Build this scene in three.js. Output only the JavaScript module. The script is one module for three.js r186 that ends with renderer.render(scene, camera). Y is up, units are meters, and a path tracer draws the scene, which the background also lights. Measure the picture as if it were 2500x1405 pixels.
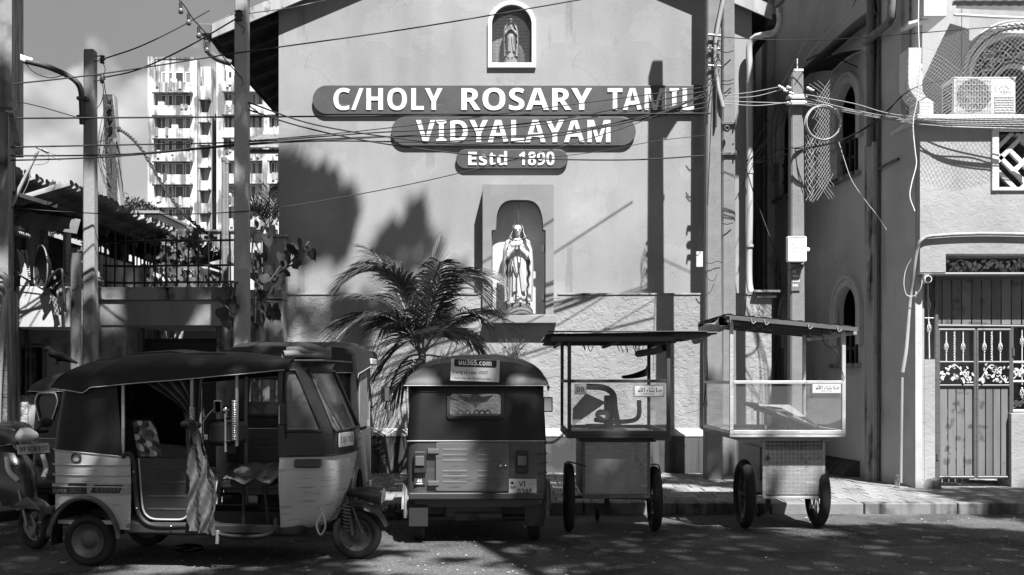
import * as THREE from 'three';
import { mergeGeometries, mergeVertices, toCreasedNormals } from 'three/addons/utils/BufferGeometryUtils.js';
import { RoundedBoxGeometry } from 'three/addons/geometries/RoundedBoxGeometry.js';
import { MarchingCubes } from 'three/addons/objects/MarchingCubes.js';
import { TextGeometry } from 'three/addons/geometries/TextGeometry.js';
import { FontLoader } from 'three/addons/loaders/FontLoader.js';
import { Brush, Evaluator, SUBTRACTION } from 'three-bvh-csg';

// ---------------------------------------------------------------- camera, sky, sun, exposure
const scene = new THREE.Scene();
const F = 2600, CX = 1250, CY = 930, EYE = 1.455;            // lens of the photograph, in its own pixels
const camera = new THREE.PerspectiveCamera(2 * Math.atan(1405 / 2 / F) * 180 / Math.PI, 2500 / 1405, 0.1, 2000);
camera.position.set(0, EYE, 0);
camera.lookAt(0, EYE, -1);
camera.setViewOffset(2500, 1405, 0, 1405 / 2 - CY, 2500, 1405);   // a shifted lens keeps the uprights upright

const SUN = new THREE.Vector3(0.42, 1.7, 1).normalize();
const sun = new THREE.DirectionalLight(0xffffff, 5);
sun.color.setRGB(1, 1, 1);
sun.position.copy(SUN).multiplyScalar(60); sun.target.position.set(0, 0, -12);
sun.position.add(sun.target.position);
sun.castShadow = true; sun.shadow.mapSize.set(4096, 4096);
Object.assign(sun.shadow.camera, { left: -20, right: 20, top: 22, bottom: -22, near: 1, far: 140 });
scene.add(sun, sun.target);

// ---------------------------------------------------------------- noise
function rng(seed) { let s = seed >>> 0; return () => { s = (s + 0x6D2B79F5) >>> 0; let t = s; t = Math.imul(t ^ (t >>> 15), t | 1); t ^= t + Math.imul(t ^ (t >>> 7), t | 61); return ((t ^ (t >>> 14)) >>> 0) / 4294967296; }; }
const hash = (x, y, s) => { let h = Math.imul(x, 374761393) + Math.imul(y, 668265263) + Math.imul(s, 1274126177); h = Math.imul(h ^ (h >>> 13), 1274126177); return ((h ^ (h >>> 16)) >>> 0) / 4294967296; };
const sm = (t) => t * t * (3 - 2 * t), clamp = (v, a = 0, b = 1) => Math.min(b, Math.max(a, v)), lerp = (a, b, t) => a + (b - a) * t;
const step = (a, b, v) => sm(clamp((v - a) / (b - a)));
function vn(u, v, px, py, s) {                                // value noise that repeats after px, py cells
  const x = u * px, y = v * py, i = Math.floor(x), j = Math.floor(y), a = sm(x - i), b = sm(y - j);
  const h = (p, q) => hash(((p % px) + px) % px, ((q % py) + py) % py, s);
  return lerp(lerp(h(i, j), h(i + 1, j), a), lerp(h(i, j + 1), h(i + 1, j + 1), a), b);
}
function fbm(u, v, p, s, o = 5, py = p) { let r = 0, a = 0.5, n = 0; for (let k = 0; k < o; k++) { r += a * vn(u, v, p << k, py << k, s + k); n += a; a *= 0.5; } return r / n; }

{ // the sky: smooth grey air with a bank of cumulus low down
  const w = 2048, h = 1024, d = new Float32Array(w * h * 4);
  for (let j = 0; j < h; j++) for (let i = 0; i < w; i++) {
    const u = (i + 0.5) / w, v = (j + 0.5) / h, el = (v - 0.5) * 180;
    let g = lerp(0.135, 0.105, step(2, 45, el));
    if (el > -1) {
    g *= 0.94 + 0.12 * fbm(u, v, 24, 5, 4, 12);
    const n = el < 40 ? fbm(u, v, 84, 11, 6, 52) : 0, top = 18.5 + 5 * (vn(u, 0.3, 40, 1, 21) - 0.5) + 3 * (vn(u, 0.3, 130, 1, 23) - 0.5);
    const bank = step(top + 3, top - 5, el) * step(-2, 3, el), bias = lerp(-0.25, 0.05, bank) + 0.05 * Math.exp(-(((u - 0.186) / 0.03) ** 2)) * bank;
    const c = step(0.475, 0.535, n + bias);
    g = lerp(g, 0.175 + 0.13 * step(0.3, 0.72, fbm(u, v + 0.006, 120, 31, 4, 90)) + 0.05 * step(0.5, 0.62, n + bias), c * 0.9);
    const wisp = step(0.5, 0.85, fbm(u, v, 10, 44, 5, 30)) * 0.3; g = lerp(g, 0.17, wisp * step(0, 10, el) * (1 - step(40, 70, el)));
    } else g = 0.05;
    const o = (j * w + i) * 4; d[o] = g; d[o + 1] = g; d[o + 2] = g; d[o + 3] = 1;
  }
  const t = new THREE.DataTexture(d, w, h, THREE.RGBAFormat, THREE.FloatType);
  t.mapping = THREE.EquirectangularReflectionMapping; t.magFilter = t.minFilter = THREE.LinearFilter; t.wrapS = THREE.RepeatWrapping; t.needsUpdate = true;
  scene.background = t; scene.environment = t; scene.backgroundIntensity = 1; scene.environmentIntensity = 1;
}
const renderer = new THREE.WebGLRenderer({ antialias: true });
renderer.toneMapping = THREE.LinearToneMapping; renderer.toneMappingExposure = 2.5;
renderer.shadowMap.enabled = true; renderer.shadowMap.type = THREE.PCFSoftShadowMap;

// ---------------------------------------------------------------- textures (grey, computed)
const toS = (l) => 255 * (l <= 0.0031308 ? 12.92 * l : 1.055 * Math.pow(l, 1 / 2.4) - 0.055);
const TX = {};
function tex(name, n, size, fn) {                              // fn(u, v) -> linear reflectance factor 0..1; size in metres
  const d = new Uint8Array(n * n * 4);
  for (let j = 0; j < n; j++) for (let i = 0; i < n; i++) { const g = Math.round(toS(clamp(fn((i + 0.5) / n, (j + 0.5) / n)))), o = (j * n + i) * 4; d[o] = d[o + 1] = d[o + 2] = g; d[o + 3] = 255; }
  const t = new THREE.DataTexture(d, n, n); t.colorSpace = THREE.SRGBColorSpace; t.wrapS = t.wrapT = THREE.RepeatWrapping; t.magFilter = THREE.LinearFilter; t.minFilter = THREE.LinearMipmapLinearFilter; t.generateMipmaps = true;
  t.repeat.set(1 / size, 1 / size); t.needsUpdate = true;
  const b = t.clone(); b.colorSpace = THREE.NoColorSpace; b.needsUpdate = true;
  TX[name] = t; TX[name + 'B'] = b;
}
const spots = (u, v, p, s, k) => step(k, k + 0.06, vn(u, v, p, p, s));
tex('plaster', 1024, 4, (u, v) => 0.74 - 0.1 * step(0.978, 0.995, 1 - Math.abs(2 * fbm(u, v, 5, 211, 6) - 1)) * step(0.5, 0.62, fbm(u, v, 5, 215, 3)) - 0.16 * step(0.56, 0.74, fbm(u, v, 50, 217, 3, 3)) * step(0.45, 0.6, fbm(u, v, 4, 219, 3)) + 0.2 * (fbm(u, v, 4, 1, 5) - 0.5) * 2 + 0.1 * step(0.55, 0.58, fbm(u, v, 6, 221, 5)) * 0.6 + 0.10 * (fbm(u, v, 24, 9, 2, 2) - 0.5) + 0.10 * (vn(u, v, 400, 400, 3) - 0.5) - 0.28 * spots(u, v, 90, 17, 0.965) + 0.1 * spots(u, v, 70, 19, 0.95) * fbm(u, v, 20, 3, 3));
tex('grime', 1024, 3, (u, v) => { const b = fbm(u, v, 4, 41, 6), s = fbm(u, v, 40, 47, 3, 3); return 0.78 - 0.55 * step(0.48, 0.75, b * 0.55 + s * 0.45 + 0.06) - 0.35 * step(0.55, 0.72, fbm(u, v, 9, 53, 5)) + 0.12 * (vn(u, v, 300, 300, 5) - 0.5); });
tex('concrete', 512, 0.6, (u, v) => 0.66 + 0.22 * (fbm(u, v, 5, 61, 4) - 0.5) + 0.24 * (vn(u, v, 128, 128, 63) - 0.5) + 0.2 * (vn(u, v, 256, 256, 64) - 0.5) - 0.35 * spots(u, v, 60, 66, 0.93));
tex('mossy', 512, 1.2, (u, v) => 0.78 - 0.66 * step(0.45, 0.56, fbm(u, v, 4, 71, 5, 2)) + 0.25 * (vn(u, v, 128, 128, 72) - 0.5));
tex('asphalt', 1024, 4, (u, v) => { const p = fbm(u, v, 4, 81, 6), a = vn(u, v, 512, 512, 82), b = vn(u, v, 380, 380, 84); return 0.36 + 0.6 * (p - 0.5) - 0.14 * step(0.56, 0.6, fbm(u, v, 5, 88, 4)) + 0.42 * (a - 0.5) + 1.1 * Math.pow(b, 6) - 0.16 * step(0.6, 0.68, fbm(u, v, 9, 86, 5)) + 0.5 * spots(u, v, 110, 87, 0.975); });
tex('stucco', 1024, 1.15, (u, v) => { const w = 0.012 * fbm(u, v, 14, 101, 3), n = fbm(u + w, v - w, 14, 102, 4, 18), r = 1 - Math.abs(2 * fbm(u - w, v, 11, 103, 4) - 1); return 0.35 + 0.5 * step(0.44, 0.54, n) + 0.35 * step(0.82, 0.97, r) - 0.1 + 0.1 * vn(u, v, 200, 200, 4); });
tex('cloth', 512, 0.6, (u, v) => 0.72 + 0.3 * (fbm(u, v, 5, 111, 5) - 0.5) + 0.25 * (vn(u, v, 256, 256, 112) - 0.5) + 0.25 * step(0.86, 0.97, vn(u, v, 120, 120, 113)));
tex('worn', 1024, 1.1, (u, v) => { const b = fbm(u, v, 5, 121, 6), sc = fbm(u, v, 6, 122, 5, 90); return 0.80 + 0.2 * (fbm(u, v, 3, 125, 4) - 0.5) - 0.6 * step(0.66, 0.74, b) - 0.28 * step(0.66, 0.74, sc) - 0.5 * spots(u, v, 40, 124, 0.965); });
tex('scuff', 512, 0.7, (u, v) => 0.7 + 0.35 * (fbm(u, v, 4, 131, 5) - 0.5) + 0.3 * step(0.66, 0.78, fbm(u, v, 5, 132, 5, 40)) - 0.2 * step(0.7, 0.8, fbm(u, v, 8, 134, 4)));
tex('rough', 512, 0.7, (u, v) => 0.45 + 0.9 * (fbm(u, v, 4, 141, 6) - 0.5));
tex('paver', 512, 0.5, (u, v) => 0.7 + 0.3 * (fbm(u, v, 5, 151, 4) - 0.5) + 0.3 * (vn(u, v, 200, 200, 152) - 0.5) - 0.3 * spots(u, v, 40, 153, 0.93));
tex('tread', 512, 0.16, (u, v) => { // raised bars in a basket weave
  const n = 4, x = u * n, y = v * n, i = Math.floor(x), j = Math.floor(y), fx = x - i - 0.5, fy = y - j - 0.5, q = (i + j) % 2, a = (fx + fy) * 0.707, b = (fx - fy) * 0.707, l = q ? a : b, c = q ? b : a;
  const k = Math.abs(((c * 7 + 10.5) % 1) - 0.5); return 0.35 + 0.6 * (Math.abs(l) < 0.33 && Math.abs(c) < 0.36 ? step(0.38, 0.14, k) : 0); });
tex('foliage', 256, 0.7, (u, v) => 0.6 + 0.5 * (fbm(u, v, 6, 161, 4) - 0.5));
tex('streak', 512, 1.3, (u, v) => 0.7 + 0.35 * (fbm(u, v, 26, 171, 4, 2) - 0.5) + 0.2 * (fbm(u, v, 5, 172, 4) - 0.5) - 0.35 * step(0.64, 0.76, fbm(u, v, 9, 173, 4)));

// ---------------------------------------------------------------- materials
const mats = new Map();
function mat(g, r = 0.8, t = null, o = {}) {                   // grey reflectance, roughness, texture, extras
  const key = [g, r, t, JSON.stringify(o)].join('|'); if (mats.has(key)) return mats.get(key);
  const { b, bs = 0.003, phys, rt, ...rest } = o;
  const m = phys || rest.transmission || rest.clearcoat || rest.sheen ? new THREE.MeshPhysicalMaterial() : new THREE.MeshStandardMaterial();
  m.color.setRGB(g, g, g); m.roughness = r; m.metalness = 0; m.side = THREE.DoubleSide;
  if (t) m.map = TX[t];
  if (b) { m.bumpMap = TX[b + 'B']; m.bumpScale = bs; }
  if (rt) m.roughnessMap = TX[rt + 'B'];
  Object.assign(m, rest); mats.set(key, m); return m;
}
const glass = mat(0.9, 0.04, null, { transmission: 1, thickness: 0, ior: 1.5 });
const dustyGlass = mat(0.8, 0.16, 'scuff', { transmission: 0.86, thickness: 0, ior: 1.45 });
const BLACK = mat(0.012, 0.75), RUBBER = mat(0.018, 0.85, 'cloth'), WIRE = mat(0.012, 0.7), CHROME = mat(0.6, 0.18, null, { metalness: 1 }), STEEL = mat(0.42, 0.38, 'scuff', { metalness: 0.9 });

// ---------------------------------------------------------------- geometry helpers
const V = (x, y, z) => new THREE.Vector3(x, y, z);
const wx = (px, d) => (px - CX) * d / F, wy = (py, d) => EYE - (py - CY) * d / F;
const W = (px, py, d) => V(wx(px, d), wy(py, d), -d);          // a point of the place: seen at px, py, standing d metres away
function flat(g) { let q = g.index ? g.toNonIndexed() : g; if (!q.attributes.normal) q.computeVertexNormals(); if (!q.attributes.uv) q.setAttribute('uv', new THREE.BufferAttribute(new Float32Array(q.attributes.position.count * 2), 2)); for (const k of Object.keys(q.attributes)) if (!['position', 'normal', 'uv'].includes(k)) q.deleteAttribute(k); q.morphAttributes = {}; return q; }
const mg = (l) => { const a = l.flat(Infinity).map(flat); return a.length === 1 ? a[0] : mergeGeometries(a); };
function metreUV(g) {
  const p = g.attributes.position.array, n = p.length / 9, uv = new Float32Array(n * 6);
  for (let i = 0; i < n; i++) {
    const o = i * 9, ax = p[o + 3] - p[o], ay = p[o + 4] - p[o + 1], az = p[o + 5] - p[o + 2], bx = p[o + 6] - p[o], by = p[o + 7] - p[o + 1], bz = p[o + 8] - p[o + 2];
    const nx = Math.abs(ay * bz - az * by), ny = Math.abs(az * bx - ax * bz), nz = Math.abs(ax * by - ay * bx);
    for (let k = 0; k < 3; k++) { const q = o + k * 3, X = p[q], Y = p[q + 1], Z = p[q + 2], e = i * 6 + k * 2;
      if (nz >= nx && nz >= ny) { uv[e] = X; uv[e + 1] = Y; } else if (nx >= ny) { uv[e] = Z; uv[e + 1] = Y; } else { uv[e] = X; uv[e + 1] = Z; } }
  }
  g.setAttribute('uv', new THREE.BufferAttribute(uv, 2)); return g;
}
const taken = new Map();
function numbered(n) { const k = taken.get(n) || 0; taken.set(n, k + 1); return k ? n + '_' + String(k).padStart(3, '0') : n; }
function mk(name, geos, m, parent = scene, o = {}) {           // ONE named mesh under parent
  const g = mg(Array.isArray(geos) ? geos : [geos]); if (!o.uv) metreUV(g);
  const e = new THREE.Mesh(g, m); e.castShadow = e.receiveShadow = true;
  e.name = parent === scene ? numbered(name) : name; if (o.at) e.position.copy(o.at); if (o.label) e.userData.label = o.label; if (o.kind) e.userData.kind = o.kind;
  parent.add(e); return e;
}
function sub(name, parent) { const e = new THREE.Group(); e.name = name; parent.add(e); return e; }
function tag(o, label, category, group) { o.userData.label = label; o.userData.category = category; if (group) o.userData.group = group; return o; }
function thing(name, label, category, at = V(0, 0, 0), turn = 0, group) { const o = new THREE.Group(); o.name = numbered(name); o.position.copy(at); o.rotation.y = turn; scene.add(o); return tag(o, label, category, group); }
function struct(o) { o.userData.kind = 'structure'; return o; }
const mv = (g, x, y, z) => g.translate(x, y, z);
const box = (x0, x1, y0, y1, z0, z1) => mv(new THREE.BoxGeometry(Math.abs(x1 - x0), Math.abs(y1 - y0), Math.abs(z1 - z0)), (x0 + x1) / 2, (y0 + y1) / 2, (z0 + z1) / 2);
const rbox = (x0, x1, y0, y1, z0, z1, r = 0.01, s = 2) => mv(new RoundedBoxGeometry(Math.abs(x1 - x0), Math.abs(y1 - y0), Math.abs(z1 - z0), s, r), (x0 + x1) / 2, (y0 + y1) / 2, (z0 + z1) / 2);
function bar(p, q, r, n = 8, r2 = r) { const d = q.clone().sub(p), g = new THREE.CylinderGeometry(r2, r, d.length(), n); g.applyQuaternion(new THREE.Quaternion().setFromUnitVectors(V(0, 1, 0), d.clone().normalize())); return g.translate((p.x + q.x) / 2, (p.y + q.y) / 2, (p.z + q.z) / 2); }
function beam(p, q, w, h, up = V(0, 1, 0)) { const d = q.clone().sub(p), L = d.length(), z = d.normalize(), x = up.clone().cross(z).normalize(), y = z.clone().cross(x); const g = new THREE.BoxGeometry(w, h, L); g.applyMatrix4(new THREE.Matrix4().makeBasis(x, y, z).setPosition((p.x + q.x) / 2, (p.y + q.y) / 2, (p.z + q.z) / 2)); return g; }
const tube = (pts, r, n = 24, m = 6, closed = false) => new THREE.TubeGeometry(new THREE.CatmullRomCurve3(pts, closed, 'centripetal'), n, r, m, closed);
function shp(pts) { const s = new THREE.Shape(); pts.forEach(([x, y], i) => (i ? s.lineTo(x, y) : s.moveTo(x, y))); s.closePath(); return s; }
const ext = (s, depth, bevel = 0, seg = 12) => new THREE.ExtrudeGeometry(s, { depth, bevelEnabled: bevel > 0, bevelThickness: bevel, bevelSize: bevel, bevelOffset: -bevel, bevelSegments: 2, curveSegments: seg });
const prismX = (pts, xa, xb, bevel = 0) => ext(shp(pts.map(([z, y]) => [-z, y])), xb - xa, bevel).rotateY(Math.PI / 2).translate(xa, 0, 0);   // profile in z, y drawn out along x
function rrect(x0, x1, y0, y1, r, S = THREE.Shape) { const s = new S(); s.moveTo(x0 + r, y0); s.lineTo(x1 - r, y0); s.absarc(x1 - r, y0 + r, r, -Math.PI / 2, 0); s.lineTo(x1, y1 - r); s.absarc(x1 - r, y1 - r, r, 0, Math.PI / 2); s.lineTo(x0 + r, y1); s.absarc(x0 + r, y1 - r, r, Math.PI / 2, Math.PI); s.lineTo(x0, y0 + r); s.absarc(x0 + r, y0 + r, r, Math.PI, 1.5 * Math.PI); return s; }
function arch(x0, x1, y0, y1, S = THREE.Shape) { const r = (x1 - x0) / 2, s = new S(); s.moveTo(x0, y0); s.lineTo(x1, y0); s.lineTo(x1, y1 - r); s.absarc(x0 + r, y1 - r, r, 0, Math.PI); s.lineTo(x0, y0); return s; }
function sheet(us, vs, fn, skip) {                              // a grid surface; skip(i, j) leaves an opening
  const P = [], I = [], UV = [];
  for (let j = 0; j < vs.length; j++) for (let i = 0; i < us.length; i++) { const q = fn(us[i], vs[j]); P.push(q.x, q.y, q.z); UV.push(us[i], vs[j]); }
  for (let j = 0; j + 1 < vs.length; j++) for (let i = 0; i + 1 < us.length; i++) { if (skip && skip(i, j)) continue; const a = j * us.length + i; I.push(a, a + 1, a + us.length, a + 1, a + us.length + 1, a + us.length); }
  const g = new THREE.BufferGeometry(); g.setAttribute('position', new THREE.Float32BufferAttribute(P, 3)); g.setAttribute('uv', new THREE.Float32BufferAttribute(UV, 2)); g.setIndex(I); g.computeVertexNormals(); return g;
}
const lin = (a, b, n) => Array.from({ length: n + 1 }, (_, i) => a + (b - a) * i / n);
const lathe = (pts, n = 24) => new THREE.LatheGeometry(pts.map(([x, y]) => new THREE.Vector2(x, y)), n);
const ball = (x, y, z, r, n = 10) => mv(new THREE.SphereGeometry(r, n, Math.max(6, n * 0.7 | 0)), x, y, z);
function blob(caps, lo, hi, N = 40, k = 0.03) {                 // one smooth body out of tapered capsules [ax,ay,az,ra,bx,by,bz,rb]
  const mc = new MarchingCubes(N, new THREE.MeshBasicMaterial(), false, false, 60000), hx = hi.clone().sub(lo).multiplyScalar(0.5), c = hi.clone().add(lo).multiplyScalar(0.5), f = mc.field, h = N / 2;
  for (let z = 0; z < N; z++) for (let y = 0; y < N; y++) for (let x = 0; x < N; x++) {
    const X = c.x + hx.x * (x - h) / h, Y = c.y + hx.y * (y - h) / h, Z = c.z + hx.z * (z - h) / h; let d = 1e3;
    for (const [ax, ay, az, ra, bx, by, bz, rb] of caps) {
      const ux = bx - ax, uy = by - ay, uz = bz - az, L = ux * ux + uy * uy + uz * uz, t = L ? clamp(((X - ax) * ux + (Y - ay) * uy + (Z - az) * uz) / L) : 0;
      const e = Math.hypot(X - ax - ux * t, Y - ay - uy * t, Z - az - uz * t) - lerp(ra, rb, t), m = clamp(0.5 + 0.5 * (d - e) / k);
      d = lerp(d, e, m) - k * m * (1 - m);
    }
    f[x + y * N + z * N * N] = -d;
  }
  mc.isolation = 0; mc.update();
  let g = new THREE.BufferGeometry(); g.setAttribute('position', new THREE.BufferAttribute(mc.positionArray.slice(0, mc.count * 3), 3));
  g.scale(hx.x, hx.y, hx.z); g.translate(c.x, c.y, c.z); g = mergeVertices(g, 1e-5); g.computeVertexNormals(); return g;
}
function print(w, h, px, draw, o = {}) {                        // flat print on a thin plate: canvas material + plane
  const c = document.createElement('canvas'); c.width = px; c.height = Math.round(px * h / w); const x = c.getContext('2d'); draw(x, c.width, c.height);
  const t = new THREE.CanvasTexture(c); t.colorSpace = THREE.SRGBColorSpace; t.anisotropy = 4;
  const m = new THREE.MeshStandardMaterial({ map: t, roughness: o.r ?? 0.6, side: THREE.DoubleSide }); return m;
}
const font = await new FontLoader().loadAsync('fonts/droid/droid_sans_bold.typeface.json');
// ---------------------------------------------------------------- the ground
struct(mk('ground', sheet(lin(-300, 300, 4), lin(-500, 60, 4), (x, z) => V(x, -0.03, z)), mat(0.10, 0.95, 'asphalt')));
struct(mk('road', sheet(lin(-40, 40, 8), lin(-11.62, 30, 8), (x, z) => V(x, 0, z)), mat(0.15, 0.88, 'asphalt', { b: 'asphalt', bs: 0.008 })));
const PAVE = 0.115;
const pavement = struct(mk('pavement', box(-40, 40, -0.1, PAVE - 0.022, -11.75, -18), mat(0.09, 0.95, 'concrete')));
{ // kerb stones along the road
  const kerb = sub('kerb', scene); struct(kerb); const m = [mat(0.27, 0.9, 'concrete', { b: 'concrete' }), mat(0.24, 0.9, 'grime')], r = rng(3);
  for (let x = -8.4; x < 9; x += 1.02) mk('kerb_stone', rbox(x + 0.006, x + 1.014, -0.05, PAVE + 0.004 + r() * 0.004, -11.6 + r() * 0.008, -11.76, 0.018), m[r() < 0.5 ? 0 : 1], kerb);
  // concrete pavers in running bond; those in view one by one, the hidden ones joined
  const tones = [0.24, 0.29, 0.34, 0.27, 0.2].map((g) => mat(g, 0.92, 'paver', { b: 'paver' })), pg = [0, 1, 2].map((k) => flat(rbox(-0.092, 0.092, -0.03, 0.004, -0.186, 0.186, 0.009 + 0.002 * k, 1)));
  pg.forEach((g) => metreUV(g)); const rest = []; let n = 0;
  for (let j = 0; j < 10; j++) for (let i = -42; i < 42; i++) {
    const x = (i + (j % 2) * 0.5) * 0.195 + 0.4, z = -11.96 - j * 0.385, px = CX + x * F / -z;
    const y = PAVE + (r() - 0.5) * 0.006, ry = (r() - 0.5) * 0.02, t = tones[r() * 5 | 0], k = r() * 3 | 0, tx = (r() - 0.5) * 0.012;
    const seen = (px > 1330 && px < 1385) || (px > 1600 && px < 2460) || (px > 920 && px < 985);
    if (seen && n < 300 && !(z < -15.3)) { n++; const e = new THREE.Mesh(pg[k], t); e.name = 'paver'; e.position.set(x, y, z); e.rotation.set(tx, ry, 0); e.castShadow = e.receiveShadow = true; pavement.add(e); }
    else if (px > -80 && px < 2600) rest.push(pg[k].clone().rotateY(ry).translate(x, y, z));
  }
  mk('paver_field', rest, tones[0], pavement, { kind: 'stuff' });
}
// ---------------------------------------------------------------- the school gable
const DU = 15.9, DL = 15.65, ZU = -DU, ZL = -DL;
{
  const b = thing('school_building', 'plastered school gable with raised white lettering, two statue niches and tiled eaves', 'building', V(0, 0, ZU));
  const plaster = mat(0.325, 0.9, 'plaster', { b: 'plaster', bs: 0.012 }), x0 = wx(680, DU), x1 = wx(1836, DU), yl = wy(718, DL);
  // upper wall: one slab with the two niche openings
  const eaveY = 6.6, ridgeY = 8.5, s = shp([[x0, 0.2], [x1, 0.2], [x1, 6.98], [0.05, ridgeY - 0.02], [x0, 7.0]]);
  const nx0 = wx(1201, DU), nx1 = wx(1298, DU), ny0 = wy(155, DU), ny1 = wy(14, DU); s.holes.push(arch(nx0, nx1, ny0, ny1, THREE.Path));
  const sx0 = wx(1196, DU), sx1 = wx(1336, DU), sy0 = wy(772, DU), sy1 = wy(470, DU); s.holes.push(rrect(sx0, sx1, sy0, sy1, 0.02, THREE.Path));
  mk('wall', ext(s, 0.2).translate(0, 0, -0.2), plaster, b);
  mk('side_wall', [box(x0, x0 + 0.25, 0, 6.95, -0.31, -10), box(x1 - 0.25, x1, 0, 6.9, -0.31, -10), box(x0, x1, 0, 6.4, -10, -10.25)], plaster, b);
  // lower wall in rough stucco with a slim top ledge, dark painted plinth and sloped coping
  const stuc = mat(0.34, 0.92, 'plaster', { b: 'stucco', bs: 0.012 });
  const lx0 = wx(682, DL), lx1 = wx(1884, DL), dz = DU - DL;
  const ls = shp([[lx0, 0.1], [lx1, 0.1], [lx1, yl - 0.02], [sx1, yl - 0.02], [sx1, sy0 - 0.03], [sx0, sy0 - 0.03], [sx0, yl - 0.02], [lx0, yl - 0.02]]);
  mk('lower_wall', ext(ls, dz + 0.6).translate(0, 0, -0.6), stuc, b);
  mk('ledge', [rbox(lx0 - 0.01, wx(1168, DL), yl - 0.02, yl + 0.012, -0.3, dz + 0.014, 0.01), rbox(wx(1362, DL), lx1 + 0.01, yl - 0.02, yl + 0.012, -0.3, dz + 0.014, 0.01)], mat(0.34, 0.95, 'grime'), b);
  mk('cornice', [rbox(wx(1838, DL), wx(1902, DL), yl + 0.013, yl + 0.05, -0.3, dz + 0.1, 0.008), rbox(wx(1846, DL), wx(1894, DL), yl - 0.06, yl - 0.021, 0, dz + 0.06, 0.008)], mat(0.32, 0.95, 'grime'), b);
  const pz = DU - 15.4, py = wy(1066, 15.4), pc = wy(1046, DL);
  mk('plinth', box(lx0, lx1, PAVE - 0.05, py, 0.26, pz), mat(0.10, 0.85, 'grime', { b: 'plaster' }), b);
  mk('coping', prismX([[0.251, py], [pz + 0.01, py], [pz + 0.005, py + 0.02], [pz - 0.1, py + 0.05], [0.251, pc]], lx0, lx1), mat(0.55, 0.85, 'grime'), b);
  // upper niche: white border, recess, wire mesh
  const bw = 0.062; const fr = arch(nx0 - bw, nx1 + bw, ny0 - bw * 1.2, ny1 + bw); fr.holes.push(arch(nx0, nx1, ny0, ny1, THREE.Path));
  const rec = mk('niche_recess', [box(nx0 - 0.05, nx1 + 0.05, ny0 - 0.05, ny1 + 0.1, -0.23, -0.202)], mat(0.5, 0.9, 'grime'), b);
  mk('niche_border', ext(fr, 0.05, 0.006, 20).translate(0, 0, -0.01), mat(0.78, 0.7, 'plaster'), rec);
  const net = []; const cxn = (nx0 + nx1) / 2, rn = (nx1 - nx0) / 2, ys = ny1 - rn;
  for (let x = nx0 + 0.014; x < nx1; x += 0.021) net.push(box(x - 0.0016, x + 0.0016, ny0, ys + Math.sqrt(Math.max(0, rn * rn - (x - cxn) ** 2)), -0.043, -0.039));
  for (let y = ny0 + 0.014; y < ny1; y += 0.021) { const h = y < ys ? rn : Math.sqrt(Math.max(0, rn * rn - (y - ys) ** 2)); net.push(box(cxn - h, cxn + h, y - 0.0016, y + 0.0016, -0.038, -0.034)); }
  mk('wire_mesh', net, mat(0.10, 0.7), rec);
  // lower shrine: a box standing out of the wall with an arched opening, sill, glazed door on hinges
  const DF = 15.58, zf = DU - DF, bx0 = wx(1178, DF), bx1 = wx(1352, DF), by0 = wy(771, DF), by1 = wy(450, DF);
  const ox0 = wx(1200, DF), ox1 = wx(1332, DF), ax0 = wx(1210, DF), ax1 = wx(1326, DF), ay = wy(563, DF), at = wy(489, DF), oy = wy(768, DF);
  const hole = (S) => { const p = new S(); p.moveTo(ox0, oy); p.lineTo(ox1, oy); p.lineTo(ox1, ay); p.lineTo(ax1, ay + 0.01); p.bezierCurveTo(ax1, at + 0.04, ax1 - 0.2, at, (ax0 + ax1) / 2, at); p.bezierCurveTo(ax0 + 0.2, at, ax0, at + 0.04, ax0, ay + 0.01); p.lineTo(ox0, ay); p.closePath(); return p; };
  const os = shp([[bx0, by0], [bx1, by0], [bx1, by1], [bx0, by1]]); os.holes.push(hole(THREE.Path));
  const nb = mk('shrine_box', [ext(os, 0.05, 0.004, 20).translate(0, 0, zf - 0.05), box(bx0, bx0 + 0.05, by0, by1, -0.02, zf - 0.052), box(bx1 - 0.05, bx1, by0, by1, -0.02, zf - 0.052), box(bx0 + 0.05, bx1 - 0.05, by1 - 0.05, by1, -0.02, zf - 0.052)], mat(0.26, 0.9, 'plaster', { b: 'plaster' }), b);
  mk('shrine_lining', [box(bx0 + 0.02, bx1 - 0.02, by0, by1 - 0.06, -0.03, -0.012), box(bx0 + 0.051, bx0 + 0.06, by0, by1 - 0.06, -0.01, zf - 0.053), box(bx1 - 0.06, bx1 - 0.051, by0, by1 - 0.06, -0.01, zf - 0.053)], mat(0.80, 0.7, 'plaster'), nb);
  mk('shrine_sill', [rbox(bx0 + 0.02, bx1 + 0.04, wy(789, DF - 0.12), by0, -0.02, zf + 0.1, 0.008)], mat(0.3, 0.9, 'plaster'), nb);
  const fs = hole(THREE.Shape); const inner = new THREE.Path(hole(THREE.Shape).getPoints(24).map((p) => new THREE.Vector2(lerp((ox0 + ox1) / 2, p.x, 0.965), lerp((oy + at) / 2, p.y, 0.982)))); fs.holes.push(inner);
  mk('door_frame', [ext(fs, 0.02, 0, 24).translate(0, 0, zf - 0.09), box(-0.004 + (ox0 + ox1) / 2, 0.004 + (ox0 + ox1) / 2, wy(545, DF), at - 0.02, zf - 0.085, zf - 0.075)], mat(0.14, 0.4, null, { metalness: 0.6 }), nb);
  mk('door_glass', new THREE.ShapeGeometry(hole(THREE.Shape), 24).translate(0, 0, zf - 0.08), glass, nb);
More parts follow.
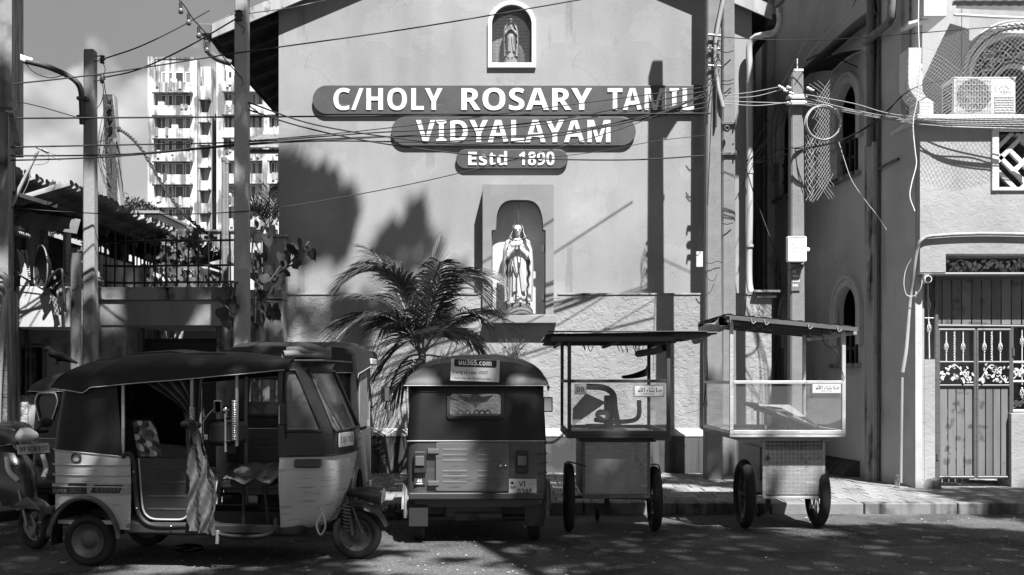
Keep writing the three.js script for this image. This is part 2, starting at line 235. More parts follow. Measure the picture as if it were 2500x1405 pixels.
  for (const y of [607, 728]) mk('hinge', [rbox(ox1 - 0.055, ox1 - 0.008, wy(y, DF) - 0.05, wy(y, DF) + 0.05, zf - 0.066, zf - 0.05, 0.004), bar(V(ox1 - 0.03, wy(y, DF) - 0.05, zf - 0.045), V(ox1 - 0.03, wy(y, DF) + 0.05, zf - 0.045), 0.007)], mat(0.08, 0.5), nb);
  // roof: two slopes, tile ends along the eaves, rafters, barge boards
  const ex = -4.48, rx = 0.05, rex = 3.84, zf0 = 0.16, zb = -9.6, pitch = (ridgeY - eaveY) / (rx - ex), tileM = mat(0.12, 0.9, 'grime');
  const slope = (xa, ya, xb, yb, t) => ext(shp([[xa, ya], [xb, yb], [xb, yb + t], [xa, ya + t]]), zf0 - zb).translate(0, 0, zb);
  const rf = mk('roof', [slope(ex, eaveY, rx, ridgeY, 0.07), slope(rx + 0.002, ridgeY, rex, eaveY + 0.28, 0.07)], mat(0.035, 0.95, 'grime'), b);
  const tg = metreUV(flat(new THREE.CylinderGeometry(0.085, 0.1, 0.5, 10, 1, true, 0, Math.PI).rotateZ(Math.PI / 2 + 0.44).rotateX(0)));
  for (let i = 0; i < 38; i++) { const e = new THREE.Mesh(tg, tileM); e.name = 'roof_tile'; e.position.set(ex + 0.12, eaveY + 0.13, zf0 - 0.12 - i * 0.2); e.rotation.x = Math.PI * 0; e.castShadow = e.receiveShadow = true; rf.add(e); }
  for (let i = 0; i < 12; i++) mk('rafter', beam(V(ex + 0.05, eaveY - 0.04, zf0 - 0.35 - i * 0.62), V(x0 + 0.02, eaveY - 0.04 + pitch * (x0 - ex), zf0 - 0.35 - i * 0.62), 0.06, 0.09), mat(0.06, 0.9, 'streak'), rf);
  mk('barge_board', [ext(shp([[ex + 0.05, eaveY - 0.09], [rx, ridgeY - 0.09], [rx, ridgeY + 0.12], [ex + 0.05, eaveY + 0.12]]), 0.035).translate(0, 0, zf0 + 0.002)], mat(0.45, 0.85, 'streak'), rf);
  mk('barge_board', [ext(shp([[rx + 0.002, ridgeY - 0.09], [rex, eaveY + 0.19], [rex, eaveY + 0.4], [rx + 0.002, ridgeY + 0.12]]), 0.035).translate(0, 0, zf0 + 0.002)], mat(0.45, 0.85, 'streak'), rf);
  mk('gutter', [new THREE.CylinderGeometry(0.075, 0.075, 9.8, 12, 1, true, Math.PI / 2, Math.PI).rotateX(Math.PI / 2).translate(ex - 0.04, eaveY + 0.03, zf0 - 4.85), rbox(ex - 0.13, ex + 0.05, eaveY - 0.05, eaveY + 0.11, zf0 - 0.02, zf0 + 0.1, 0.02), tube([V(ex - 0.03, eaveY - 0.05, zf0), V(ex - 0.02, eaveY - 0.25, zf0), V(ex + 0.1, eaveY - 0.36, zf0 - 0.05), V(ex + 0.3, eaveY - 0.42, zf0 - 0.1)], 0.05, 20, 10)], mat(0.14, 0.6, 'scuff'), rf);
  mk('gutter', [rbox(rex - 0.05, rex + 0.1, eaveY + 0.12, eaveY + 0.29, -9, zf0 - 0.02, 0.02)], mat(0.05, 0.6, 'scuff'), rf);
  const dp = wx(1830, 15.75), ey = wy(88, 15.6);
  mk('drainpipe', [tube([V(rex + 0.03, wy(20, 15.4), 0.5), V(rex + 0.03, wy(60, 15.4), 0.5), V(rex - 0.02, wy(76, 15.4), 0.48), V(dp + 0.05, ey, 0.2), V(dp, ey - 0.1, 0.17), V(dp, ey - 0.5, 0.17), V(dp, 4, 0.17), V(dp, wy(700, 15.7), 0.17), V(dp + 0.02, wy(716, 15.6), 0.22)], 0.048, 60, 12), ...[200, 420, 600].map((y) => bar(V(dp, wy(y, 15.7) - 0.02, 0.17), V(dp, wy(y, 15.7) + 0.02, 0.17), 0.056, 12))], mat(0.62, 0.6, 'streak'), b);
}
// ---------------------------------------------------------------- signboards with raised letters
function word(parent, text, x0, x1, yb, yt, z, m, depth = 0.012) {
  const cap = font.data.glyphs.H, R = font.data.resolution; let a = 0; const size = 1, parts = [];
  for (const ch of text) { const gl = font.data.glyphs[ch]; const g = new TextGeometry(ch, { font, size, depth: 0.1, curveSegments: 6, bevelEnabled: false }); g.computeBoundingBox(); parts.push([ch, g, a]); a += gl.ha * size / R; }
  const first = parts[0][1].boundingBox.min.x, lastP = parts[parts.length - 1], total = lastP[2] + lastP[1].boundingBox.max.x - first, H = new TextGeometry('H', { font, size, depth: 0.1 }); H.computeBoundingBox();
  const sx = (x1 - x0) / total, sy = (yt - yb) / H.boundingBox.max.y;
  for (const [ch, g, o] of parts) { g.translate(o - first, 0, 0); g.scale(sx, sy, depth / 0.1); g.translate(x0, yb, z); g.computeVertexNormals(); mk('letter', toCreasedNormals(flat(g), 0.5), m, parent); }
}
function board(label, x0, x1, y0, y1, round, words) {
  const D = 15.82, o = thing('sign_board', label, 'sign', V(0, 0, ZU)); const X0 = wx(x0, D), X1 = wx(x1, D), Y0 = wy(y1, D), Y1 = wy(y0, D), r = (Y1 - Y0) / 2, s = new THREE.Shape();
  s.moveTo(X0 + r, Y0); if (round) { s.lineTo(X1 - r, Y0); s.absarc(X1 - r, Y0 + r, r, -Math.PI / 2, Math.PI / 2); } else { s.lineTo(X1, Y0); s.lineTo(X1, Y1); } s.lineTo(X0 + r, Y1); s.absarc(X0 + r, Y0 + r, r, Math.PI / 2, 1.5 * Math.PI);
  mk('panel', ext(s, 0.045, 0.006, 24).translate(0, 0, 0.006), mat(0.082, 0.5, 'scuff', { b: 'rough', bs: 0.002 }), o);
  for (const [t, a, b2, ya, yb] of words) word(o, t, wx(a, D - 0.02), wx(b2, D - 0.02), wy(yb, D - 0.02), wy(ya, D - 0.02), 0.058, mat(0.86, 0.55, 'plaster'));
}
board('long dark sign board with the words ending in TAMIL in raised white letters', 762, 1716, 207, 278, false, [['C/HOLY', 813, 1080, 214, 267], ['ROSARY', 1126, 1446, 214, 267], ['TAMIL', 1484, 1697, 214, 267]]);
board('pill shaped dark sign board reading VIDYALAYAM in raised white letters', 955, 1553, 284, 355, true, [['VIDYALAYAM', 1015, 1491, 292, 346]]);
board('small pill shaped dark sign board reading Estd 1890', 1113, 1387, 364, 411, true, [['Estd', 1143, 1238, 370, 402], ['1890', 1267, 1354, 370, 402]]);
// ---------------------------------------------------------------- foliage makers
function leafGeo(heart = true) {                                 // one leaf, 1 long, hanging along -y, folded on its midrib
  const P = [], I = [], o = heart ? [[0, 0], [0.30, 0.04], [0.44, -0.16], [0.38, -0.42], [0.2, -0.64], [0.05, -0.78], [0.012, -1]] : [[0, 0], [0.12, -0.15], [0.2, -0.4], [0.15, -0.7], [0.05, -0.9], [0.01, -1]];
  for (const [x, y] of o) P.push(0, y, 0.02 * Math.sin(-y * 3), x, y, 0.10 * x, -x, y, 0.10 * x);
  for (let k = 0; k + 1 < o.length; k++) { const a = k * 3, b = a + 3; I.push(a, b, a + 1, a + 1, b, b + 1, a, a + 2, b, a + 2, b + 2, b); }
  const g = new THREE.BufferGeometry(); g.setAttribute('position', new THREE.Float32BufferAttribute(P, 3)); g.setIndex(I); return metreUV(flat(g));
}
const HEART = leafGeo(true), LANCE = leafGeo(false);
const leafM = [0.05, 0.075, 0.11].map((g) => mat(g, 0.45, 'foliage', { transmission: 0.25, thickness: 0 })), palmM = [0.06, 0.10, 0.16].map((g) => mat(g, 0.42, 'foliage', { transmission: 0.18, thickness: 0 }));
function leafCloud(parts, n, size, seed, geo = LANCE) {          // parts: [x,y,z,rx,ry,rz]; leaves spread through the volume, in clumps
  const r = rng(seed), out = [], g0 = geo, m = new THREE.Matrix4(), q = new THREE.Quaternion(), e = new THREE.Euler();
  const src = g0.attributes.position.array, N = src.length, P = new Float32Array(n * N);
  for (let i = 0; i < n; i++) {
    const c = parts[r() * parts.length | 0], a = r() * 6.283, u = r() * 2 - 1, t = Math.cbrt(r()), k = Math.sqrt(1 - u * u);
    const s = size * (0.6 + 0.8 * r()); e.set((r() - 0.5) * 2.6, r() * 6.283, (r() - 0.5) * 2.6); q.setFromEuler(e);
    m.compose(V(c[0] + c[3] * t * k * Math.cos(a), c[1] + c[4] * t * u, c[2] + c[5] * t * k * Math.sin(a)), q, V(s, s, s));
    const E = m.elements; for (let j = 0; j < N; j += 3) { const x = src[j], y = src[j + 1], z = src[j + 2], o = i * N + j; P[o] = E[0] * x + E[4] * y + E[8] * z + E[12]; P[o + 1] = E[1] * x + E[5] * y + E[9] * z + E[13]; P[o + 2] = E[2] * x + E[6] * y + E[10] * z + E[14]; }
  }
  const g = new THREE.BufferGeometry(); g.setAttribute('position', new THREE.BufferAttribute(P, 3)); g.computeVertexNormals(); return g;
}
const CARD = (() => { const g = new THREE.BufferGeometry(); g.setAttribute('position', new THREE.Float32BufferAttribute([0, 0, 0, 0.28, -0.45, 0.05, 0, -1, 0, 0, 0, 0, 0, -1, 0, -0.28, -0.45, 0.05], 3)); return g; })();
function frond(base, ctrl, tip, n, len, wid, seed, o = {}) {      // a pinnate palm leaf: rachis and narrow drooping leaflets
  const r = rng(seed), c = new THREE.QuadraticBezierCurve3(base, ctrl, tip), P = [], rach = new THREE.TubeGeometry(c, 16, o.rr ?? 0.012, 5), droop = o.droop ?? 0.5;
  for (let i = 0; i < n; i++) for (const s of [-1, 1]) {
    const t = lerp(o.from ?? 0.18, 0.995, (i + 0.3 * r()) / n), p = c.getPoint(t), T = c.getTangent(t), side = T.clone().cross(V(0, 1, 0)); if (side.length() < 0.05) side.set(1, 0, 0); side.normalize().multiplyScalar(s);
    const up = side.clone().cross(T).multiplyScalar(s).normalize(); const L = len * (0.55 + 0.6 * Math.sin(Math.PI * lerp(0.12, 0.95, t))) * (0.85 + 0.3 * r()), w = wid * (0.8 + 0.4 * r());
    const d = side.clone().multiplyScalar(0.75).add(T.clone().multiplyScalar(0.45 + 0.7 * t)).add(up.multiplyScalar((o.vee ?? 0.3) * (0.4 + r() * 0.8))).normalize(), K = 5, a = [], b = [];
    const wv = d.clone().cross(V(0, 1, 0)).normalize().multiplyScalar(0.4).add(T.clone().multiplyScalar(0.9)).normalize();
    for (let k = 0; k <= K; k++) { const q = k / K, pt = p.clone().add(d.clone().multiplyScalar(L * q)).add(V(0, -droop * L * q * q * (0.7 + 0.6 * r() * 0.3), 0)), ww = w * Math.sin(Math.PI * (0.12 + 0.88 * q)) * 0.5 + 0.0006; a.push(pt.clone().add(wv.clone().multiplyScalar(ww))); b.push(pt.clone().sub(wv.clone().multiplyScalar(ww))); }
    for (let k = 0; k < K; k++) for (const v of [a[k], b[k], a[k + 1], b[k], b[k + 1], a[k + 1]]) P.push(v.x, v.y, v.z);
  }
  const g = new THREE.BufferGeometry(); g.setAttribute('position', new THREE.Float32BufferAttribute(P, 3)); g.computeVertexNormals(); return [rach, g];
}
function leafyPlant(name, label, category, stems, leaves, seed, size, o = {}) {   // stems: lists of points; leaves: [x, y, z] each a part
  const t = thing(name, label, category, stems[0][0].clone(), 0, o.group), b = stems[0][0], r = rng(seed);
  mk('stem', stems.map((s) => tube(s.map((p) => p.clone().sub(b)), o.sr ?? 0.012, 18, 5)), mat(0.09, 0.9, 'streak'), t);
  for (const p of leaves) { const e = new THREE.Mesh(o.geo ?? HEART, leafM[r() * 3 | 0]); e.name = 'leaf'; e.position.copy(p).sub(b); const s = size * (0.65 + 0.7 * r()); e.scale.set(s, s, s); e.rotation.set((r() - 0.35) * (o.tilt ?? 1.1), (r() - 0.5) * 2.4, (r() - 0.5) * 1.1); e.castShadow = e.receiveShadow = true; t.add(e); }
  return t;
}
// ---------------------------------------------------------------- concrete gateway beside the school
const DP = 15.35;
{
  const g = thing('concrete_gateway', 'stained concrete gateway with thick lintel and dark metal gate below iron railings', 'gateway', V(0, 0, -DP)), c = mat(0.34, 0.92, 'grime', { b: 'plaster', bs: 0.01 }), c2 = mat(0.30, 0.92, 'plaster', { b: 'plaster', bs: 0.01 });
  const X = (p) => wx(p, DP), Y = (p) => wy(p, DP);
  mk('column', rbox(X(208), X(307), 0, Y(716), -1.6, 0, 0.03), c, g); mk('column', rbox(X(526), X(690), 0, Y(732), -0.6, 0.002, 0.02), c, g);
  mk('lintel', rbox(X(243), X(575), Y(796), Y(734), -1.6, 0.02, 0.012), c2, g);
  mk('cap', [rbox(X(240), X(577), Y(733.5), Y(702), -1.6, 0.06, 0.012), rbox(X(577.5), X(690), Y(731), Y(708), -0.6, 0.04, 0.012)], c, g);
  const gt = mk('gate', [box(X(300), X(530), 0.15, Y(822), -0.8, -0.77)], mat(0.02, 0.6, 'worn'), g);
  for (let i = 0; i < 6; i++) mk('slat', rbox(X(310) , X(527), Y(838) - i * 0.2, Y(834) - i * 0.2, -0.768, -0.75, 0.004), mat(0.03, 0.5, 'worn'), gt);
  mk('back_wall', box(X(250), X(540), 0, Y(700), -3.2, -3.1), mat(0.5, 0.9, 'plaster'), g);
  const p = thing('gate_pillar', 'square weathered concrete pillar between iron railings and school wall', 'pillar', V(0, 0, -15.75));
  mk('shaft', rbox(wx(640, 15.75), wx(697, 15.75), 2.6, wy(580, 15.75), -0.4, 0, 0.02), mat(0.36, 0.92, 'grime', { b: 'plaster' }), p); mk('cap', rbox(wx(630, 15.75), wx(700, 15.75), wy(579.5, 15.75), wy(572, 15.75), -0.45, 0.03, 0.015), mat(0.4, 0.9, 'grime'), p);
}
function railing(label, pts, h, n, low) {
  const t = thing('iron_railing', label, 'railing', pts[0].clone(), 0, 'iron railings over the gateway'), c = new THREE.CatmullRomCurve3(pts.map((p) => p.clone().sub(pts[0])), false, 'centripetal'), m = mat(0.018, 0.55, 'worn'), bg = metreUV(mg([new THREE.CylinderGeometry(0.0125, 0.0125, h, 6).translate(0, h / 2, 0), new THREE.ConeGeometry(0.0125, 0.08, 6).translate(0, h + 0.035, 0)])), r = rng(n);
  for (let i = 0; i <= n; i++) { const p = c.getPointAt(i / n), e = new THREE.Mesh(bg, m); e.name = 'bar'; e.position.copy(p); e.rotation.set((r() - 0.5) * 0.05, 0, (r() - 0.5) * 0.05); e.castShadow = e.receiveShadow = true; t.add(e); }
  for (const y of low) mk('rail', tube(lin(0, 1, 12).map((u) => c.getPointAt(u).add(V(0, y, 0.012))), 0.017, 36, 5), m, t);
}
railing('black iron railing with pointed bars standing on gateway lintel', [W(232, 694, 15.9), W(252, 700, 15.45), W(330, 702, 15.32), W(420, 700, 15.33), W(500, 700, 15.36), W(588, 698, 15.4)], 0.74, 17, [0.06, 0.30, 0.66]);
railing('black iron railing running back from gateway along the yard edge', [W(238, 698, 15.75), W(330, 684, 17.1), W(385, 672, 18.6), W(425, 664, 20.2)], 0.75, 22, [0.08, 0.62]);
// ---------------------------------------------------------------- old house on the left
{
  const D = 14.3, X = (p, d = D) => wx(p, d), Y = (p, d = D) => wy(p, d), h = thing('old_house', 'run-down two storey house with small balcony and sagging tiled roof', 'house', V(0, 0, -D)), wm = mat(0.42, 0.9, 'grime'), dark = mat(0.02, 0.9);
  const xr = X(172), xl = X(-160);
  const ws = shp([[xl, 0], [xr, 0], [xr, Y(690)], [X(158), Y(690)], [X(158), Y(520)], [xl, Y(500)]]);
  for (const [a, b, c, d] of [[44, 66, 965, 842], [74, 108, 965, 840]]) ws.holes.push(new THREE.Path([[X(a), Y(c)], [X(b), Y(c)], [X(b), Y(d)], [X(a), Y(d)]].map((q) => new THREE.Vector2(...q))));
  ws.holes.push(new THREE.Path([[X(36), Y(700)], [X(64), Y(700)], [X(64), Y(573)], [X(36), Y(573)]].map((q) => new THREE.Vector2(...q))));
  ws.holes.push(new THREE.Path([[X(102), Y(690)], [X(155), Y(690)], [X(155), Y(535)], [X(102), Y(535)]].map((q) => new THREE.Vector2(...q))));
  mk('wall', ext(ws, 0.2).translate(0, 0, -0.2), wm, h);
  mk('side_wall', [box(xr - 0.2, xr, 0, Y(600), -0.21, -7), box(xl, xl + 0.2, 0, Y(500), -0.21, -7), box(xl, xr, 0, Y(560), -7, -7.2), box(xl + 0.2, xr - 0.2, Y(700) - 0.1, Y(700), -0.21, -7)], wm, h);
  const bal = mk('balcony', [rbox(X(38, 13.7), X(168, 13.7), Y(800, 13.7), Y(700, 13.7), 0.52, 0.6, 0.012), box(X(38, 13.7), X(168, 13.7), Y(802, 13.7), Y(795, 13.7), 0, 0.519), box(X(163, 13.7), X(168, 13.7), Y(794.8, 13.7), Y(702, 13.7), 0, 0.519), box(X(38, 13.7), X(43, 13.7), Y(794.8, 13.7), Y(702, 13.7), 0, 0.519)], mat(0.58, 0.85, 'plaster', { b: 'plaster' }), h);
  mk('groove', tube([V(X(52, 13.7), Y(712, 13.7), 0.606), V(X(118, 13.7), Y(720, 13.7), 0.606)], 0.005, 8, 4), mat(0.1, 0.9), bal);
  for (const [a, b] of [[36, 64], [102, 155]]) mk('door_frame', [box(X(a - 3), X(a), Y(700), Y(560), -0.02, 0.03), box(X(b), X(b + 3), Y(700), Y(560), -0.02, 0.03)], mat(0.2, 0.7, 'streak'), h);
  for (const [a, b] of [[44, 66], [74, 108]]) { const wdw = mk('window', [box(X(a) - 0.03, X(a) + 0.02, Y(965), Y(838), -0.1, 0.03), box(X(b) - 0.02, X(b) + 0.03, Y(965), Y(838), -0.1, 0.03), box(X(a) + 0.02, X(b) - 0.02, Y(842) - 0.04, Y(842), -0.1, 0.03)], mat(0.22, 0.7, 'streak'), h); mk('pane', box(X(a), X(b), Y(964), Y(843), -0.14, -0.12), glass, wdw); }
  mk('dado', ext(shp([[X(20), 0], [X(72), 0], [X(70), Y(982)], [X(20), Y(982)]]), 0.05).translate(0, 0, 0.002), mat(0.5, 0.9, 'grime', { b: 'stucco', bs: 0.02 }), h);
  // pitched roof of half-round tiles that falls to the yard side
  const r = rng(8), ez = lin(0.75, -7.2, 40), rf = mk('roof', [beam(V(xl, 4.27, -3.2), V(X(205), 3.66, -3.2), 8.1, 0.05, V(0, 1, 0)), ...[0.3, -0.9, -2.1, -3.3].map((z) => beam(V(xl, 4.17, z), V(X(200), 3.56, z), 0.07, 0.1))], mat(0.05, 0.95, 'grime'), h);
  const tl = [0.3, 0.42, 0.36].map((q) => mat(q, 0.9, 'grime')), tg = metreUV(flat(new THREE.CylinderGeometry(0.07, 0.09, 1.1, 8, 1, true, 0, Math.PI).rotateZ(Math.PI / 2 + 0.27)));
  for (let k = 0; k < 3; k++) for (let i = 0; i < 46; i++) { const e = new THREE.Mesh(tg, tl[r() * 3 | 0]); e.name = 'roof_tile'; const u = k * 0.98; e.position.set(X(205) - 0.4 - u + (r() - 0.5) * 0.08, 3.775 + u * 0.305 + r() * 0.02, 0.7 - i * 0.168); e.rotation.z = (r() - 0.5) * 0.06; e.castShadow = e.receiveShadow = true; rf.add(e); }
  for (let i = 0; i < 5; i++) mk('sheet', sheet(lin(0, 1, 24), [0, 1], (u, v) => V(lerp(X(18), X(120), (i + v * 1.15) / 5), 3.72 - 0.1 * i + 0.02 * Math.cos(u * 75), 0.35 + i * 0.04 + u * 0.55)), mat(0.4, 0.5, 'worn', { metalness: 0.4 }), rf);
}
{ // weathered building edge at the kerb with its pipes
  const D = 11.9, o = thing('weathered_house', 'tall streaked house corner with jutting upper floor and pipes, at the kerb', 'house', V(0, 0, -D)), m = mat(0.30, 0.92, 'grime'), X = (p) => wx(p, D), Y = (p) => wy(p, D);
  const plan = (a, y0, y1, z1) => ext(shp([[X(-300), -z1], [X(a), -z1], [X(a) * 1.2, 2.6], [X(-300), 2.6]]), y1 - y0).rotateX(-Math.PI / 2).translate(0, y0, 0);
  mk('wall', plan(19, 0, Y(0) + 3, 0), m, o); mk('upper_floor', plan(38, Y(266), Y(0) + 3.01, 0.1), m, o);
  mk('plinth', plan(33, 0, Y(690), 0.16), mat(0.22, 0.95, 'grime', { b: 'stucco', bs: 0.02 }), o);
  mk('pipe', tube([V(X(-40), Y(698), 0.24), V(X(20), Y(702), 0.24), V(X(36), Y(706), 0.26), V(X(38), Y(730), 0.26), V(X(30), Y(850), 0.26), V(X(24), Y(1000), 0.26), V(X(22), 0.1, 0.26)], 0.026, 60, 8), mat(0.3, 0.7, 'worn'), o);
  mk('pipe', tube([V(X(-20), Y(678), 0.22), V(X(22), Y(676), 0.22), V(X(36), Y(684), 0.22), V(X(37), Y(706), 0.22)], 0.04, 20, 8), mat(0.12, 0.7, 'worn'), o);
  mk('bracket', [tube([V(X(18), Y(273), 0.05), V(X(34), Y(276), 0.05), V(X(42), Y(270), 0.05), V(X(41), Y(250), 0.05), V(X(36), Y(246), 0.05)], 0.014, 20, 6)], mat(0.3, 0.6), o);
  const t = thing('small_shed_roof', 'little dark lean-to roof edge fixed on streaked house corner', 'roof', V(0, 0, -D)); mk('roof_panel', ext(shp([[X(-60), Y(380)], [X(14), Y(398)], [X(14), Y(402)], [X(-60), Y(388)]]), 0.5), mat(0.05, 0.9, 'worn'), t);
  mk('bracket', beam(V(X(-2), Y(470), 0.02), V(X(10), Y(402), 0.3), 0.03, 0.03), mat(0.1, 0.9), t);
}
tag(mk('steel_post', [rbox(wx(180, 13.4), wx(199, 13.4), 0, wy(620, 13.4), -13.4, -13.32, 0.006), box(wx(175, 13.4), wx(179.5, 13.4), 0, wy(632, 13.4), -13.46, -13.36)], mat(0.24, 0.6, 'worn')), 'grey boxed steel post beside balcony of run-down house', 'post');
// ---------------------------------------------------------------- things on and by the balcony
{
  const D = 13.85, B = V(0, 0, 0);
  tag(mk('striped_shirt', sheet(lin(0, 1, 10), lin(0, 1, 16), (u, v) => { const p = W(lerp(52, 66, u) + v * 6, lerp(612, 690, v), D); p.z += 0.03 * Math.sin(u * 9 + v * 3); return p; }), print(1, 2, 128, (c, w, h) => { c.fillStyle = '#ddd'; c.fillRect(0, 0, w, h); c.fillStyle = '#222'; for (let i = 0; i < 18; i++) c.fillRect(0, i * h / 18, w, h / 36); }, { r: 0.9 }), scene, { uv: true }), 'striped shirt hanging in the balcony door', 'clothing');
  tag(mk('surf_board', ext(new THREE.Shape([[60, 700], [80, 700], [74, 660], [64, 625], [52, 612], [58, 650]].map(([a, b]) => new THREE.Vector2(wx(a, D), wy(b, D)))), 0.03, 0.005).translate(0, 0, -D + 0.1), mat(0.6, 0.6, 'plaster')), 'pale curved board leaning in the balcony door', 'board');
  const dish = thing('satellite_dish', 'dark satellite dish standing on the balcony parapet', 'satellite dish', W(122, 662, 13.75)); dish.rotation.set(0, -0.9, 0.45);
  mk('dish', lathe(lin(0, 1, 10).map((t) => [t * 0.32, 0.12 * t * t]), 30).rotateX(Math.PI / 2), mat(0.05, 0.5, 'scuff'), dish); mk('rim', new THREE.TorusGeometry(0.32, 0.009, 6, 36).translate(0, 0, 0.12), mat(0.2, 0.5), dish); mk('arm', [bar(V(0, -0.3, 0.1), V(0.05, -0.1, 0.42), 0.012), ball(0.05, -0.09, 0.43, 0.035), bar(V(0, 0, -0.02), V(-0.02, -0.35, -0.1), 0.02)], mat(0.06, 0.6), dish);
  const ch = thing('plastic_chair', 'black plastic chair frame tipped over the balcony parapet', 'chair', W(128, 705, 13.5)); const cm = mat(0.03, 0.45, 'scuff');
  mk('frame', [tube([V(-0.12, -0.02, 0), V(0.0, 0.16, 0.02), V(0.13, 0.24, 0.05), V(0.16, 0.1, 0.08), V(0.2, -0.3, 0.1)], 0.022, 24, 6), tube([V(-0.05, -0.04, -0.1), V(0.08, 0.12, -0.1), V(0.14, 0.2, -0.08)], 0.02, 16, 6), beam(V(-0.1, 0.02, -0.05), V(0.15, 0.18, -0.02), 0.03, 0.04)], cm, ch);
  tag(mk('checked_towel', sheet(lin(0, 1, 10), lin(0, 1, 18), (u, v) => { const q = v * 1.0, p = W(lerp(120, 137, u) + 14 * q - (v > 0.8 ? (v - 0.8) * 30 * (0.5 - u) : 0), lerp(700, 770, q), 13.62); p.z += 0.02 * Math.sin(u * 8) + 0.01; return p; }), print(1, 2, 128, (c, w, h) => { c.fillStyle = '#777'; c.fillRect(0, 0, w, h); for (let i = 0; i < 6; i++) for (let j = 0; j < 10; j++) if ((i + j) % 2) { c.fillStyle = '#2a2a2a'; c.fillRect(i * w / 6, j * h / 10, w / 6, h / 10); } }, { r: 0.95 }), scene, { uv: true }), 'checked dark towel hanging over the balcony parapet', 'towel');
  const al = thing('hanging_sheet', 'pale hanging sheet under the tiled eaves of run-down house', 'sheet', V(0, 0, 0)); mk('cloth', sheet(lin(0, 1, 8), lin(0, 1, 8), (u, v) => { const p = W(lerp(104, 196, u), lerp(522, 560, v) + 14 * u, 13.9); p.z += 0.12 * v; return p; }), mat(0.2, 0.85, 'grime'), al);
}
// ---------------------------------------------------------------- tower blocks far behind
function tower(label, base, bays, floors, o) {
  const D = 140, t = thing('apartment_block', label, 'building', V(0, 0, -D), 0, 'tower blocks beyond the yard'), X = (p) => wx(p, D), Y = (p) => wy(p, D), white = mat(0.62, 0.9, 'grimeFar'), shade = white, fm = mat(0.7, 0.6), pm = [mat(0.05, 0.15), mat(0.09, 0.2), mat(0.22, 0.5), mat(0.14, 0.3)], r = rng(o.seed);
  mk('wall', [box(X(base[0]), X(base[1]), 0, Y(base[2]), -1.6, -12), ...o.extra.map(([a, b, y, z0, z1]) => box(X(a), X(b), 0, Y(y), z0, z1))], white, t);
  mk('parapet', [box(X(base[0]) - 0.1, X(base[1]) + 0.1, Y(base[2]) + 0.02, Y(base[2]) + 0.3, -1.5, -12.1)], mat(0.3, 0.9, 'grimeFar'), t);
  for (let k = 0; k < floors; k++) for (const [a, b, ws, z, y0] of bays) {
    const yr = y0 + 56.3 * k, zf = z, zb = z - 1.5;
    mk('balcony', [box(X(a), X(b), Y(yr + 59), Y(yr + 35), zf - 0.15, zf), box(X(a), X(b), Y(yr + 56), Y(yr + 53), zf - 1.6, zf - 0.151), box(X(a) , X(a) + 0.18, Y(yr + 35), Y(yr), zf - 1.6, zf - 0.1)], white, t);
    mk('recess_wall', box(X(a), X(b), Y(yr + 53), Y(yr), zb - 0.1, zb), shade, t);
    for (const [wa, wb] of ws) { const f = mk('window', [box(X(wa), X(wa) + 0.12, Y(yr + 34), Y(yr + 2), zb, zb + 0.08), box(X(wb) - 0.12, X(wb), Y(yr + 34), Y(yr + 2), zb, zb + 0.08), box(X(wa) + 0.12, X(wb) - 0.12, Y(yr + 4), Y(yr + 2), zb, zb + 0.08)], fm, t); mk('pane', box(X(wa) + 0.12, X(wb) - 0.12, Y(yr + 34), Y(yr + 4), zb + 0.01, zb + 0.03), pm[r() * 4 | 0], f); }
    if (r() < 0.3) { const x = lerp(X(a) + 0.3, X(b) - 1.2, r()); const ac = mk('air_conditioner', box(x, x + 0.8, Y(yr + 35) + 0.02, Y(yr + 35) + 0.55, zf - 0.6, zf - 0.2), mat(0.55, 0.6), t); }
    if (r() < 0.75 && b - a > 30) for (let i = 0; i < 3; i++) { const x = lerp(X(a) + 0.5, X(b) - 0.6, r()); mk('laundry', box(x, x + 0.35, Y(yr + 35) - 0.9 * r() - 0.2, Y(yr + 35) + 0.15, zf + 0.02 + 0.05 * i, zf + 0.06 + 0.05 * i), mat(0.1 + 0.1 * (r() * 5 | 0), 0.95), t); }
  }
  mk('pillar', o.pillars.map(([a, b, z]) => box(X(a), X(b), 0, Y(base[2]) - 0.1, z - 1.6, z + 0.02)), white, t);
  return t;
}
tex('grimeFar', 512, 14, (u, v) => 0.86 - 0.6 * step(0.46, 0.66, fbm(u, v, 8, 181, 6) * 0.5 + fbm(u, v, 40, 183, 3, 3) * 0.5 + 0.03));
tower('tall weathered white tower block with stacked balconies, whole face in view', [360, 463, 136], [[370, 463, [[384, 396], [401, 413], [418, 440], [443, 458]], 0, 166], [473, 497, [[481, 495]], -2, 174]], 8, { seed: 5, extra: [[463.2, 496, 144, -3.4, -12], [360, 463, 136, 0, 0.001]].slice(0, 1), pillars: [[360, 370, 0], [463.2, 473, -1.4]] });
tower('second white tower block standing partly behind concrete pole and school eaves', [528, 740, 135], [[541, 574, [[549, 560], [562, 573]], 0, 164], [590, 640, [[594, 604], [607, 619], [622, 634]], 0, 164], [652, 700, [[655, 665], [668, 690]], 0, 164]], 8, { seed: 9, extra: [], pillars: [[528, 541, 0], [574, 590, -0.1], [640, 652, -0.1]] });
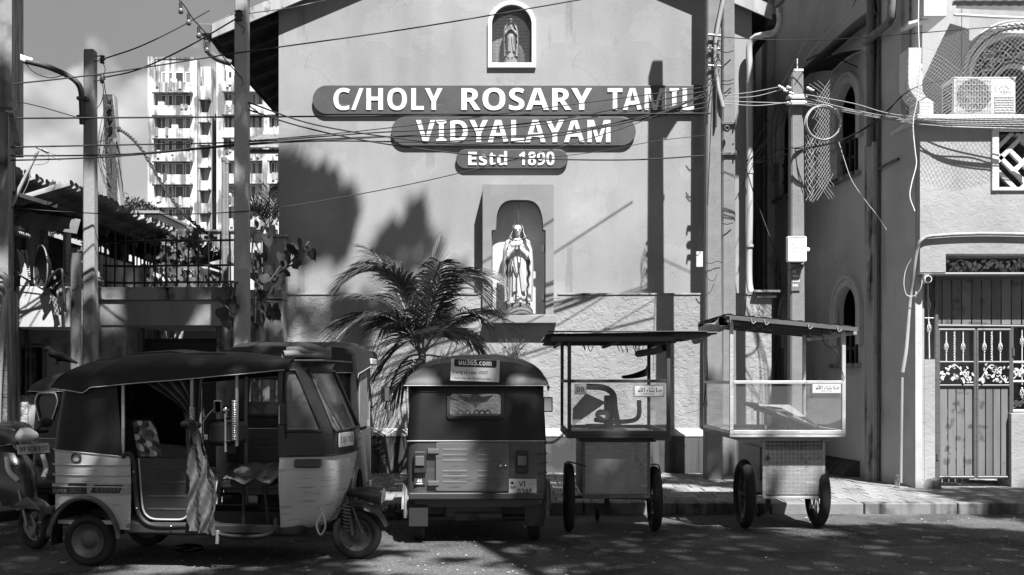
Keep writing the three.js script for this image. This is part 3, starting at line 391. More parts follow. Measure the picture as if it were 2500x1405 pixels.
// ---------------------------------------------------------------- yard behind the gateway
{
  const D = 30, o = thing('white_annex', 'low white annex with flat eaves behind the leaning pole', 'building', V(0, 0, -D)), m = mat(0.6, 0.9, 'plaster');
  mk('wall', box(wx(300, D), wx(388, D), 0, wy(524, D), -4, 0), m, o); mk('eaves', box(wx(284, D), wx(394, D), wy(523, D), wy(517, D), -4, 0.2), mat(0.3, 0.8, 'worn'), o);
  const q = thing('yard_wall', 'stained low yard wall seen through the railings', 'wall', V(0, 0, -24)); mk('wall', box(wx(360, 24), wx(600, 24), 0, wy(566, 24), -0.3, 0), mat(0.5, 0.9, 'grime'), q); mk('cap', box(wx(358, 24), wx(602, 24), wy(565.5, 24), wy(561, 24), -0.35, 0.04), mat(0.35, 0.9, 'grime'), q);
  const t = thing('tiled_cottage', 'small cottage with wavy tiled roof and gutter between pole and school', 'house', V(0, 0, -27)), X = (p) => wx(p, 27), Y = (p) => wy(p, 27);
  mk('wall', box(X(678), X(760), 0, Y(376), -3, 0), mat(0.65, 0.9, 'plaster'), t);
  mk('roof', sheet(lin(0, 1, 90), lin(0, 1, 8), (u, v) => V(lerp(X(596) - 0.2, X(712), u) + 0.5 * v, lerp(Y(358), Y(296), v) + 0.05 * Math.cos(u * 70), 0.6 - 2.2 * v)), mat(0.24, 0.9, 'grime'), t);
  mk('gutter', box(X(596), X(712), Y(374), Y(359.5), 0.55, 0.68), mat(0.5, 0.6, 'streak'), t); mk('fascia', box(X(600), X(712), Y(382), Y(375), 0.3, 0.5), mat(0.06, 0.8), t);
  for (const [px, top, r] of [[546, 386, 0.045], [554, 391, 0.034]]) tag(mk('vent_pipe', [bar(W(px, 720, 20), W(px, top, 20), r, 12), bar(W(px, top + 8, 20), W(px, top - 1, 20), r * 1.25, 12)], mat(0.4, 0.45, 'scuff', { metalness: 0.5 })), px < 550 ? 'thicker upright metal vent pipe behind the railings' : 'thinner upright metal vent pipe behind the railings', 'pipe');
  const gg = thing('gable_roof', 'pale sheet roof gable low behind the railings', 'roof', V(0, 0, -22)); mk('roof_panel', ext(shp([[wx(470, 22), wy(690, 22)], [wx(520, 22), wy(660, 22)], [wx(600, 22), wy(650, 22)], [wx(600, 22), wy(700, 22)]]), 0.4), mat(0.55, 0.8, 'plaster'), gg);
}
for (const [parts, n, sz, seed, label] of [
  [[[...W(415, 640, 17.4).toArray(), 0.5, 0.5, 0.4], [...W(450, 600, 17.6).toArray(), 0.5, 0.35, 0.4], [...W(440, 680, 17).toArray(), 0.6, 0.25, 0.5]], 520, 0.13, 11, 'broad-leaved bush sunlit behind the middle of the railings'],
  [[[...W(212, 640, 14.4).toArray(), 0.12, 0.35, 0.15], [...W(222, 690, 14.5).toArray(), 0.12, 0.2, 0.15]], 130, 0.1, 12, 'dark creeper clinging to the mossy pole'],
]) { const b = thing('bush', label, 'bush', V(parts[0][0], 0, parts[0][2])); mk('foliage', leafCloud(parts.map((p) => [p[0] - parts[0][0], p[1], p[2] - parts[0][2], p[3], p[4], p[5]]), n, sz, seed, HEART), mat(0.2, 0.4, 'foliage', { transmission: 0.3, thickness: 0 }), b); mk('stem', [bar(V(0, 0, 0), V(0.03, parts[0][1], 0), 0.03, 6, 0.012)], mat(0.1, 0.9), b); }
for (const [px, py, d, w, h, seed, label] of [[125, 470, 32, 1.1, 0.35, 21, 'distant treetop beyond the sagging roof'], [285, 505, 40, 1.5, 0.5, 22, 'distant treetop beside the leaning pole'], [330, 512, 48, 1.2, 0.45, 23, 'distant treetop between leaning pole and white annex']]) { const p = W(px, py, d), b = thing('tree', label, 'tree', V(p.x, 0, p.z)); mk('crown', leafCloud([[0, p.y, 0, w, h, 1], [w * 0.5, p.y - 0.3, 0.3, w * 0.7, h, 0.8], [-w * 0.5, p.y - 0.25, 0, w * 0.7, h * 0.9, 0.8]], 1500, 0.16, seed), leafM[0], b); mk('trunk', bar(V(0, 0, 0), V(0, p.y, 0), 0.12, 7, 0.05), mat(0.12, 0.9, 'streak'), b); }
function palm(label, at, height, list, mat0, o = {}) {
  const t = thing('palm_tree', label, 'palm tree', at); mk('trunk', [tube([V(0, 0, 0), V(0.03, height * 0.5, 0), V(0, height, 0)], o.tr ?? 0.05, 14, 8), ...(o.extra || [])], mat(0.2, 0.8, 'streak'), t);
  list.forEach(([c, tip, n, len, wid, oo], i) => { const [ra, lf] = frond(V(0, height - 0.05, 0), c, tip, n, len, wid, 31 + i, oo); const f = mk('frond', [lf], palmM[(oo && oo.tone) ?? i % 3], t); mk('rachis', ra, mat(0.14, 0.6), f); });
  return t;
}
{ // palm behind the railings, catching the sun
  const at = W(656, 700, 23); at.y = 0; const H = wy(560, 23), q = [];
  for (let i = 0; i < 9; i++) { const a = i / 9 * 6.28, dx = Math.cos(a), dz = Math.sin(a) * 0.6, up = 0.5 + 0.5 * Math.abs(Math.sin(i * 2.1)); q.push([V(dx * 0.35, H + up * 0.9, dz * 0.4), V(dx * 0.85, H + up * 0.9 - 0.25 + 0.2 * up, dz * 0.9), 26, 0.45, 0.03, { droop: 0.2, vee: 0.5 }]); }
  palm('feathery palm behind the railings against the second tower block', at, H, q);
}
// creepers with heart-shaped leaves about the concrete pole and pillar
{
  const r = rng(77), near = (list, d, j) => list.map(([x, y]) => W(x + (r() - 0.5) * j, y + (r() - 0.5) * j, d + (r() - 0.5) * 0.3));
  const L1 = []; for (const [x, y] of [[545, 705], [560, 712], [536, 735], [556, 742], [575, 735], [540, 765], [562, 770], [578, 762], [548, 722], [570, 755], [552, 785], [566, 790]]) L1.push(W(x, y - 12, 13.05 + r() * 0.15));
  leafyPlant('creeper', 'heart-leaved creeper hanging over the gateway beside the concrete pole', 'plant', [[W(580, 690, 13.05), W(560, 694, 13.1), W(545, 715, 13.1), W(548, 760, 13.1)], [W(575, 692, 13.1), W(570, 730, 13.1), W(565, 770, 13.1)]], L1, 3, 0.17, { tilt: 0.5 });
  const L2 = near(Array.from({ length: 34 }, () => [615 + r() * 70, 610 + r() * 140]), 14.3, 10);
  leafyPlant('creeper', 'dark heart-leaved creeper climbing between concrete pole and pillar', 'plant', [[W(622, 790, 14.3), W(626, 700, 14.3), W(640, 640, 14.3), W(622, 590, 14.4)], [W(628, 720, 14.3), W(655, 690, 14.2), W(685, 650, 14.2)], [W(630, 700, 14.3), W(615, 650, 14.3), W(618, 575, 14.4)]], L2, 4, 0.16);
  const L3 = near([[640, 690], [655, 672], [668, 650], [680, 668], [690, 640], [700, 660], [705, 628], [715, 645], [725, 612], [730, 632], [740, 600], [752, 592], [745, 622], [758, 610], [712, 600], [695, 612], [672, 690], [650, 710], [735, 585]], 14.6, 6);
  leafyPlant('creeper', 'leafy shoot reaching over the plaster wall from the pillar', 'plant', [[W(636, 720, 14.6), W(668, 690, 14.6), W(705, 645, 14.6), W(755, 590, 14.7)], [W(668, 690, 14.6), W(690, 660, 14.6), W(728, 640, 14.6)]], L3, 5, 0.17);
  const L4 = near([[628, 540], [640, 552], [652, 546], [634, 566], [648, 572], [660, 560], [618, 556]], 15.2, 4);
  leafyPlant('creeper', 'large pale leaves growing above the pillar cap', 'plant', [[W(640, 585, 15.3), W(640, 565, 15.2), W(648, 545, 15.2)]], L4, 6, 0.2);
  const L5 = near(Array.from({ length: 16 }, () => [625 + r() * 55, 735 + r() * 35]), 14.9, 6);
  leafyPlant('creeper', 'pointed leaves hanging from the ledge by the pillar foot', 'plant', [[W(630, 722, 14.95), W(650, 735, 14.9), W(680, 740, 14.9)]], L5, 9, 0.17, { tilt: 0.5 });
}
// the palm in front of the school wall
{
  const B = W(1030, 1150, 14.2); B.y = PAVE; const P = (x, y, dz = 0) => { const p = W(x, y, 14.2 + dz); return V(p.x - B.x, p.y - PAVE, p.z - B.z); }, H = P(1030, 860).y, f = (cx, cy, tx, ty, dz, n, len, tone, o = {}) => [P(cx, cy, dz * 0.5), P(tx, ty, dz), n, len, o.w ?? 0.027, { rr: 0.014, droop: o.droop ?? 0.55, vee: o.vee ?? 0.25, tone, from: o.from ?? 0.2 }];
  const pt = palm('feathery palm growing against the school wall beside the shrine', B, H, [
    f(985, 590, 850, 680, -0.5, 60, 0.58, 0, { from: 0.3 }), f(1000, 640, 900, 640, -0.3, 50, 0.5, 1), f(1060, 650, 1130, 660, -0.5, 50, 0.5, 0), f(950, 760, 850, 780, 0.1, 50, 0.55, 0), f(1110, 770, 1200, 760, 0.1, 50, 0.5, 1), f(1000, 760, 935, 800, -0.7, 44, 0.5, 0), f(1075, 770, 1120, 830, -0.7, 44, 0.5, 1), f(1060, 570, 1195, 745, -0.4, 60, 0.56, 1, { from: 0.3 }), f(940, 690, 820, 830, -0.7, 44, 0.62, 0), f(1120, 700, 1205, 800, -0.6, 44, 0.62, 0),
    f(985, 720, 880, 720, 0.5, 40, 0.55, 2), f(1080, 640, 1180, 680, 0.6, 44, 0.6, 2), f(1090, 760, 1180, 850, 0.4, 40, 0.5, 2, { droop: 0.8 }), f(1020, 780, 925, 900, -0.2, 34, 0.55, 1), f(960, 660, 905, 610, 0.7, 40, 0.55, 2), f(1010, 880, 960, 960, -0.4, 30, 0.5, 0), f(1045, 700, 1075, 640, -0.9, 36, 0.5, 0, { droop: 0.7 }), f(970, 850, 940, 1000, 0.2, 30, 0.5, 1), f(1085, 860, 1130, 920, -0.1, 26, 0.45, 2),
  ], 0, { tr: 0.05, extra: [tube([P(1030, 880), P(1035, 760), P(1052, 640), P(1075, 575)], 0.035, 16, 6)] });
  const sg = [];
  for (let i = 0; i < 16; i++) { const k = i / 15; sg.push(sheet(lin(0, 1, 6), [-1, 1], (u, v) => { const a = P(lerp(1040, 1045, k), lerp(800, 660, k)), b = P(lerp(1025, 1110, k), lerp(640, 575, Math.sin(k * 3.14)), -0.1); const p = a.lerp(b, u); p.x += v * 0.011 * (1 - u * 0.9); p.z += 0.02 * Math.sin(k * 9); return p; })); }
  mk('spear_leaf', sg, palmM[2], pt);
}
// ---------------------------------------------------------------- building on the right: sunlit front, shaded flank
{
  const D = 13.35, DO = 13.1, X = (p, d = D) => wx(p, d), Y = (p, d = D) => wy(p, d);
  const b = thing('corner_building', 'pale plastered corner building with jutting upper floor, arched windows and metal gate', 'building', V(0, 0, -D)), pl = mat(0.37, 0.9, 'plaster', { b: 'stucco', bs: 0.005 }), xr = X(2760);
  const oz = D - DO, x0 = X(2247, DO), ySo = Y(665, DO), yTop = Y(282, DO);
  // ground floor piers
  mk('pier', [rbox(X(2228), X(2258), PAVE - 0.05, ySo - 0.02, -0.5, 0, 0.012), box(X(2258), X(2284), PAVE - 0.05, Y(878), -0.5, -0.002), rbox(X(2470), xr, PAVE - 0.05, Y(1010), -0.4, -0.002, 0.01)], pl, b);
  mk('pier_foot', ext(shp([[X(2250), PAVE], [X(2285), PAVE], [X(2285), PAVE + 0.13], [X(2262), PAVE + 0.1]]), 0.18, 0.01).translate(0, 0, 0.002), mat(0.3, 0.9, 'grime'), b);
  // upper floor: front slab with window opening, soffit
  const us = shp([[x0, ySo], [X(2310, DO), ySo], [X(2310, DO), Y(620, DO)], [xr, Y(620, DO)], [xr, yTop], [x0, yTop]]);
  const w0 = X(2438, DO), w1 = X(2560, DO), wy0 = Y(458, DO), wy1 = Y(322, DO); us.holes.push(new THREE.Path([[w0, wy0], [w1, wy0], [w1, wy1], [w0, wy1]].map((q) => new THREE.Vector2(...q))));
  mk('upper_floor', [ext(us, 0.3).translate(0, 0, oz - 0.3)], pl, b);
  mk('soffit', [box(x0 + 0.002, xr, ySo - 0.02, ySo - 0.001, -0.6, oz - 0.01), box(X(2310, DO), xr, Y(622, DO), Y(620.5, DO), -0.6, oz - 0.31)], mat(0.5, 0.9, 'plaster'), b);
  // patterned window
  const wn = mk('window', [rbox(X(2421, DO), w0, Y(467, DO), Y(312, DO), oz - 0.12, oz + 0.03, 0.01), rbox(w0, w1 + 0.1, Y(467, DO), wy0, oz - 0.12, oz + 0.028, 0.01), rbox(w0, w1 + 0.1, wy1, Y(312, DO), oz - 0.12, oz + 0.028, 0.01), box(w1, w1 + 0.1, wy0, wy1, oz - 0.12, oz + 0.02)], mat(0.8, 0.6, 'plaster'), b);
  const L = [[2438, 362, 2478, 322], [2438, 395, 2511, 322], [2438, 372, 2524, 458], [2438, 412, 2484, 458], [2470, 362, 2520, 412], [2505, 340, 2560, 395], [2478, 420, 2560, 338], [2500, 458, 2560, 398], [2488, 322, 2560, 394]];
  for (const [a, c, e, f] of L) mk('lattice_bar', beam(V(X(a, DO), Y(c, DO), oz - 0.07 - 0.002 * (a % 7)), V(X(e, DO), Y(f, DO), oz - 0.07 - 0.002 * (a % 7)), 0.05, 0.055, V(0, 0, 1)), mat(0.8, 0.6, 'plaster'), wn);
  // balcony ledge, recessed arch wall, bracket scroll, roof beam, awning
  mk('balcony_ledge', [rbox(X(2241, 12.95), xr, Y(290, 12.95), Y(279, 12.95), -1, D - 12.95, 0.01)], mat(0.7, 0.8, 'plaster'), b);
  const za = D - 14.1, AX = X(2486, 14.1), AY = Y(205, 14.1), ri = 0.64;
  const aw = shp([[X(2225, 14.1), yTop], [xr, yTop], [xr, 9], [X(2225, 14.1), 9]]); const ah = new THREE.Path(); ah.moveTo(AX - ri, yTop + 0.02); ah.lineTo(AX + ri, yTop + 0.02); ah.lineTo(AX + ri, AY); ah.absarc(AX, AY, ri, 0, Math.PI); ah.closePath(); aw.holes.push(ah);
  mk('balcony_wall', ext(aw, 0.25, 0, 24).translate(0, 0, za - 0.25), mat(0.4, 0.9, 'plaster'), b);
  const ring = (r0, r1, z0, z1) => { const s = new THREE.Shape(); s.absarc(AX, AY, r1, -0.35, Math.PI + 0.35); s.absarc(AX, AY, r0, Math.PI + 0.35, -0.35, true); return ext(s, z1 - z0, 0.01, 30).translate(0, 0, z0); };
  const ar = mk('arch_moulding', [ring(ri, ri + 0.07, za - 0.05, za + 0.05), ring(ri + 0.095, ri + 0.16, za, za + 0.07), ring(ri + 0.18, ri + 0.2, za, za + 0.04)], mat(0.66, 0.8, 'plaster'), b);
  mk('rope_detail', lin(0, 1, 34).map((u) => { const a = -0.2 + u * 3.54; return beam(V(AX + Math.cos(a) * (ri + 0.1), AY + Math.sin(a) * (ri + 0.1), za + 0.085), V(AX + Math.cos(a + 0.1) * (ri + 0.155), AY + Math.sin(a + 0.1) * (ri + 0.155), za + 0.085), 0.014, 0.014); }), mat(0.6, 0.8), ar);
  const sc = []; for (let k = 0; k < 8; k++) { const a = k / 7 * Math.PI; for (const s of [1, -1]) { const p = []; for (let i = 0; i < 14; i++) { const q = a + s * 0.19 * Math.sin(i * 0.5), rr = 0.3 + i * 0.024 + 0.03 * Math.cos(i * 0.9); p.push(V(AX + Math.cos(q) * rr, AY + Math.sin(q) * rr, za - 0.12)); } sc.push(tube(p, 0.009, 30, 4)); } }
  for (let k = 0; k < 40; k++) { const a = (k % 20) / 19 * Math.PI, rr = k < 20 ? 0.42 : 0.56; sc.push(new THREE.TorusGeometry(0.032, 0.007, 4, 12).translate(AX + Math.cos(a) * rr, AY + Math.sin(a) * rr, za - 0.12)); }
  mk('scroll_grille', sc, mat(0.5, 0.5), ar);
  mk('arch_inner', [ext((() => { const s = new THREE.Shape(); s.absarc(AX, AY, 0.3, -0.2, Math.PI + 0.2); s.absarc(AX, AY, 0.25, Math.PI + 0.2, -0.2, true); return s; })(), 0.06, 0, 24).translate(0, 0, za - 0.16), box(AX - 0.3, AX - 0.25, yTop, AY, za - 0.16, za - 0.1)], mat(0.35, 0.7), ar);
  // corner bracket: a lit strip that sweeps outward at its foot
  const bs2 = new THREE.Shape(); bs2.moveTo(X(2221, 13), Y(115, 13)); bs2.lineTo(X(2253, 13), Y(115, 13)); bs2.lineTo(X(2250, 13), Y(205, 13)); bs2.quadraticCurveTo(X(2256, 13), Y(235, 13), X(2282, 13), Y(247, 13)); bs2.lineTo(X(2246, 13), Y(247, 13)); bs2.quadraticCurveTo(X(2224, 13), Y(225, 13), X(2220, 13), Y(205, 13));
  mk('bracket', ext(bs2, 0.3, 0.006).translate(0, 0, 0.02), mat(0.72, 0.85, 'plaster'), b); mk('pedestal', rbox(X(2246, 12.98), X(2281, 12.98), Y(279, 12.98), Y(246, 12.98), -0.1, D - 12.99, 0.01), mat(0.7, 0.85, 'plaster'), b);
  mk('corner_pier', box(X(2222, 13.3), X(2254, 13.3), Y(279, 13.3), Y(-160, 13.3), -0.3, 0.018), mat(0.4, 0.9, 'grime'), b);
  mk('roof_beam', [rbox(X(2256, 12.95), X(2312, 12.95), Y(40, 12.95), Y(-60, 12.95), -0.2, D - 12.95, 0.01), ext(shp([[X(2222, 13), Y(57, 13)], [X(2300, 13), Y(36, 13)], [X(2300, 13), Y(30, 13)], [X(2222, 13), Y(50, 13)]]), 0.3).translate(0, 0, 0.01)], mat(0.62, 0.85, 'plaster'), b);
  // flank wall, running back from the corner
  const C = V(5.02, 0, -13.2), dir = V(-0.1216, 0, -1).normalize(), th = Math.atan2(-dir.z, dir.x), K = (p) => { const k = (p - CX) / F, t = (5.02 - 13.2 * k) / (k + 0.1216); return t; }, T = (p) => K(p) * Math.hypot(1, 0.1216), YS = (p, px) => wy(p, 13.2 + K(px));
  const f = sub('flank', b); f.position.set(C.x, 0, C.z + D); f.rotation.y = th;
  const fw = mat(0.52, 0.92, 'plaster', { b: 'plaster', bs: 0.012 }), fw2 = mat(0.30, 0.92, 'grime');
  const fs = shp([[0.03, 0], [9, 0], [9, 9], [0.03, 9]]), wins = [[2096, 2044, 430, 205], [2096, 2046, 888, 700], [1936, 1903, 480, 270], [1945, 1915, 940, 735]];
  for (const [pa, pb, yb, yt] of wins) { const a = T(pa), c = T(pb), m = (pa + pb) / 2; fs.holes.push(arch(a, c, YS(yb, m), YS(yt, m), THREE.Path)); }
  mk('flank_wall', ext(fs, 0.09, 0, 16), fw, f);
  for (const [pa, pb, yb, yt] of wins) { const a = T(pa), c = T(pb), m = (pa + pb) / 2, y0 = YS(yb, m), y1 = YS(yt, m), hr = (c - a) / 2, mx = (a + c) / 2, ys = y1 - hr, band = (r0, r1) => { const q = new THREE.Shape(); q.moveTo(mx + r0, ys - 0.5); q.lineTo(mx + r1, ys - 0.5); q.lineTo(mx + r1, ys); q.absarc(mx, ys, r1, 0, Math.PI); q.lineTo(mx - r1, ys - 0.5); q.lineTo(mx - r0, ys - 0.5); q.lineTo(mx - r0, ys); q.absarc(mx, ys, r0, Math.PI, 0, true); return q; }, o = band(hr + 0.1, hr + 0.16), o2 = band(hr, hr + 0.095);
    const w = mk('arched_window', [ext(o, 0.08, 0.01, 20).translate(0, 0, -0.06), ext(o2, 0.06, 0.006, 20).translate(0, 0, -0.04)], mat(0.55, 0.85, 'plaster'), f);
    mk('window_bar', [...[0.25, 0.5, 0.75].map((u) => box(lerp(a, c, u) - 0.02, lerp(a, c, u) + 0.02, y0, lerp(y0, y1, 0.45), 0.03, 0.05)), ...[0.2, 0.4].map((u) => box(a, c, lerp(y0, y1, u) - 0.02, lerp(y0, y1, u) + 0.02, 0.052, 0.07))], mat(0.06, 0.6, 'worn'), w); mk('sill', rbox(a - 0.1, c + 0.1, y0 - 0.06, y0, -0.1, 0.1, 0.01), mat(0.34, 0.9, 'grime'), w); }
  mk('pilaster', [rbox(T(2150), T(2128), 0, YS(360, 2120), -0.1, -0.002, 0.012), rbox(T(2150), T(2128), YS(360, 2120) + 0.002, 9, -0.03, -0.002, 0.012)], mat(0.42, 0.92, 'grime'), f);
  mk('pilaster', [rbox(T(1893), T(1878), 0, 9, -0.14, -0.002, 0.012)], mat(0.42, 0.92, 'grime'), f);
  const pm = mat(0.16, 0.6, 'streak'), vp = (p, y0, y1, r, z) => bar(V(T(p), y0, z), V(T(p), y1, z), r, 12);
  mk('drainpipe', [vp(2142, YS(357, 2142), 9, 0.055, -0.09), ...[40, 130, 260].map((y) => bar(V(T(2142), YS(y, 2142) - 0.03, -0.09), V(T(2142), YS(y, 2142) + 0.03, -0.09), 0.062, 12))], pm, f);
  mk('drainpipe', [vp(2151, 0, 9, 0.02, -0.03), ...[590, 800, 1000].map((y) => bar(V(T(2151), YS(y, 2151) - 0.02, -0.03), V(T(2151), YS(y, 2151) + 0.02, -0.03), 0.027, 10)), tube([V(T(2151), YS(415, 2151), -0.04), V(T(2168), YS(405, 2168), -0.05), V(T(2200), YS(388, 2200), -0.03)], 0.018, 12, 8)], mat(0.13, 0.6, 'streak'), f);
  mk('drainpipe', [tube([V(T(2200), 8, -0.12), V(T(2200), YS(20, 2200), -0.12), V(T(2196), YS(50, 2196), -0.12), V(T(2180), YS(70, 2180), -0.14), V(T(2140), YS(104, 2140), -0.16)], 0.055, 30, 12)], mat(0.22, 0.6, 'streak'), f);
  mk('drainpipe', [tube([V(T(2150), YS(25, 2150), -0.02), V(T(2118), YS(60, 2118), -0.12), V(T(2040), YS(130, 2040), -0.14), V(T(1962), YS(200, 1962), -0.14)], 0.07, 20, 12)], mat(0.07, 0.6, 'streak'), f);
  mk('drainpipe', [vp(1893, 0, 9, 0.035, -0.2), vp(1908, 0, YS(640, 1908), 0.03, -0.05)], mat(0.14, 0.7, 'streak'), f);
  mk('canopy', [tube([V(T(2112), YS(165, 2112), -0.1), V(T(2090), YS(135, 2090), -0.45), V(T(2050), YS(150, 2050), -0.5)], 0.01, 10, 5), sheet(lin(0, 1, 6), lin(0, 1, 6), (u, v) => V(lerp(T(2110), T(2035), u), YS(150, 2070) - 0.12 * v * v + 0.05 * Math.sin(u * 3), -0.02 - 0.5 * v))], mat(0.025, 0.9, 'grime'), f);
  mk('frame', [box(T(1916), T(1898), YS(12, 1905), 9, -0.05, 0.02)], mat(0.3, 0.8), f);
  mk('foot_step', [prismX([[-0.35, 0], [0, 0], [0, 0.34], [-0.1, 0.3]], T(2100), T(1990))], mat(0.08, 0.9, 'grime'), f);
  mk('partition', [box(0.7, 9, 0, 9, 1.0, 1.1), box(0.7, 0.78, 0, 9, 0.1, 0.99), box(8.9, 9, 0, 9, 0.1, 0.99), ...[2.9, 5.9, 8.9].map((y) => box(0.79, 8.89, y, y + 0.1, 0.1, 0.99))], mat(0.4, 0.9, 'plaster'), f);  // unseen walls and floors added so the window openings stay dark
  mk('roof_slab', box(4.3, xr, 9, 9.2, -9, 0.1), fw2, b);
  mk('inner_wall', [box(X(2290), xr, 0, yTop, -2.6, -2.5), box(xr - 0.2, xr, 0, 9, -9, -0.01), box(X(2290), xr, 2.62, 2.7, -2.5, -0.61), box(X(2290), xr, 0, PAVE, -2.5, 0), box(4, xr, 0, 9, -9.2, -9)], mat(0.5, 0.9, 'plaster'), b);
}
{ // far end of the alley
  const D = 18.9, a = thing('alley_wall', 'narrow grey end wall of the alley with dark arched opening', 'wall', V(0, 0, -D)), s = shp([[3.3, 0], [5.2, 0], [5.2, 9], [3.3, 9]]); s.holes.push(arch(wx(1845, D), wx(1862, D), wy(612, D), wy(478, D), THREE.Path));
  mk('wall', ext(s, 0.2).translate(0, 0, -0.2), mat(0.42, 0.9, 'grime'), a); mk('inner_room', [box(3.3, 5.2, 0, 9, -2.4, -2.2), box(3.3, 3.4, 0, 9, -2.2, -0.2), box(5.1, 5.2, 0, 9, -2.2, -0.2), box(3.3, 5.2, 8.9, 9, -2.2, -0.2)], mat(0.42, 0.9, 'plaster'), a);
}
// ---------------------------------------------------------------- gate of the corner building
{
  const D = 13.42, g = thing('metal_gate', 'tall metal double gate with board panels, twisted bars and leaf scrollwork', 'gate', V(0, 0, -D)), X = (p) => wx(p, D), Y = (p) => wy(p, D), fm = mat(0.15, 0.45, 'worn', { metalness: 0.3 }), wm = [0.17, 0.2, 0.23].map((q) => mat(q, 0.6, 'streak', { b: 'streak', bs: 0.003 })), sm2 = mat(0.55, 0.45), r = rng(6);
  const tb = (a, b, c, d, w = 0.02) => bar(V(X(a), Y(b), 0), V(X(c), Y(d), 0), w, 8);
  mk('frame', [tb(2286, 1175, 2286, 672, 0.03), tb(2286, 677, 2560, 677, 0.022), tb(2290, 796, 2560, 798, 0.02), tb(2471, 1172, 2471, 800, 0.022)], fm, g);
  for (let i = 0; i < 11; i++) { const a = [2289, 2302, 2326, 2350, 2375, 2399, 2423, 2447, 2472, 2497, 2521][i], b = [2301, 2325, 2349, 2374, 2398, 2422, 2446, 2471, 2496, 2520, 2545][i]; mk('board', rbox(X(a) + 0.004, X(b) - 0.006, Y(793), Y(682), -0.03 - r() * 0.008, -0.012, 0.004), wm[r() * 3 | 0], g); }
  const leaf = (a, b, bars) => {
    const lf = mk('leaf', [tb(a, 1168, a, 805), tb(b, 1168, b, 805), tb(a, 806, b, 806), tb(a, 885, b, 885, 0.016), tb(a, 942, b, 942, 0.016), tb(a, 1166, b, 1166)], fm, g); const n = 4;
    for (let i = 0; i < n; i++) mk('board', rbox(X(lerp(a + 4, b - 3, i / n)) + 0.003, X(lerp(a + 4, b - 3, (i + 1) / n)) - 0.009, Y(1162), Y(947), -0.03 - r() * 0.006, -0.01, 0.004), wm[r() * 3 | 0], lf);
    bars.forEach((p, i) => { if (i === 1) mk('twisted_bar', [0, Math.PI].map((ph) => tube(lin(0, 1, 30).map((u) => V(X(p) + 0.007 * Math.cos(u * 38 + ph), lerp(Y(884), Y(806), u), 0.007 * Math.sin(u * 38 + ph))), 0.008, 60, 4)), sm2, lf); else mk('baluster', [tb(p, 884, p, 806, 0.0085), ...basket(X(p), Y(848), 0.06)], sm2, lf); });
    mk('scrollwork', scroll(X(a + 3), X(b - 3), Y(939), Y(888)), sm2, lf);
  };
  function basket(x, y, h) { const o = [ball(x, y + h, 0, 0.013, 8), ball(x, y - h, 0, 0.013, 8)]; for (let k = 0; k < 5; k++) o.push(tube(lin(0, 1, 10).map((u) => { const a = k * 1.257 + u * 2.2, q = 0.026 * Math.sin(u * Math.PI); return V(x + q * Math.cos(a), y - h + 2 * h * u, q * Math.sin(a)); }), 0.005, 16, 4)); return o; }
  function scroll(x0, x1, y0, y1, n = 1) {
    const o = [], A = (y1 - y0) * 0.42, yc = (y0 + y1) / 2, w = (u) => V(lerp(x0, x1, u), yc + A * Math.sin(u * n * 6.28 - 1.2), 0); o.push(tube(lin(0, 1, 24 * n).map(w), 0.007, 40 * n, 4));
    const q = rng(Math.round(x0 * 100)); const lg = LANCE;
    for (let k = 0; k < 26 * n; k++) { const s = 0.055 * (0.7 + 0.6 * q()), e = lg.clone().scale(s * 1.5, s, s); e.rotateZ(q() * 6.28).rotateY((q() - 0.5) * 1.2).rotateX((q() - 0.5)); e.translate(lerp(x0 + 0.02, x1 - 0.02, (k + q()) / (26 * n)), lerp(y0 + 0.03, y1 - 0.03, q()), 0.012 * q()); o.push(e); }
    for (let k = 0; k < 6 * n; k++) { const cx = lerp(x0 + 0.04, x1 - 0.04, q()), cy = lerp(y0 + 0.05, y1 - 0.05, q()); o.push(tube(lin(0, 1, 12).map((u) => V(cx + 0.04 * (1 - u) * Math.cos(u * 7 + k), cy + 0.04 * (1 - u) * Math.sin(u * 7 + k), 0)), 0.0055, 20, 4)); }
    return o;
  }
  leaf(2292, 2380, [2311, 2331, 2352]); leaf(2386, 2467, [2404, 2422, 2443]);
  mk('baluster', [tb(2496, 940, 2496, 806, 0.0085), ...basket(X(2496), Y(835), 0.06), ...basket(X(2496), Y(960), 0.06), tb(2472, 885, 2560, 885, 0.016), tb(2472, 932, 2560, 932, 0.016), tb(2472, 1004, 2560, 1004, 0.02)], sm2, g);
  mk('scrollwork', scroll(X(2475), X(2545), Y(930), Y(888)), sm2, g); mk('scrollwork', scroll(X(2475), X(2545), Y(1000), Y(972)), mat(0.05, 0.5), g);
  mk('transom_scrollwork', scroll(X(2312), X(2545), Y(672), Y(632), 3), mat(0.34, 0.5), g); mk('transom_bar', [tb(2306, 630, 2560, 630, 0.008)], fm, g);
  for (const y of [860, 1095]) mk('hinge', bar(V(X(2473), Y(y) - 0.05, 0.025), V(X(2473), Y(y) + 0.05, 0.025), 0.014), fm, g);
  mk('hinge', bar(V(X(2288), Y(1115) - 0.04, 0.03), V(X(2288), Y(1115) + 0.04, 0.03), 0.016), fm, g);
  const s2 = thing('pier_grille', 'slim ornate iron bar in the slot beside the gate', 'grille', V(0, 0, -D)); mk('bar', [tb(2270, 876, 2266, 690, 0.009), ...basket(X(2268), Y(745), 0.07), ...basket(X(2269), Y(803), 0.07), tb(2258, 777, 2280, 777, 0.008)], sm2, s2);
}
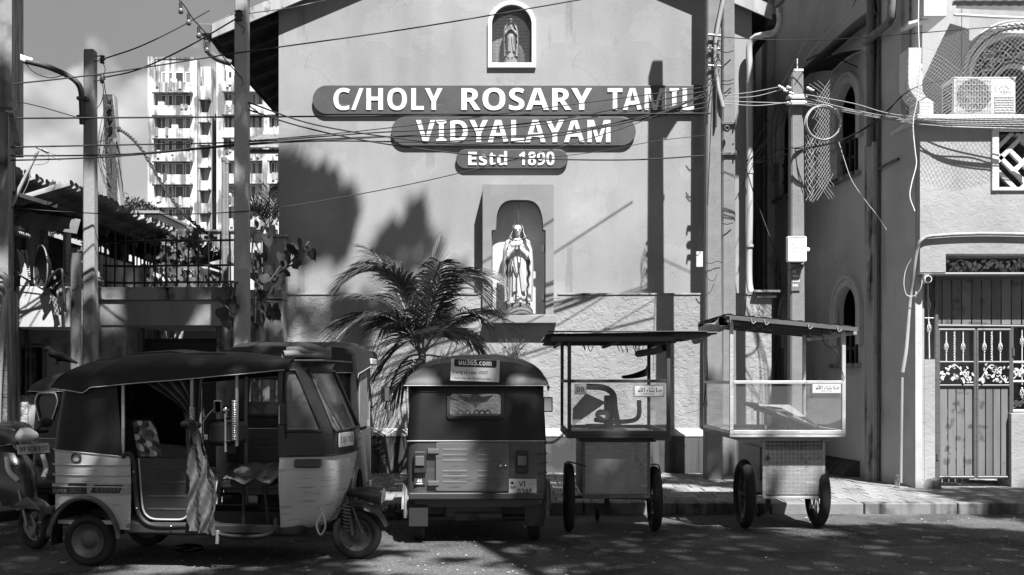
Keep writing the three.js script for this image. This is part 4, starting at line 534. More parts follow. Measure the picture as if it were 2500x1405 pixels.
{ // air conditioner on the ledge
  const D = 13.0, X = (p) => wx(p, D), Y = (p) => wy(p, D), a = thing('air_conditioner', 'white outdoor air conditioner unit on balcony ledge behind netting', 'air conditioner', V(0, 0, -D)), m = mat(0.72, 0.5, 'plaster');
  const s = rrect(X(2328), X(2478), Y(279), Y(191), 0.02), fx = X(2376), fy = Y(236), R = 0.205; const h = new THREE.Path(); h.absarc(fx, fy, R, 0, 6.283); s.holes.push(h);
  const c = mk('casing', [ext(s, 0.02, 0.006, 30), box(X(2328), X(2478), Y(278), Y(192), -0.34, -0.32), box(X(2328), X(2330), Y(278), Y(192), -0.32, 0), box(X(2476), X(2478), Y(278), Y(192), -0.32, 0), rbox(X(2326), X(2480), Y(193), Y(189.5), -0.34, 0.03, 0.006)], m, a);
  mk('side_vents', Array.from({ length: 9 }, (_, i) => box(X(2327), X(2327.8), Y(270 - i * 8), Y(266 - i * 8), -0.3, -0.04)), mat(0.04, 0.8), c);
  mk('fan', [new THREE.CircleGeometry(R + 0.02, 30).translate(fx, fy, -0.12), ...[0, 1, 2].map((k) => box(0, 0.17, -0.06, 0.06, -0.005, 0.005).rotateX(0.5).rotateZ(k * 2.09).translate(fx, fy, -0.07))], mat(0.09, 0.6), a);
  const gr = []; for (let i = 0; i < 23; i++) gr.push(box(X(2333) + i * 0.0192, X(2333) + i * 0.0192 + 0.004, Y(278), Y(195), 0.032, 0.038)); for (let i = 0; i < 6; i++) gr.push(box(X(2333), X(2333) + 0.43, Y(270) + i * 0.075, Y(270) + i * 0.075 + 0.004, 0.039, 0.043));
  mk('fan_grille', gr, mat(0.62, 0.5), a);
  for (let i = 0; i < 7; i++) mk('louvre', rbox(X(2426), X(2474), Y(276) + i * 0.03, Y(276) + i * 0.03 + 0.016, 0.027, 0.036, 0.003), m, a);
  mk('badge', new THREE.PlaneGeometry(0.21, 0.18).translate(X(2450), Y(220), 0.03), print(0.21, 0.18, 256, (c2, w, h2) => { c2.fillStyle = '#cfcfcf'; c2.fillRect(0, 0, w, h2); c2.strokeStyle = '#444'; c2.lineWidth = 6; c2.beginPath(); c2.moveTo(40, 110); c2.lineTo(128, 40); c2.lineTo(216, 110); c2.moveTo(60, 112); c2.lineTo(128, 62); c2.lineTo(196, 112); c2.stroke(); c2.fillStyle = '#333'; c2.font = 'bold 56px serif'; c2.fillText('TEKNO', 34, 170); c2.fillStyle = '#777'; c2.fillRect(80, 188, 100, 6); }), a, { uv: true });
}
{ // security camera, conduits, awning, bottle
  const c = thing('security_camera', 'white bullet security camera under the jutting floor by gate', 'security camera', W(2262, 683, 13.15)); mk('body', new THREE.CylinderGeometry(0.045, 0.045, 0.14, 20).rotateX(Math.PI / 2), mat(0.75, 0.4), c); mk('lens', [new THREE.CylinderGeometry(0.036, 0.036, 0.02, 20).rotateX(Math.PI / 2).translate(0, 0, 0.065)], mat(0.01, 0.1), c); mk('mount', [rbox(-0.035, 0.035, 0.03, 0.1, -0.05, 0.02, 0.01), bar(V(0, 0.04, -0.02), V(0, 0.09, -0.02), 0.02)], mat(0.7, 0.4), c);
  tag(mk('conduit', [tube([W(2560, 574, 13.06), W(2400, 571, 13.06), W(2300, 575, 13.06), W(2262, 580, 13.06), W(2247, 590, 13.06), W(2240, 610, 13.1), W(2232, 660, 13.15), W(2224, 720, 13.25), W(2218, 790, 13.25)], 0.022, 70, 8), tube([W(2218, 790, 13.25), W(2212, 860, 13.25), W(2204, 910, 13.25)], 0.026, 20, 8), tube([W(2203, 922, 13.22), W(2202, 1000, 13.22), W(2200, 1180, 13.22)], 0.02, 20, 8)], mat(0.42, 0.6, 'streak')), 'grey plastic conduit bent round the corner of jutting floor', 'conduit');
  tag(mk('white_cable', [tube([[2244, -30], [2243, 60], [2246, 180], [2240, 245], [2230, 300], [2235, 370], [2238, 400], [2226, 450], [2222, 480], [2234, 516]].map(([a, b]) => W(a, b, 12.85)), 0.007, 70, 6), tube([W(2230, 625, 13.15), W(2212, 660, 13.2), W(2208, 700, 13.2), W(2216, 722, 13.2), W(2235, 722, 13.15), W(2250, 700, 13.1), W(2252, 685, 13.1)], 0.004, 40, 5)], mat(0.7, 0.5)), 'white cable hanging loosely down the building corner', 'cable');
  const a = thing('awning', 'curved pale sheet awning above balcony arch', 'awning', V(0, 0, 0)); mk('panel', sheet(lin(0, 1, 8), lin(0, 1, 10), (u, v) => { const q = W(lerp(2335, 2560, u), 30, 13.0 + 0.9 * (1 - v)); return V(q.x, wy(10, 13.6) - 0.14 * v * v + 0.05 - 0.05 * u, q.z); }), mat(0.55, 0.5, 'scuff'), a); mk('edge', tube([W(2330, 36, 13.05), W(2440, 42, 13.0), W(2560, 46, 13.0)], 0.02, 10, 6), mat(0.5, 0.5), a);
  mk('valance', sheet(lin(0, 1, 30), [0, 1], (u, v) => { const p = W(lerp(2325, 2560, u), 2 + 12 * v, 13.2); p.z += 0.02 * Math.sin(u * 60); return p; }), mat(0.3, 0.9, 'cloth'), a);
  const bt = thing('glass_bottle', 'small clear bottle standing on pavement by the corner', 'bottle', W(2191, 1190, 13.3)); bt.position.y = PAVE + 0.002; mk('body', lathe([[0, 0], [0.03, 0], [0.032, 0.01], [0.032, 0.09], [0.012, 0.12], [0.012, 0.145]], 16), mat(0.8, 0.1, null, { transmission: 0.7, thickness: 0 }), bt); mk('cap', lathe([[0.014, 0.14], [0.014, 0.16], [0, 0.16]], 12), mat(0.7, 0.5), bt);
}
// ---------------------------------------------------------------- nets
function netGeo(fn, nu, nv, r, diag = true) {                      // knotted netting: thin cords running both ways over fn(u, v)
  const o = [], K = 10; const strand = (f) => { const p = lin(0, 1, K).map(f).filter(Boolean); if (p.length > 2) o.push(tube(p, r, p.length * 2, 3)); };
  for (let i = -nv; i < nu + nv; i++) { if (diag) { strand((t) => { const u = (i + t * nv) / nu; return u < 0 || u > 1 ? null : fn(u, t); }); strand((t) => { const u = (i + (1 - t) * nv) / nu; return u < 0 || u > 1 ? null : fn(u, t); }); } }
  return o;
}
tag(mk('bird_net', netGeo((u, v) => { const p = W(lerp(2212, 2560, u), lerp(30 + 120 * (1 - u) * (1 - u), 292, v), 12.8 - 0.1 * v); p.z += 0.05 * Math.sin(u * 7 + v * 4); return p; }, 30, 20, 0.0015), mat(0.5, 0.8)), 'pale bird netting stretched over balcony and air conditioner', 'net');
tag(mk('bird_net', [netGeo((u, v) => { const w = lerp(1, 1.15, v), p = W(lerp(1984, 2048, u) * 1 + (v < 0.25 ? (u - 0.5) * (0.25 - v) * 60 : 0) - 6 * v, lerp(205 - 30 * u, 492 - 8 * u, v), 14.6); p.z += 0.02 * Math.sin(u * 6); return p; }, 8, 26, 0.004), netGeo((u, v) => { const p = W(lerp(1966, 1990, u), lerp(330, 494, v), 14.62); p.z += 0.03 * Math.sin(u * 12); return p; }, 5, 20, 0.004)], mat(0.42, 0.8)), 'torn hanging net dangling beside the pole with meter box', 'net');
// ---------------------------------------------------------------- concrete poles
const poleM = mat(0.275, 0.92, 'concrete', { b: 'concrete', bs: 0.006 });
function pole(name, label, px, d, w0, w1, top, m, base = PAVE, lean = 0) {
  const t = thing(name, label, 'pole', V(wx(px, d), base - 0.02, -d)), H = top - base, s = (w, y) => [[-w / 2 + 0.012, y], [w / 2 - 0.012, y]];
  const g = sheet([0, 1, 2, 3, 4, 5, 6, 7, 8], lin(0, 1, 14), (u, v) => { const w = lerp(w0, w1, v) / 2, c = w * 0.78, P = [[-c, w], [c, w], [w, c], [w, -c], [c, -w], [-c, -w], [-w, -c], [-w, c], [-c, w]][u]; return V(P[0] + lean * v, v * H, P[1]); });
  mk('shaft', [toCreasedNormals(flat(g), 0.3), mv(new THREE.BoxGeometry(w1 * 0.86, 0.03, w1 * 0.86), lean, H, 0)], m, t); return t;
}
const polA = pole('utility_pole', 'stout concrete pole with clamped cable duct, standing forward of its twin', 1740, 14.5, 0.235, 0.165, 8.5, poleM);
const polB = pole('utility_pole', 'taller concrete pole close against the school wall beside its twin', 1777, 15.2, 0.215, 0.15, 9.2, poleM);
const polC = pole('utility_pole', 'concrete pole carrying white meter box and bundled wires by the alley', 1944, 14.4, 0.21, 0.165, wy(178, 14.4), poleM);
const polD = pole('utility_pole', 'concrete pole with insulators rising before the gateway and school eaves', 590.5, 13.2, 0.185, 0.15, 7.6, mat(0.40, 0.92, 'mossy', { b: 'concrete', bs: 0.006 }));
const polE = pole('utility_pole', 'mossy dark pole carrying the street lamp arm', 220, 13.8, 0.165, 0.135, wy(122, 13.8), mat(0.33, 0.95, 'mossy', { b: 'concrete', bs: 0.006 }));
const polF = pole('utility_pole', 'broken leaning pole with loose wires in the yard', 318, 17.5, 0.28, 0.19, wy(233, 17.5), mat(0.38, 0.95, 'mossy', { b: 'concrete', bs: 0.006 }), 0, -0.34);
const at = (g, px, py, d) => W(px, py, d).sub(g.position);
{
  const A = (x, y, d = 14.36) => at(polA, x, y, d), B = (x, y, d = 15.05) => at(polB, x, y, d), C = (x, y, d = 14.27) => at(polC, x, y, d), dk = mat(0.03, 0.6), gv = mat(0.45, 0.4, 'worn', { metalness: 0.5 });
  mk('cable_duct', tube([A(1775, -40), A(1752, 70), A(1747, 110), A(1747, 150), A(1751, 200), A(1765, 262)], 0.03, 40, 8), mat(0.42, 0.6, 'streak'), polA);
  mk('dark_strip', beam(A(1750, 100), A(1748, 310), 0.05, 0.02), mat(0.02, 0.7), polA);
  mk('arm', ext(shp([[0.05, 7.62], [0.16, 7.5], [0.34, 7.78], [0.34, 7.84], [0.05, 7.74]]), 0.05).translate(0, -PAVE, -0.02), gv, polA);
  for (const y of [85, 118, 160]) mk('clamp', bar(A(1729, y), A(1760, y + 2), 0.016), gv, polA);
  mk('loose_wires', [100, 112, 125, 150, 165, 640].flatMap((y, i) => [tube([A(1724, y), A(1736, y + 4, 14.34), A(1752, y - 2, 14.34), A(1764, y + 3)], 0.005, 14, 4), tube([A(1726, y), A(1722, y + 20, 14.3), A(1730, y + 42, 14.3), A(1742, y + 46, 14.3), A(1752, y + 30, 14.32)], 0.004, 18, 4)]).concat([tube([A(1742, 190), A(1738, 260, 14.3), A(1732, 400, 14.3), A(1728, 500, 14.33)], 0.006, 24, 4), tube([A(1712, 560, 14.4), A(1704, 590, 14.4), A(1710, 602, 14.4), A(1718, 590, 14.4), A(1712, 570, 14.4), A(1706, 596, 14.4)], 0.005, 30, 4)]), WIRE, polA);
  mk('notice_board', rbox(A(1704, 0).x, A(1720, 0).x, A(0, 650).y, A(0, 612).y, 0.0, 0.03, 0.004), mat(0.5, 0.7), polA);
  mk('bracket', [300, 375].flatMap((y) => [rbox(B(1760, 0).x, B(1800, 0).x, B(0, y + 3).y, B(0, y - 4).y, 0.09, 0.13, 0.006), bar(B(1764, y, 15.04), B(1764, y - 8, 15.04), 0.012), bar(B(1797, y, 15.04), B(1797, y - 8, 15.04), 0.012)]), mat(0.12, 0.6, 'worn'), polB);
  mk('insulator', [new THREE.TorusGeometry(0.03, 0.02, 8, 16).translate(...B(1775, 314, 15.0).toArray())], dk, polB);
  mk('band', [125, 195, 204, 545].map((y) => tube([B(1760, y), B(1775, y + 3, 15.02), B(1791, y - 1)], 0.007, 10, 5)), WIRE, polB);
  // meter box with stencilled numbers
  const bx = thing('meter_box', 'white meter box with black stencilled numbers strapped on concrete pole', 'meter box', W(1947, 608, 14.15)); const w = 0.258, h = 0.342;
  const stencil = (c, W2, H2, col, s, lines, fs) => { c.fillStyle = col; c.font = `bold ${fs}px serif`; lines.forEach((l, i) => c.fillText(l, s[0], s[1] + i * s[2])); };
  mk('casing', rbox(-w / 2, w / 2, -h / 2, h / 2, -0.1, 0, 0.02, 3), mat(0.74, 0.45), bx); mk('rim', ext((() => { const s = rrect(-w / 2 + 0.006, w / 2 - 0.006, -h / 2 + 0.006, h / 2 - 0.006, 0.018); s.holes.push(rrect(-w / 2 + 0.018, w / 2 - 0.018, -h / 2 + 0.018, h / 2 - 0.018, 0.014, THREE.Path)); return s; })(), 0.006).translate(0, 0, 0.001), mat(0.74, 0.45), bx);
  mk('latch', [new THREE.TorusGeometry(0.018, 0.009, 8, 16).translate(w / 2 + 0.022, -0.005, -0.03)], mat(0.74, 0.45), bx);
  mk('print', new THREE.PlaneGeometry(w - 0.04, h - 0.04).translate(0, 0, 0.0015), print(w - 0.04, h - 0.04, 256, (c, W2, H2) => { c.fillStyle = '#dedede'; c.fillRect(0, 0, W2, H2); stencil(c, W2, H2, '#151515', [22, 66, 58], ['SI', 'MLS', '0508', '040'], 46); c.fillStyle = '#888'; c.font = '22px sans-serif'; c.fillText('SLT', 120, 52); c.fillStyle = '#aaa'; c.fillText('mobitel', 158, 52); c.strokeStyle = '#888'; c.lineWidth = 3; c.beginPath(); c.arc(112, 42, 12, 3.6, 6); c.stroke(); c.fillStyle = '#666'; c.fillRect(24, 300, 60, 7); c.strokeStyle = '#aaa'; c.beginPath(); c.moveTo(170, 306); c.lineTo(190, 272); c.lineTo(210, 306); c.closePath(); c.stroke(); }), bx, { uv: true });
  mk('stencil', new THREE.PlaneGeometry(0.12, 0.3).translate(...C(1944, 683, 14.287).toArray()), print(0.12, 0.3, 128, (c, W2, H2) => { c.fillStyle = '#6a6a6a'; c.fillRect(0, 0, W2, H2); stencil(c, W2, H2, '#e6e6e6', [16, 60, 66], ['SI', 'MLS', '0508', '040'], 46); }, { r: 0.9 }), polC, { uv: true });
  mk('strap', [tube([C(1925, 660), C(1940, 655, 14.2), C(1964, 645, 14.28), C(1970, 625, 14.3)], 0.005, 20, 4), ...[357, 640].map((y) => tube([C(1928, y + 2), C(1944, y + 5, 14.24), C(1962, y)], 0.008, 12, 5))], WIRE, polC);
  mk('crossarm', [238, 252].flatMap((y) => [rbox(C(1924, 0).x, C(1968, 0).x, C(0, y + 5).y, C(0, y - 5).y, 0.1, 0.16, 0.008), ...[1924, 1968].map((x) => ball(...C(x, y, 14.26).toArray(), 0.03, 10))]), mat(0.6, 0.4, 'worn', { metalness: 0.4 }), polC);
  mk('insulator', [[1905, 212], [1912, 216], [1918, 222], [1926, 214], [1975, 216], [1982, 220], [1932, 228]].map(([x, y]) => lathe([[0, -0.03], [0.022, -0.03], [0.012, -0.01], [0.024, 0.01], [0.014, 0.03], [0, 0.03]], 10).rotateZ(1.2).translate(...C(x, y, 14.2).toArray())), mat(0.6, 0.35), polC);
  mk('spike', [bar(C(1947, 178, 14.4), C(1947, 143, 14.4), 0.008), rbox(C(1944, 0).x, C(1968, 0).x, C(0, 168).y, C(0, 162).y, -0.02, 0.02, 0.004)], mat(0.6, 0.4), polC);
  const cr = rng(4); tag(mk('cable_coil', Array.from({ length: 6 }, (_, i) => new THREE.TorusGeometry(0.222 + 0.007 * (cr() - 0.5) * 3, 0.006, 5, 48).rotateX((cr() - 0.5) * 0.2).rotateY((cr() - 0.5) * 0.2).translate(...W(2010 + (cr() - 0.5) * 3, 300 + (cr() - 0.5) * 3, 14.0).toArray())), mat(0.4, 0.5)), 'round coil of pale cable hung by the wire-laden pole', 'cable coil');
  // insulators and lamp arm on the left poles
  const Dp = (x, y, d = 13.05) => at(polD, x, y, d), E = (x, y, d = 13.7) => at(polE, x, y, d), G = (x, y, d = 17.3) => at(polF, x, y, d);
  mk('insulator', [lathe([[0, -0.07], [0.03, -0.07], [0.05, -0.045], [0.03, -0.02], [0.06, 0], [0.035, 0.03], [0.055, 0.05], [0, 0.075]], 14).translate(...Dp(583, 38, 13.0).toArray()), tube([Dp(574, 50, 13.02), Dp(586, 62, 12.98), Dp(596, 70, 13.0), Dp(592, 82, 13.02)], 0.006, 16, 4)], dk, polD);
  mk('tie_wire', [tube([Dp(606, 250), Dp(612, 262, 13.1), Dp(622, 268, 13.1), Dp(630, 275, 13.1), Dp(618, 270, 13.1)], 0.008, 20, 4), tube([Dp(590, 190), Dp(592, 205, 13.0), Dp(588, 212, 13.0)], 0.005, 10, 4)], WIRE, polD);
  for (const y of [140, 188]) mk('insulator', [lathe([[0, -0.05], [0.03, -0.05], [0.02, -0.02], [0.04, 0], [0.02, 0.02], [0.035, 0.045], [0, 0.05]], 12).translate(...E(249, y + 5).toArray()), bar(E(228, y - 3), E(252, y - 3), 0.007), bar(E(228, y + 9), E(252, y + 9), 0.007)], dk, polE);
  mk('jumper_wire', [tube([E(249, 150), E(256, 170), E(248, 190)], 0.005, 14, 4), tube([E(247, 200), E(252, 220), E(246, 250), E(236, 265)], 0.005, 18, 4), tube([E(252, 198), E(260, 240, 14.5), E(272, 262, 16)], 0.006, 18, 4)], WIRE, polE);
  const lamp = thing('street_lamp', 'street lamp on curved tube arm clamped on mossy pole', 'street lamp', W(203, 250, 13.7)); const Lp = (x, y, d = 13.7) => at(lamp, x, y, d);
  mk('arm', tube([Lp(200, 303), Lp(199, 260), Lp(195, 215), Lp(180, 195), Lp(120, 165), Lp(62, 149)], 0.036, 40, 10), mat(0.08, 0.5, 'worn'), lamp);
  mk('lamp_head', [lathe([[0, -0.3], [0.05, -0.28], [0.09, -0.1], [0.075, 0.05], [0.045, 0.16], [0.04, 0.3], [0, 0.3]], 16).scale(1, 1.0, 0.7).rotateZ(-1.85).translate(...Lp(22, 134).toArray()), bar(Lp(64, 150), Lp(34, 138), 0.042, 10)], mat(0.62, 0.4), lamp);
  for (const y of [242, 287]) mk('clamp', rbox(Lp(190, 0).x, Lp(216, 0).x, Lp(0, y + 4).y, Lp(0, y - 4).y, -0.03, 0.06, 0.006), mat(0.1, 0.6), lamp);
  mk('lamp_wire', tube([Lp(62, 155), Lp(80, 175), Lp(120, 190), Lp(150, 185)], 0.006, 20, 4), WIRE, lamp);
  mk('insulator', [[266, 245], [268, 262], [269, 290], [289, 314]].map(([x, y]) => lathe([[0, -0.05], [0.035, -0.05], [0.02, -0.015], [0.04, 0.01], [0.02, 0.03], [0, 0.05]], 10).translate(...G(x, y).toArray())), dk, polF);
  const rr = rng(15); mk('loose_wires', Array.from({ length: 6 }, (_, i) => { const x = 246 + i * 3; return tube([G(x + 12, 250 + i * 12), G(x - 8 + rr() * 8, 320 + rr() * 40), G(x - 10 + rr() * 12, 390 + rr() * 20), G(x + 6 + rr() * 10, 430 + rr() * 30)], 0.005, 24, 4); }).concat([tube([G(235, 345), G(250, 390), G(270, 400), G(262, 345), G(236, 347)], 0.006, 30, 4)]), WIRE, polF);
  const st = thing('slanted_stick', 'slanted thin pole with broken aerial above the sagging roof', 'stick', W(28, 500, 13)); const S2 = (x, y) => at(st, x, y, 13); mk('shaft', bar(S2(28, 500), S2(92, 368), 0.026, 7, 0.018), mat(0.5, 0.8, 'streak'), st); mk('aerial', [bar(S2(88, 360), S2(118, 372), 0.014), bar(S2(100, 365), S2(134, 378), 0.006), bar(S2(98, 366), S2(146, 392), 0.006)], mat(0.25, 0.6), st); mk('loose_wire', [tube([S2(118, 374), S2(116, 395), S2(96, 402), S2(80, 402)], 0.005, 20, 4), tube([S2(74, 405), S2(70, 440), S2(55, 475)], 0.005, 20, 4)], mat(0.25, 0.6), st);
}
// ---------------------------------------------------------------- wires: each one a sagging cable hung between real points
const cables = (list, label, group, r = 0.0098, m = WIRE) => list.forEach((pts) => tag(mk('overhead_cable', tube(pts.map(([x, y, d]) => W(x, y, d)), r, 60, 5), m), label, 'cable', list.length > 1 ? group : undefined));
cables([[[-120, 290, 12.6], [300, 287.5, 13.1], [700, 285, 13.6], [1250, 281, 14.1], [1735, 277, 14.35]]], 'thick straight black cable running level below the long sign board', '', 0.011);
cables([[[-120, 220, 11.5], [220, 184, 12.6], [590, 128, 13], [1000, 70, 13.4], [1430, -3, 13.9], [1700, -50, 14.3]]], 'long cable climbing past the upper niche frame', '', 0.009);
cables([[[249, 145, 13.7], [330, 118, 14], [420, 76, 14.6], [510, 26, 15.4]]], 'cable from mossy pole up to the school gutter', '');
cables([[[249, 190, 13.7], [330, 172, 13.5], [450, 118, 13.2], [582, 42, 13.0]]], 'cable from mossy pole up to the insulators of next pole', '');
cables([[[607, 33, 13], [700, 20, 13.3], [820, -6, 13.8]]], 'short pale wire leaving the insulator along the roof verge', '', 0.006, mat(0.4, 0.6));
cables([[[-100, 362, 12.4], [300, 354, 13], [590, 347, 13.3], [900, 325, 13.8], [1300, 300, 14.2], [1728, 222, 14.4]], [[-100, 381, 12.4], [300, 377, 13], [590, 352, 13.3], [900, 335, 13.8], [1350, 325, 14.2], [1728, 250, 14.4]], [[-100, 395, 12.4], [250, 384, 13], [590, 355, 13.3], [760, 345, 13.6], [1100, 345, 13.9], [1400, 320, 14.2], [1728, 262, 14.4]]], 'one of three close cables running under the lettering toward the twin poles', 'three close cables under the lettering');
cables([[[-100, 498, 12.3], [250, 522, 12.9], [590, 517, 13.1], [800, 488, 13.5], [1100, 428, 13.9], [1500, 320, 14.2], [1728, 232, 14.4]]], 'long slack cable dipping across the yard railings', '', 0.0065);
cables([[[605, 250, 13.1], [750, 300, 13.3], [950, 335, 13.6], [1150, 352, 13.9], [1400, 325, 14.2], [1600, 280, 14.3], [1728, 226, 14.4]], [[605, 268, 13.1], [730, 308, 13.3], [900, 345, 13.6], [1150, 378, 13.9], [1350, 389, 14.1], [1560, 390, 14.3], [1722, 380, 14.4]]], 'slack cable strung from insulator pole across lettering', 'slack cables from insulator pole');
cables([[[607, 345, 13.2], [900, 318, 13.6], [1300, 268, 14.1], [1728, 212, 14.4]], [[607, 352, 13.2], [850, 340, 13.6], [1250, 312, 14.1], [1600, 262, 14.3], [1728, 236, 14.4]]], 'thin cable rising from insulator pole over the second sign board', 'thin cables over the second sign board', 0.007);
cables([[[-100, 225, 11.6], [60, 252, 12.4], [192, 288, 13.7]]], 'thin cable reaching the street lamp clamp', '', 0.006);
cables([[[1726, 330, 14.4], [1600, 345, 14.2], [1450, 372, 14.1], [1250, 392, 14]]], 'thin cable drooping beside the founding year board', '', 0.005);
{ const tw = (ph) => [[289, 314, 17.2], [315, 332, 17], [345, 365, 16.7], [390, 440, 16.3], [430, 500, 15.9], [480, 550, 15.6], [530, 585, 15.4]].map(([x, y, d]) => W(x, y, d)), c = new THREE.CatmullRomCurve3(tw(0)); tag(mk('twisted_cable', [0, 3.14].map((ph) => tube(lin(0, 1, 70).map((u) => { const p = c.getPoint(u); p.x += 0.018 * Math.cos(u * 90 + ph); p.y += 0.018 * Math.sin(u * 90 + ph); return p; }), 0.014, 140, 5)), WIRE), 'thick twisted service cable dropping from the leaning pole', 'cable'); }
const WP = mat(0.3, 0.5);
cables([[[1752, 234, 14.4], [1830, 226, 14.3], [1905, 212, 14.2]], [[1752, 238, 14.4], [1840, 236, 14.3], [1912, 218, 14.2]], [[1752, 247, 14.4], [1850, 250, 14.3], [1926, 252, 14.25]], [[1752, 252, 14.4], [1850, 258, 14.3], [1926, 250, 14.25]]], 'short taut cable between the twin poles and meter box pole', 'cables between twin poles and meter box pole', 0.006, WP);
cables([[[1966, 238, 14.25], [2080, 268, 13.8], [2240, 292, 13.0], [2560, 300, 12.8]], [[1966, 246, 14.25], [2090, 270, 13.8], [2245, 296, 13.0], [2560, 304, 12.8]], [[1966, 252, 14.25], [2090, 272, 13.8], [2250, 300, 13.0], [2560, 309, 12.8]], [[1966, 254, 14.25], [2100, 276, 13.8], [2255, 305, 13.0], [2560, 316, 12.8]], [[1962, 230, 14.25], [2080, 252, 13.8], [2200, 282, 13.1], [2560, 297, 12.8]], [[1966, 256, 14.25], [2100, 280, 13.8], [2240, 303, 13.0], [2420, 312, 12.9], [2560, 313, 12.8]]], 'cable sweeping from meter box pole along the balcony ledge', 'cables along the balcony ledge', 0.0065, WP);
cables([[[1735, 88, 14.3], [1850, 96, 14.2], [2000, 98, 14], [2200, 84, 13.2], [2560, 55, 12.6]]], 'single thin cable crossing high to the corner building', '', 0.006);
cables([[[2012, -20, 14.2], [1975, 80, 14.2], [1940, 150, 14.2], [1910, 205, 14.2]], [[2100, -20, 14.2], [2070, 35, 14.2], [2030, 70, 14.2], [1975, 135, 14.2], [1955, 165, 14.2]]], 'thin cable dropping steeply to the meter box pole top', 'cables dropping to the meter box pole', 0.005);
cables([[[2320, 192, 13], [2240, 212, 12.9], [2205, 232, 12.95], [2150, 290, 13.4], [2060, 340, 13.8], [1960, 362, 14.2], [1905, 365, 14.6], [1835, 402, 15.2]], [[2205, 234, 12.95], [2130, 300, 13.5], [2050, 345, 13.8], [1960, 366, 14.2], [1850, 398, 15.2]]], 'dark cable from air conditioner slung past the coil into alley', 'dark cables slung into the alley', 0.0065);
cables([[[1926, 230, 14.2], [1880, 290, 14.6], [1840, 360, 15.2], [1822, 400, 15.6]], [[1930, 240, 14.2], [1890, 310, 14.6], [1842, 378, 15.2], [1822, 408, 15.6]], [[1934, 250, 14.2], [1900, 310, 14.6], [1850, 370, 15.2], [1825, 395, 15.6]], [[1932, 256, 14.2], [1885, 330, 14.6], [1830, 420, 15.2], [1790, 500, 15.4]]], 'dark service wire fanning from meter box pole to the drainpipe', 'service wires fanning to the drainpipe', 0.0055);
cables([[[1790, 350, 15.1], [1812, 385, 15.3], [1840, 470, 15.3], [1862, 530, 15.3], [1925, 700, 14.5]]], 'slack black wire hanging from drainpipe to pole foot', '', 0.008);
cables([[[2048, 345, 13.9], [2062, 390, 13.8], [2080, 440, 13.7], [2110, 485, 13.6], [2145, 530, 13.4], [2166, 562, 13.3]]], 'pale frayed wire hanging from the torn net', '', 0.004, mat(0.4, 0.6));
{ // string of festoon bulbs
  const c = new THREE.CatmullRomCurve3([[418, -20, 12.2], [448, 12, 12.3], [470, 45, 12.4], [505, 85, 12.6], [545, 140, 12.8], [590, 192, 13.05]].map(([x, y, d]) => W(x, y, d))), s = thing('festoon_lights', 'string of dark festoon bulbs hanging beside the school gutter', 'string lights', c.getPoint(0)); const o = s.position;
  mk('wire', new THREE.TubeGeometry(c, 50, 0.007, 5).translate(-o.x, -o.y, -o.z), WIRE, s);
  for (const [x, y] of [[441, 22], [460, 50], [485, 82], [505, 118]]) { const p = W(x, y, 12.45).sub(o); const b = mk('bulb', lathe([[0, -0.06], [0.022, -0.055], [0.032, -0.03], [0.026, -0.005], [0.014, 0.012]], 14).translate(p.x, p.y, p.z), mat(0.12, 0.2), s); mk('socket', bar(V(p.x, p.y + 0.005, p.z), V(p.x - 0.004, p.y + 0.075, p.z), 0.019, 10), mat(0.02, 0.7), b); mk('lead', bar(V(p.x, p.y + 0.07, p.z), V(p.x - 0.02, p.y + 0.13, p.z), 0.004, 4), WIRE, b); }
}
// ---------------------------------------------------------------- three-wheelers
function Upath(front, hw, r, n = 26) {                             // plan of the rear tub: right side, corner, back, corner, left side
  const a = []; for (let i = 0; i < n; i++) a.push([lerp(front, r, i / n), hw]); for (let i = 0; i < 6; i++) { const t = i / 6 * Math.PI / 2; a.push([r - r * Math.sin(t), hw - r + r * Math.cos(t)]); }
  for (let i = 0; i < 10; i++) a.push([0, lerp(hw - r, -(hw - r), i / 10)]); for (let i = 0; i < 6; i++) { const t = i / 6 * Math.PI / 2; a.push([r - r * Math.cos(t), -(hw - r) - r * Math.sin(t)]); } for (let i = 0; i <= n; i++) a.push([lerp(r, front, i / n), -hw]); return a;
}
function wheelPart(parent, x, y, z, r, w, o = {}) {
  const q = sub('wheel', parent); q.position.set(x, y, z);
  mk('tyre', lathe([[r * 0.66, -w / 2 * 0.8], [r * 0.85, -w / 2], [r * 0.96, -w / 2 * 0.82], [r, -w / 4], [r, w / 4], [r * 0.96, w / 2 * 0.82], [r * 0.85, w / 2], [r * 0.66, w / 2 * 0.8], [r * 0.66, -w / 2 * 0.8]], 36).rotateX(Math.PI / 2), RUBBER, q);
  mk('rim', [lathe([[0.0, -w * 0.18], [r * 0.3, -w * 0.18], [r * 0.42, -w * 0.05], [r * 0.56, -w * 0.3], [r * 0.66, -w * 0.42]], 28).rotateX(Math.PI / 2), lathe([[0, w * 0.3], [r * 0.22, w * 0.3], [r * 0.26, w * 0.16], [r * 0.44, w * 0.08], [r * 0.56, w * 0.3], [r * 0.67, w * 0.42]], 28).rotateX(Math.PI / 2)], o.rim || mat(0.12, 0.5, 'worn', { metalness: 0.4 }), q);
  return q;
}
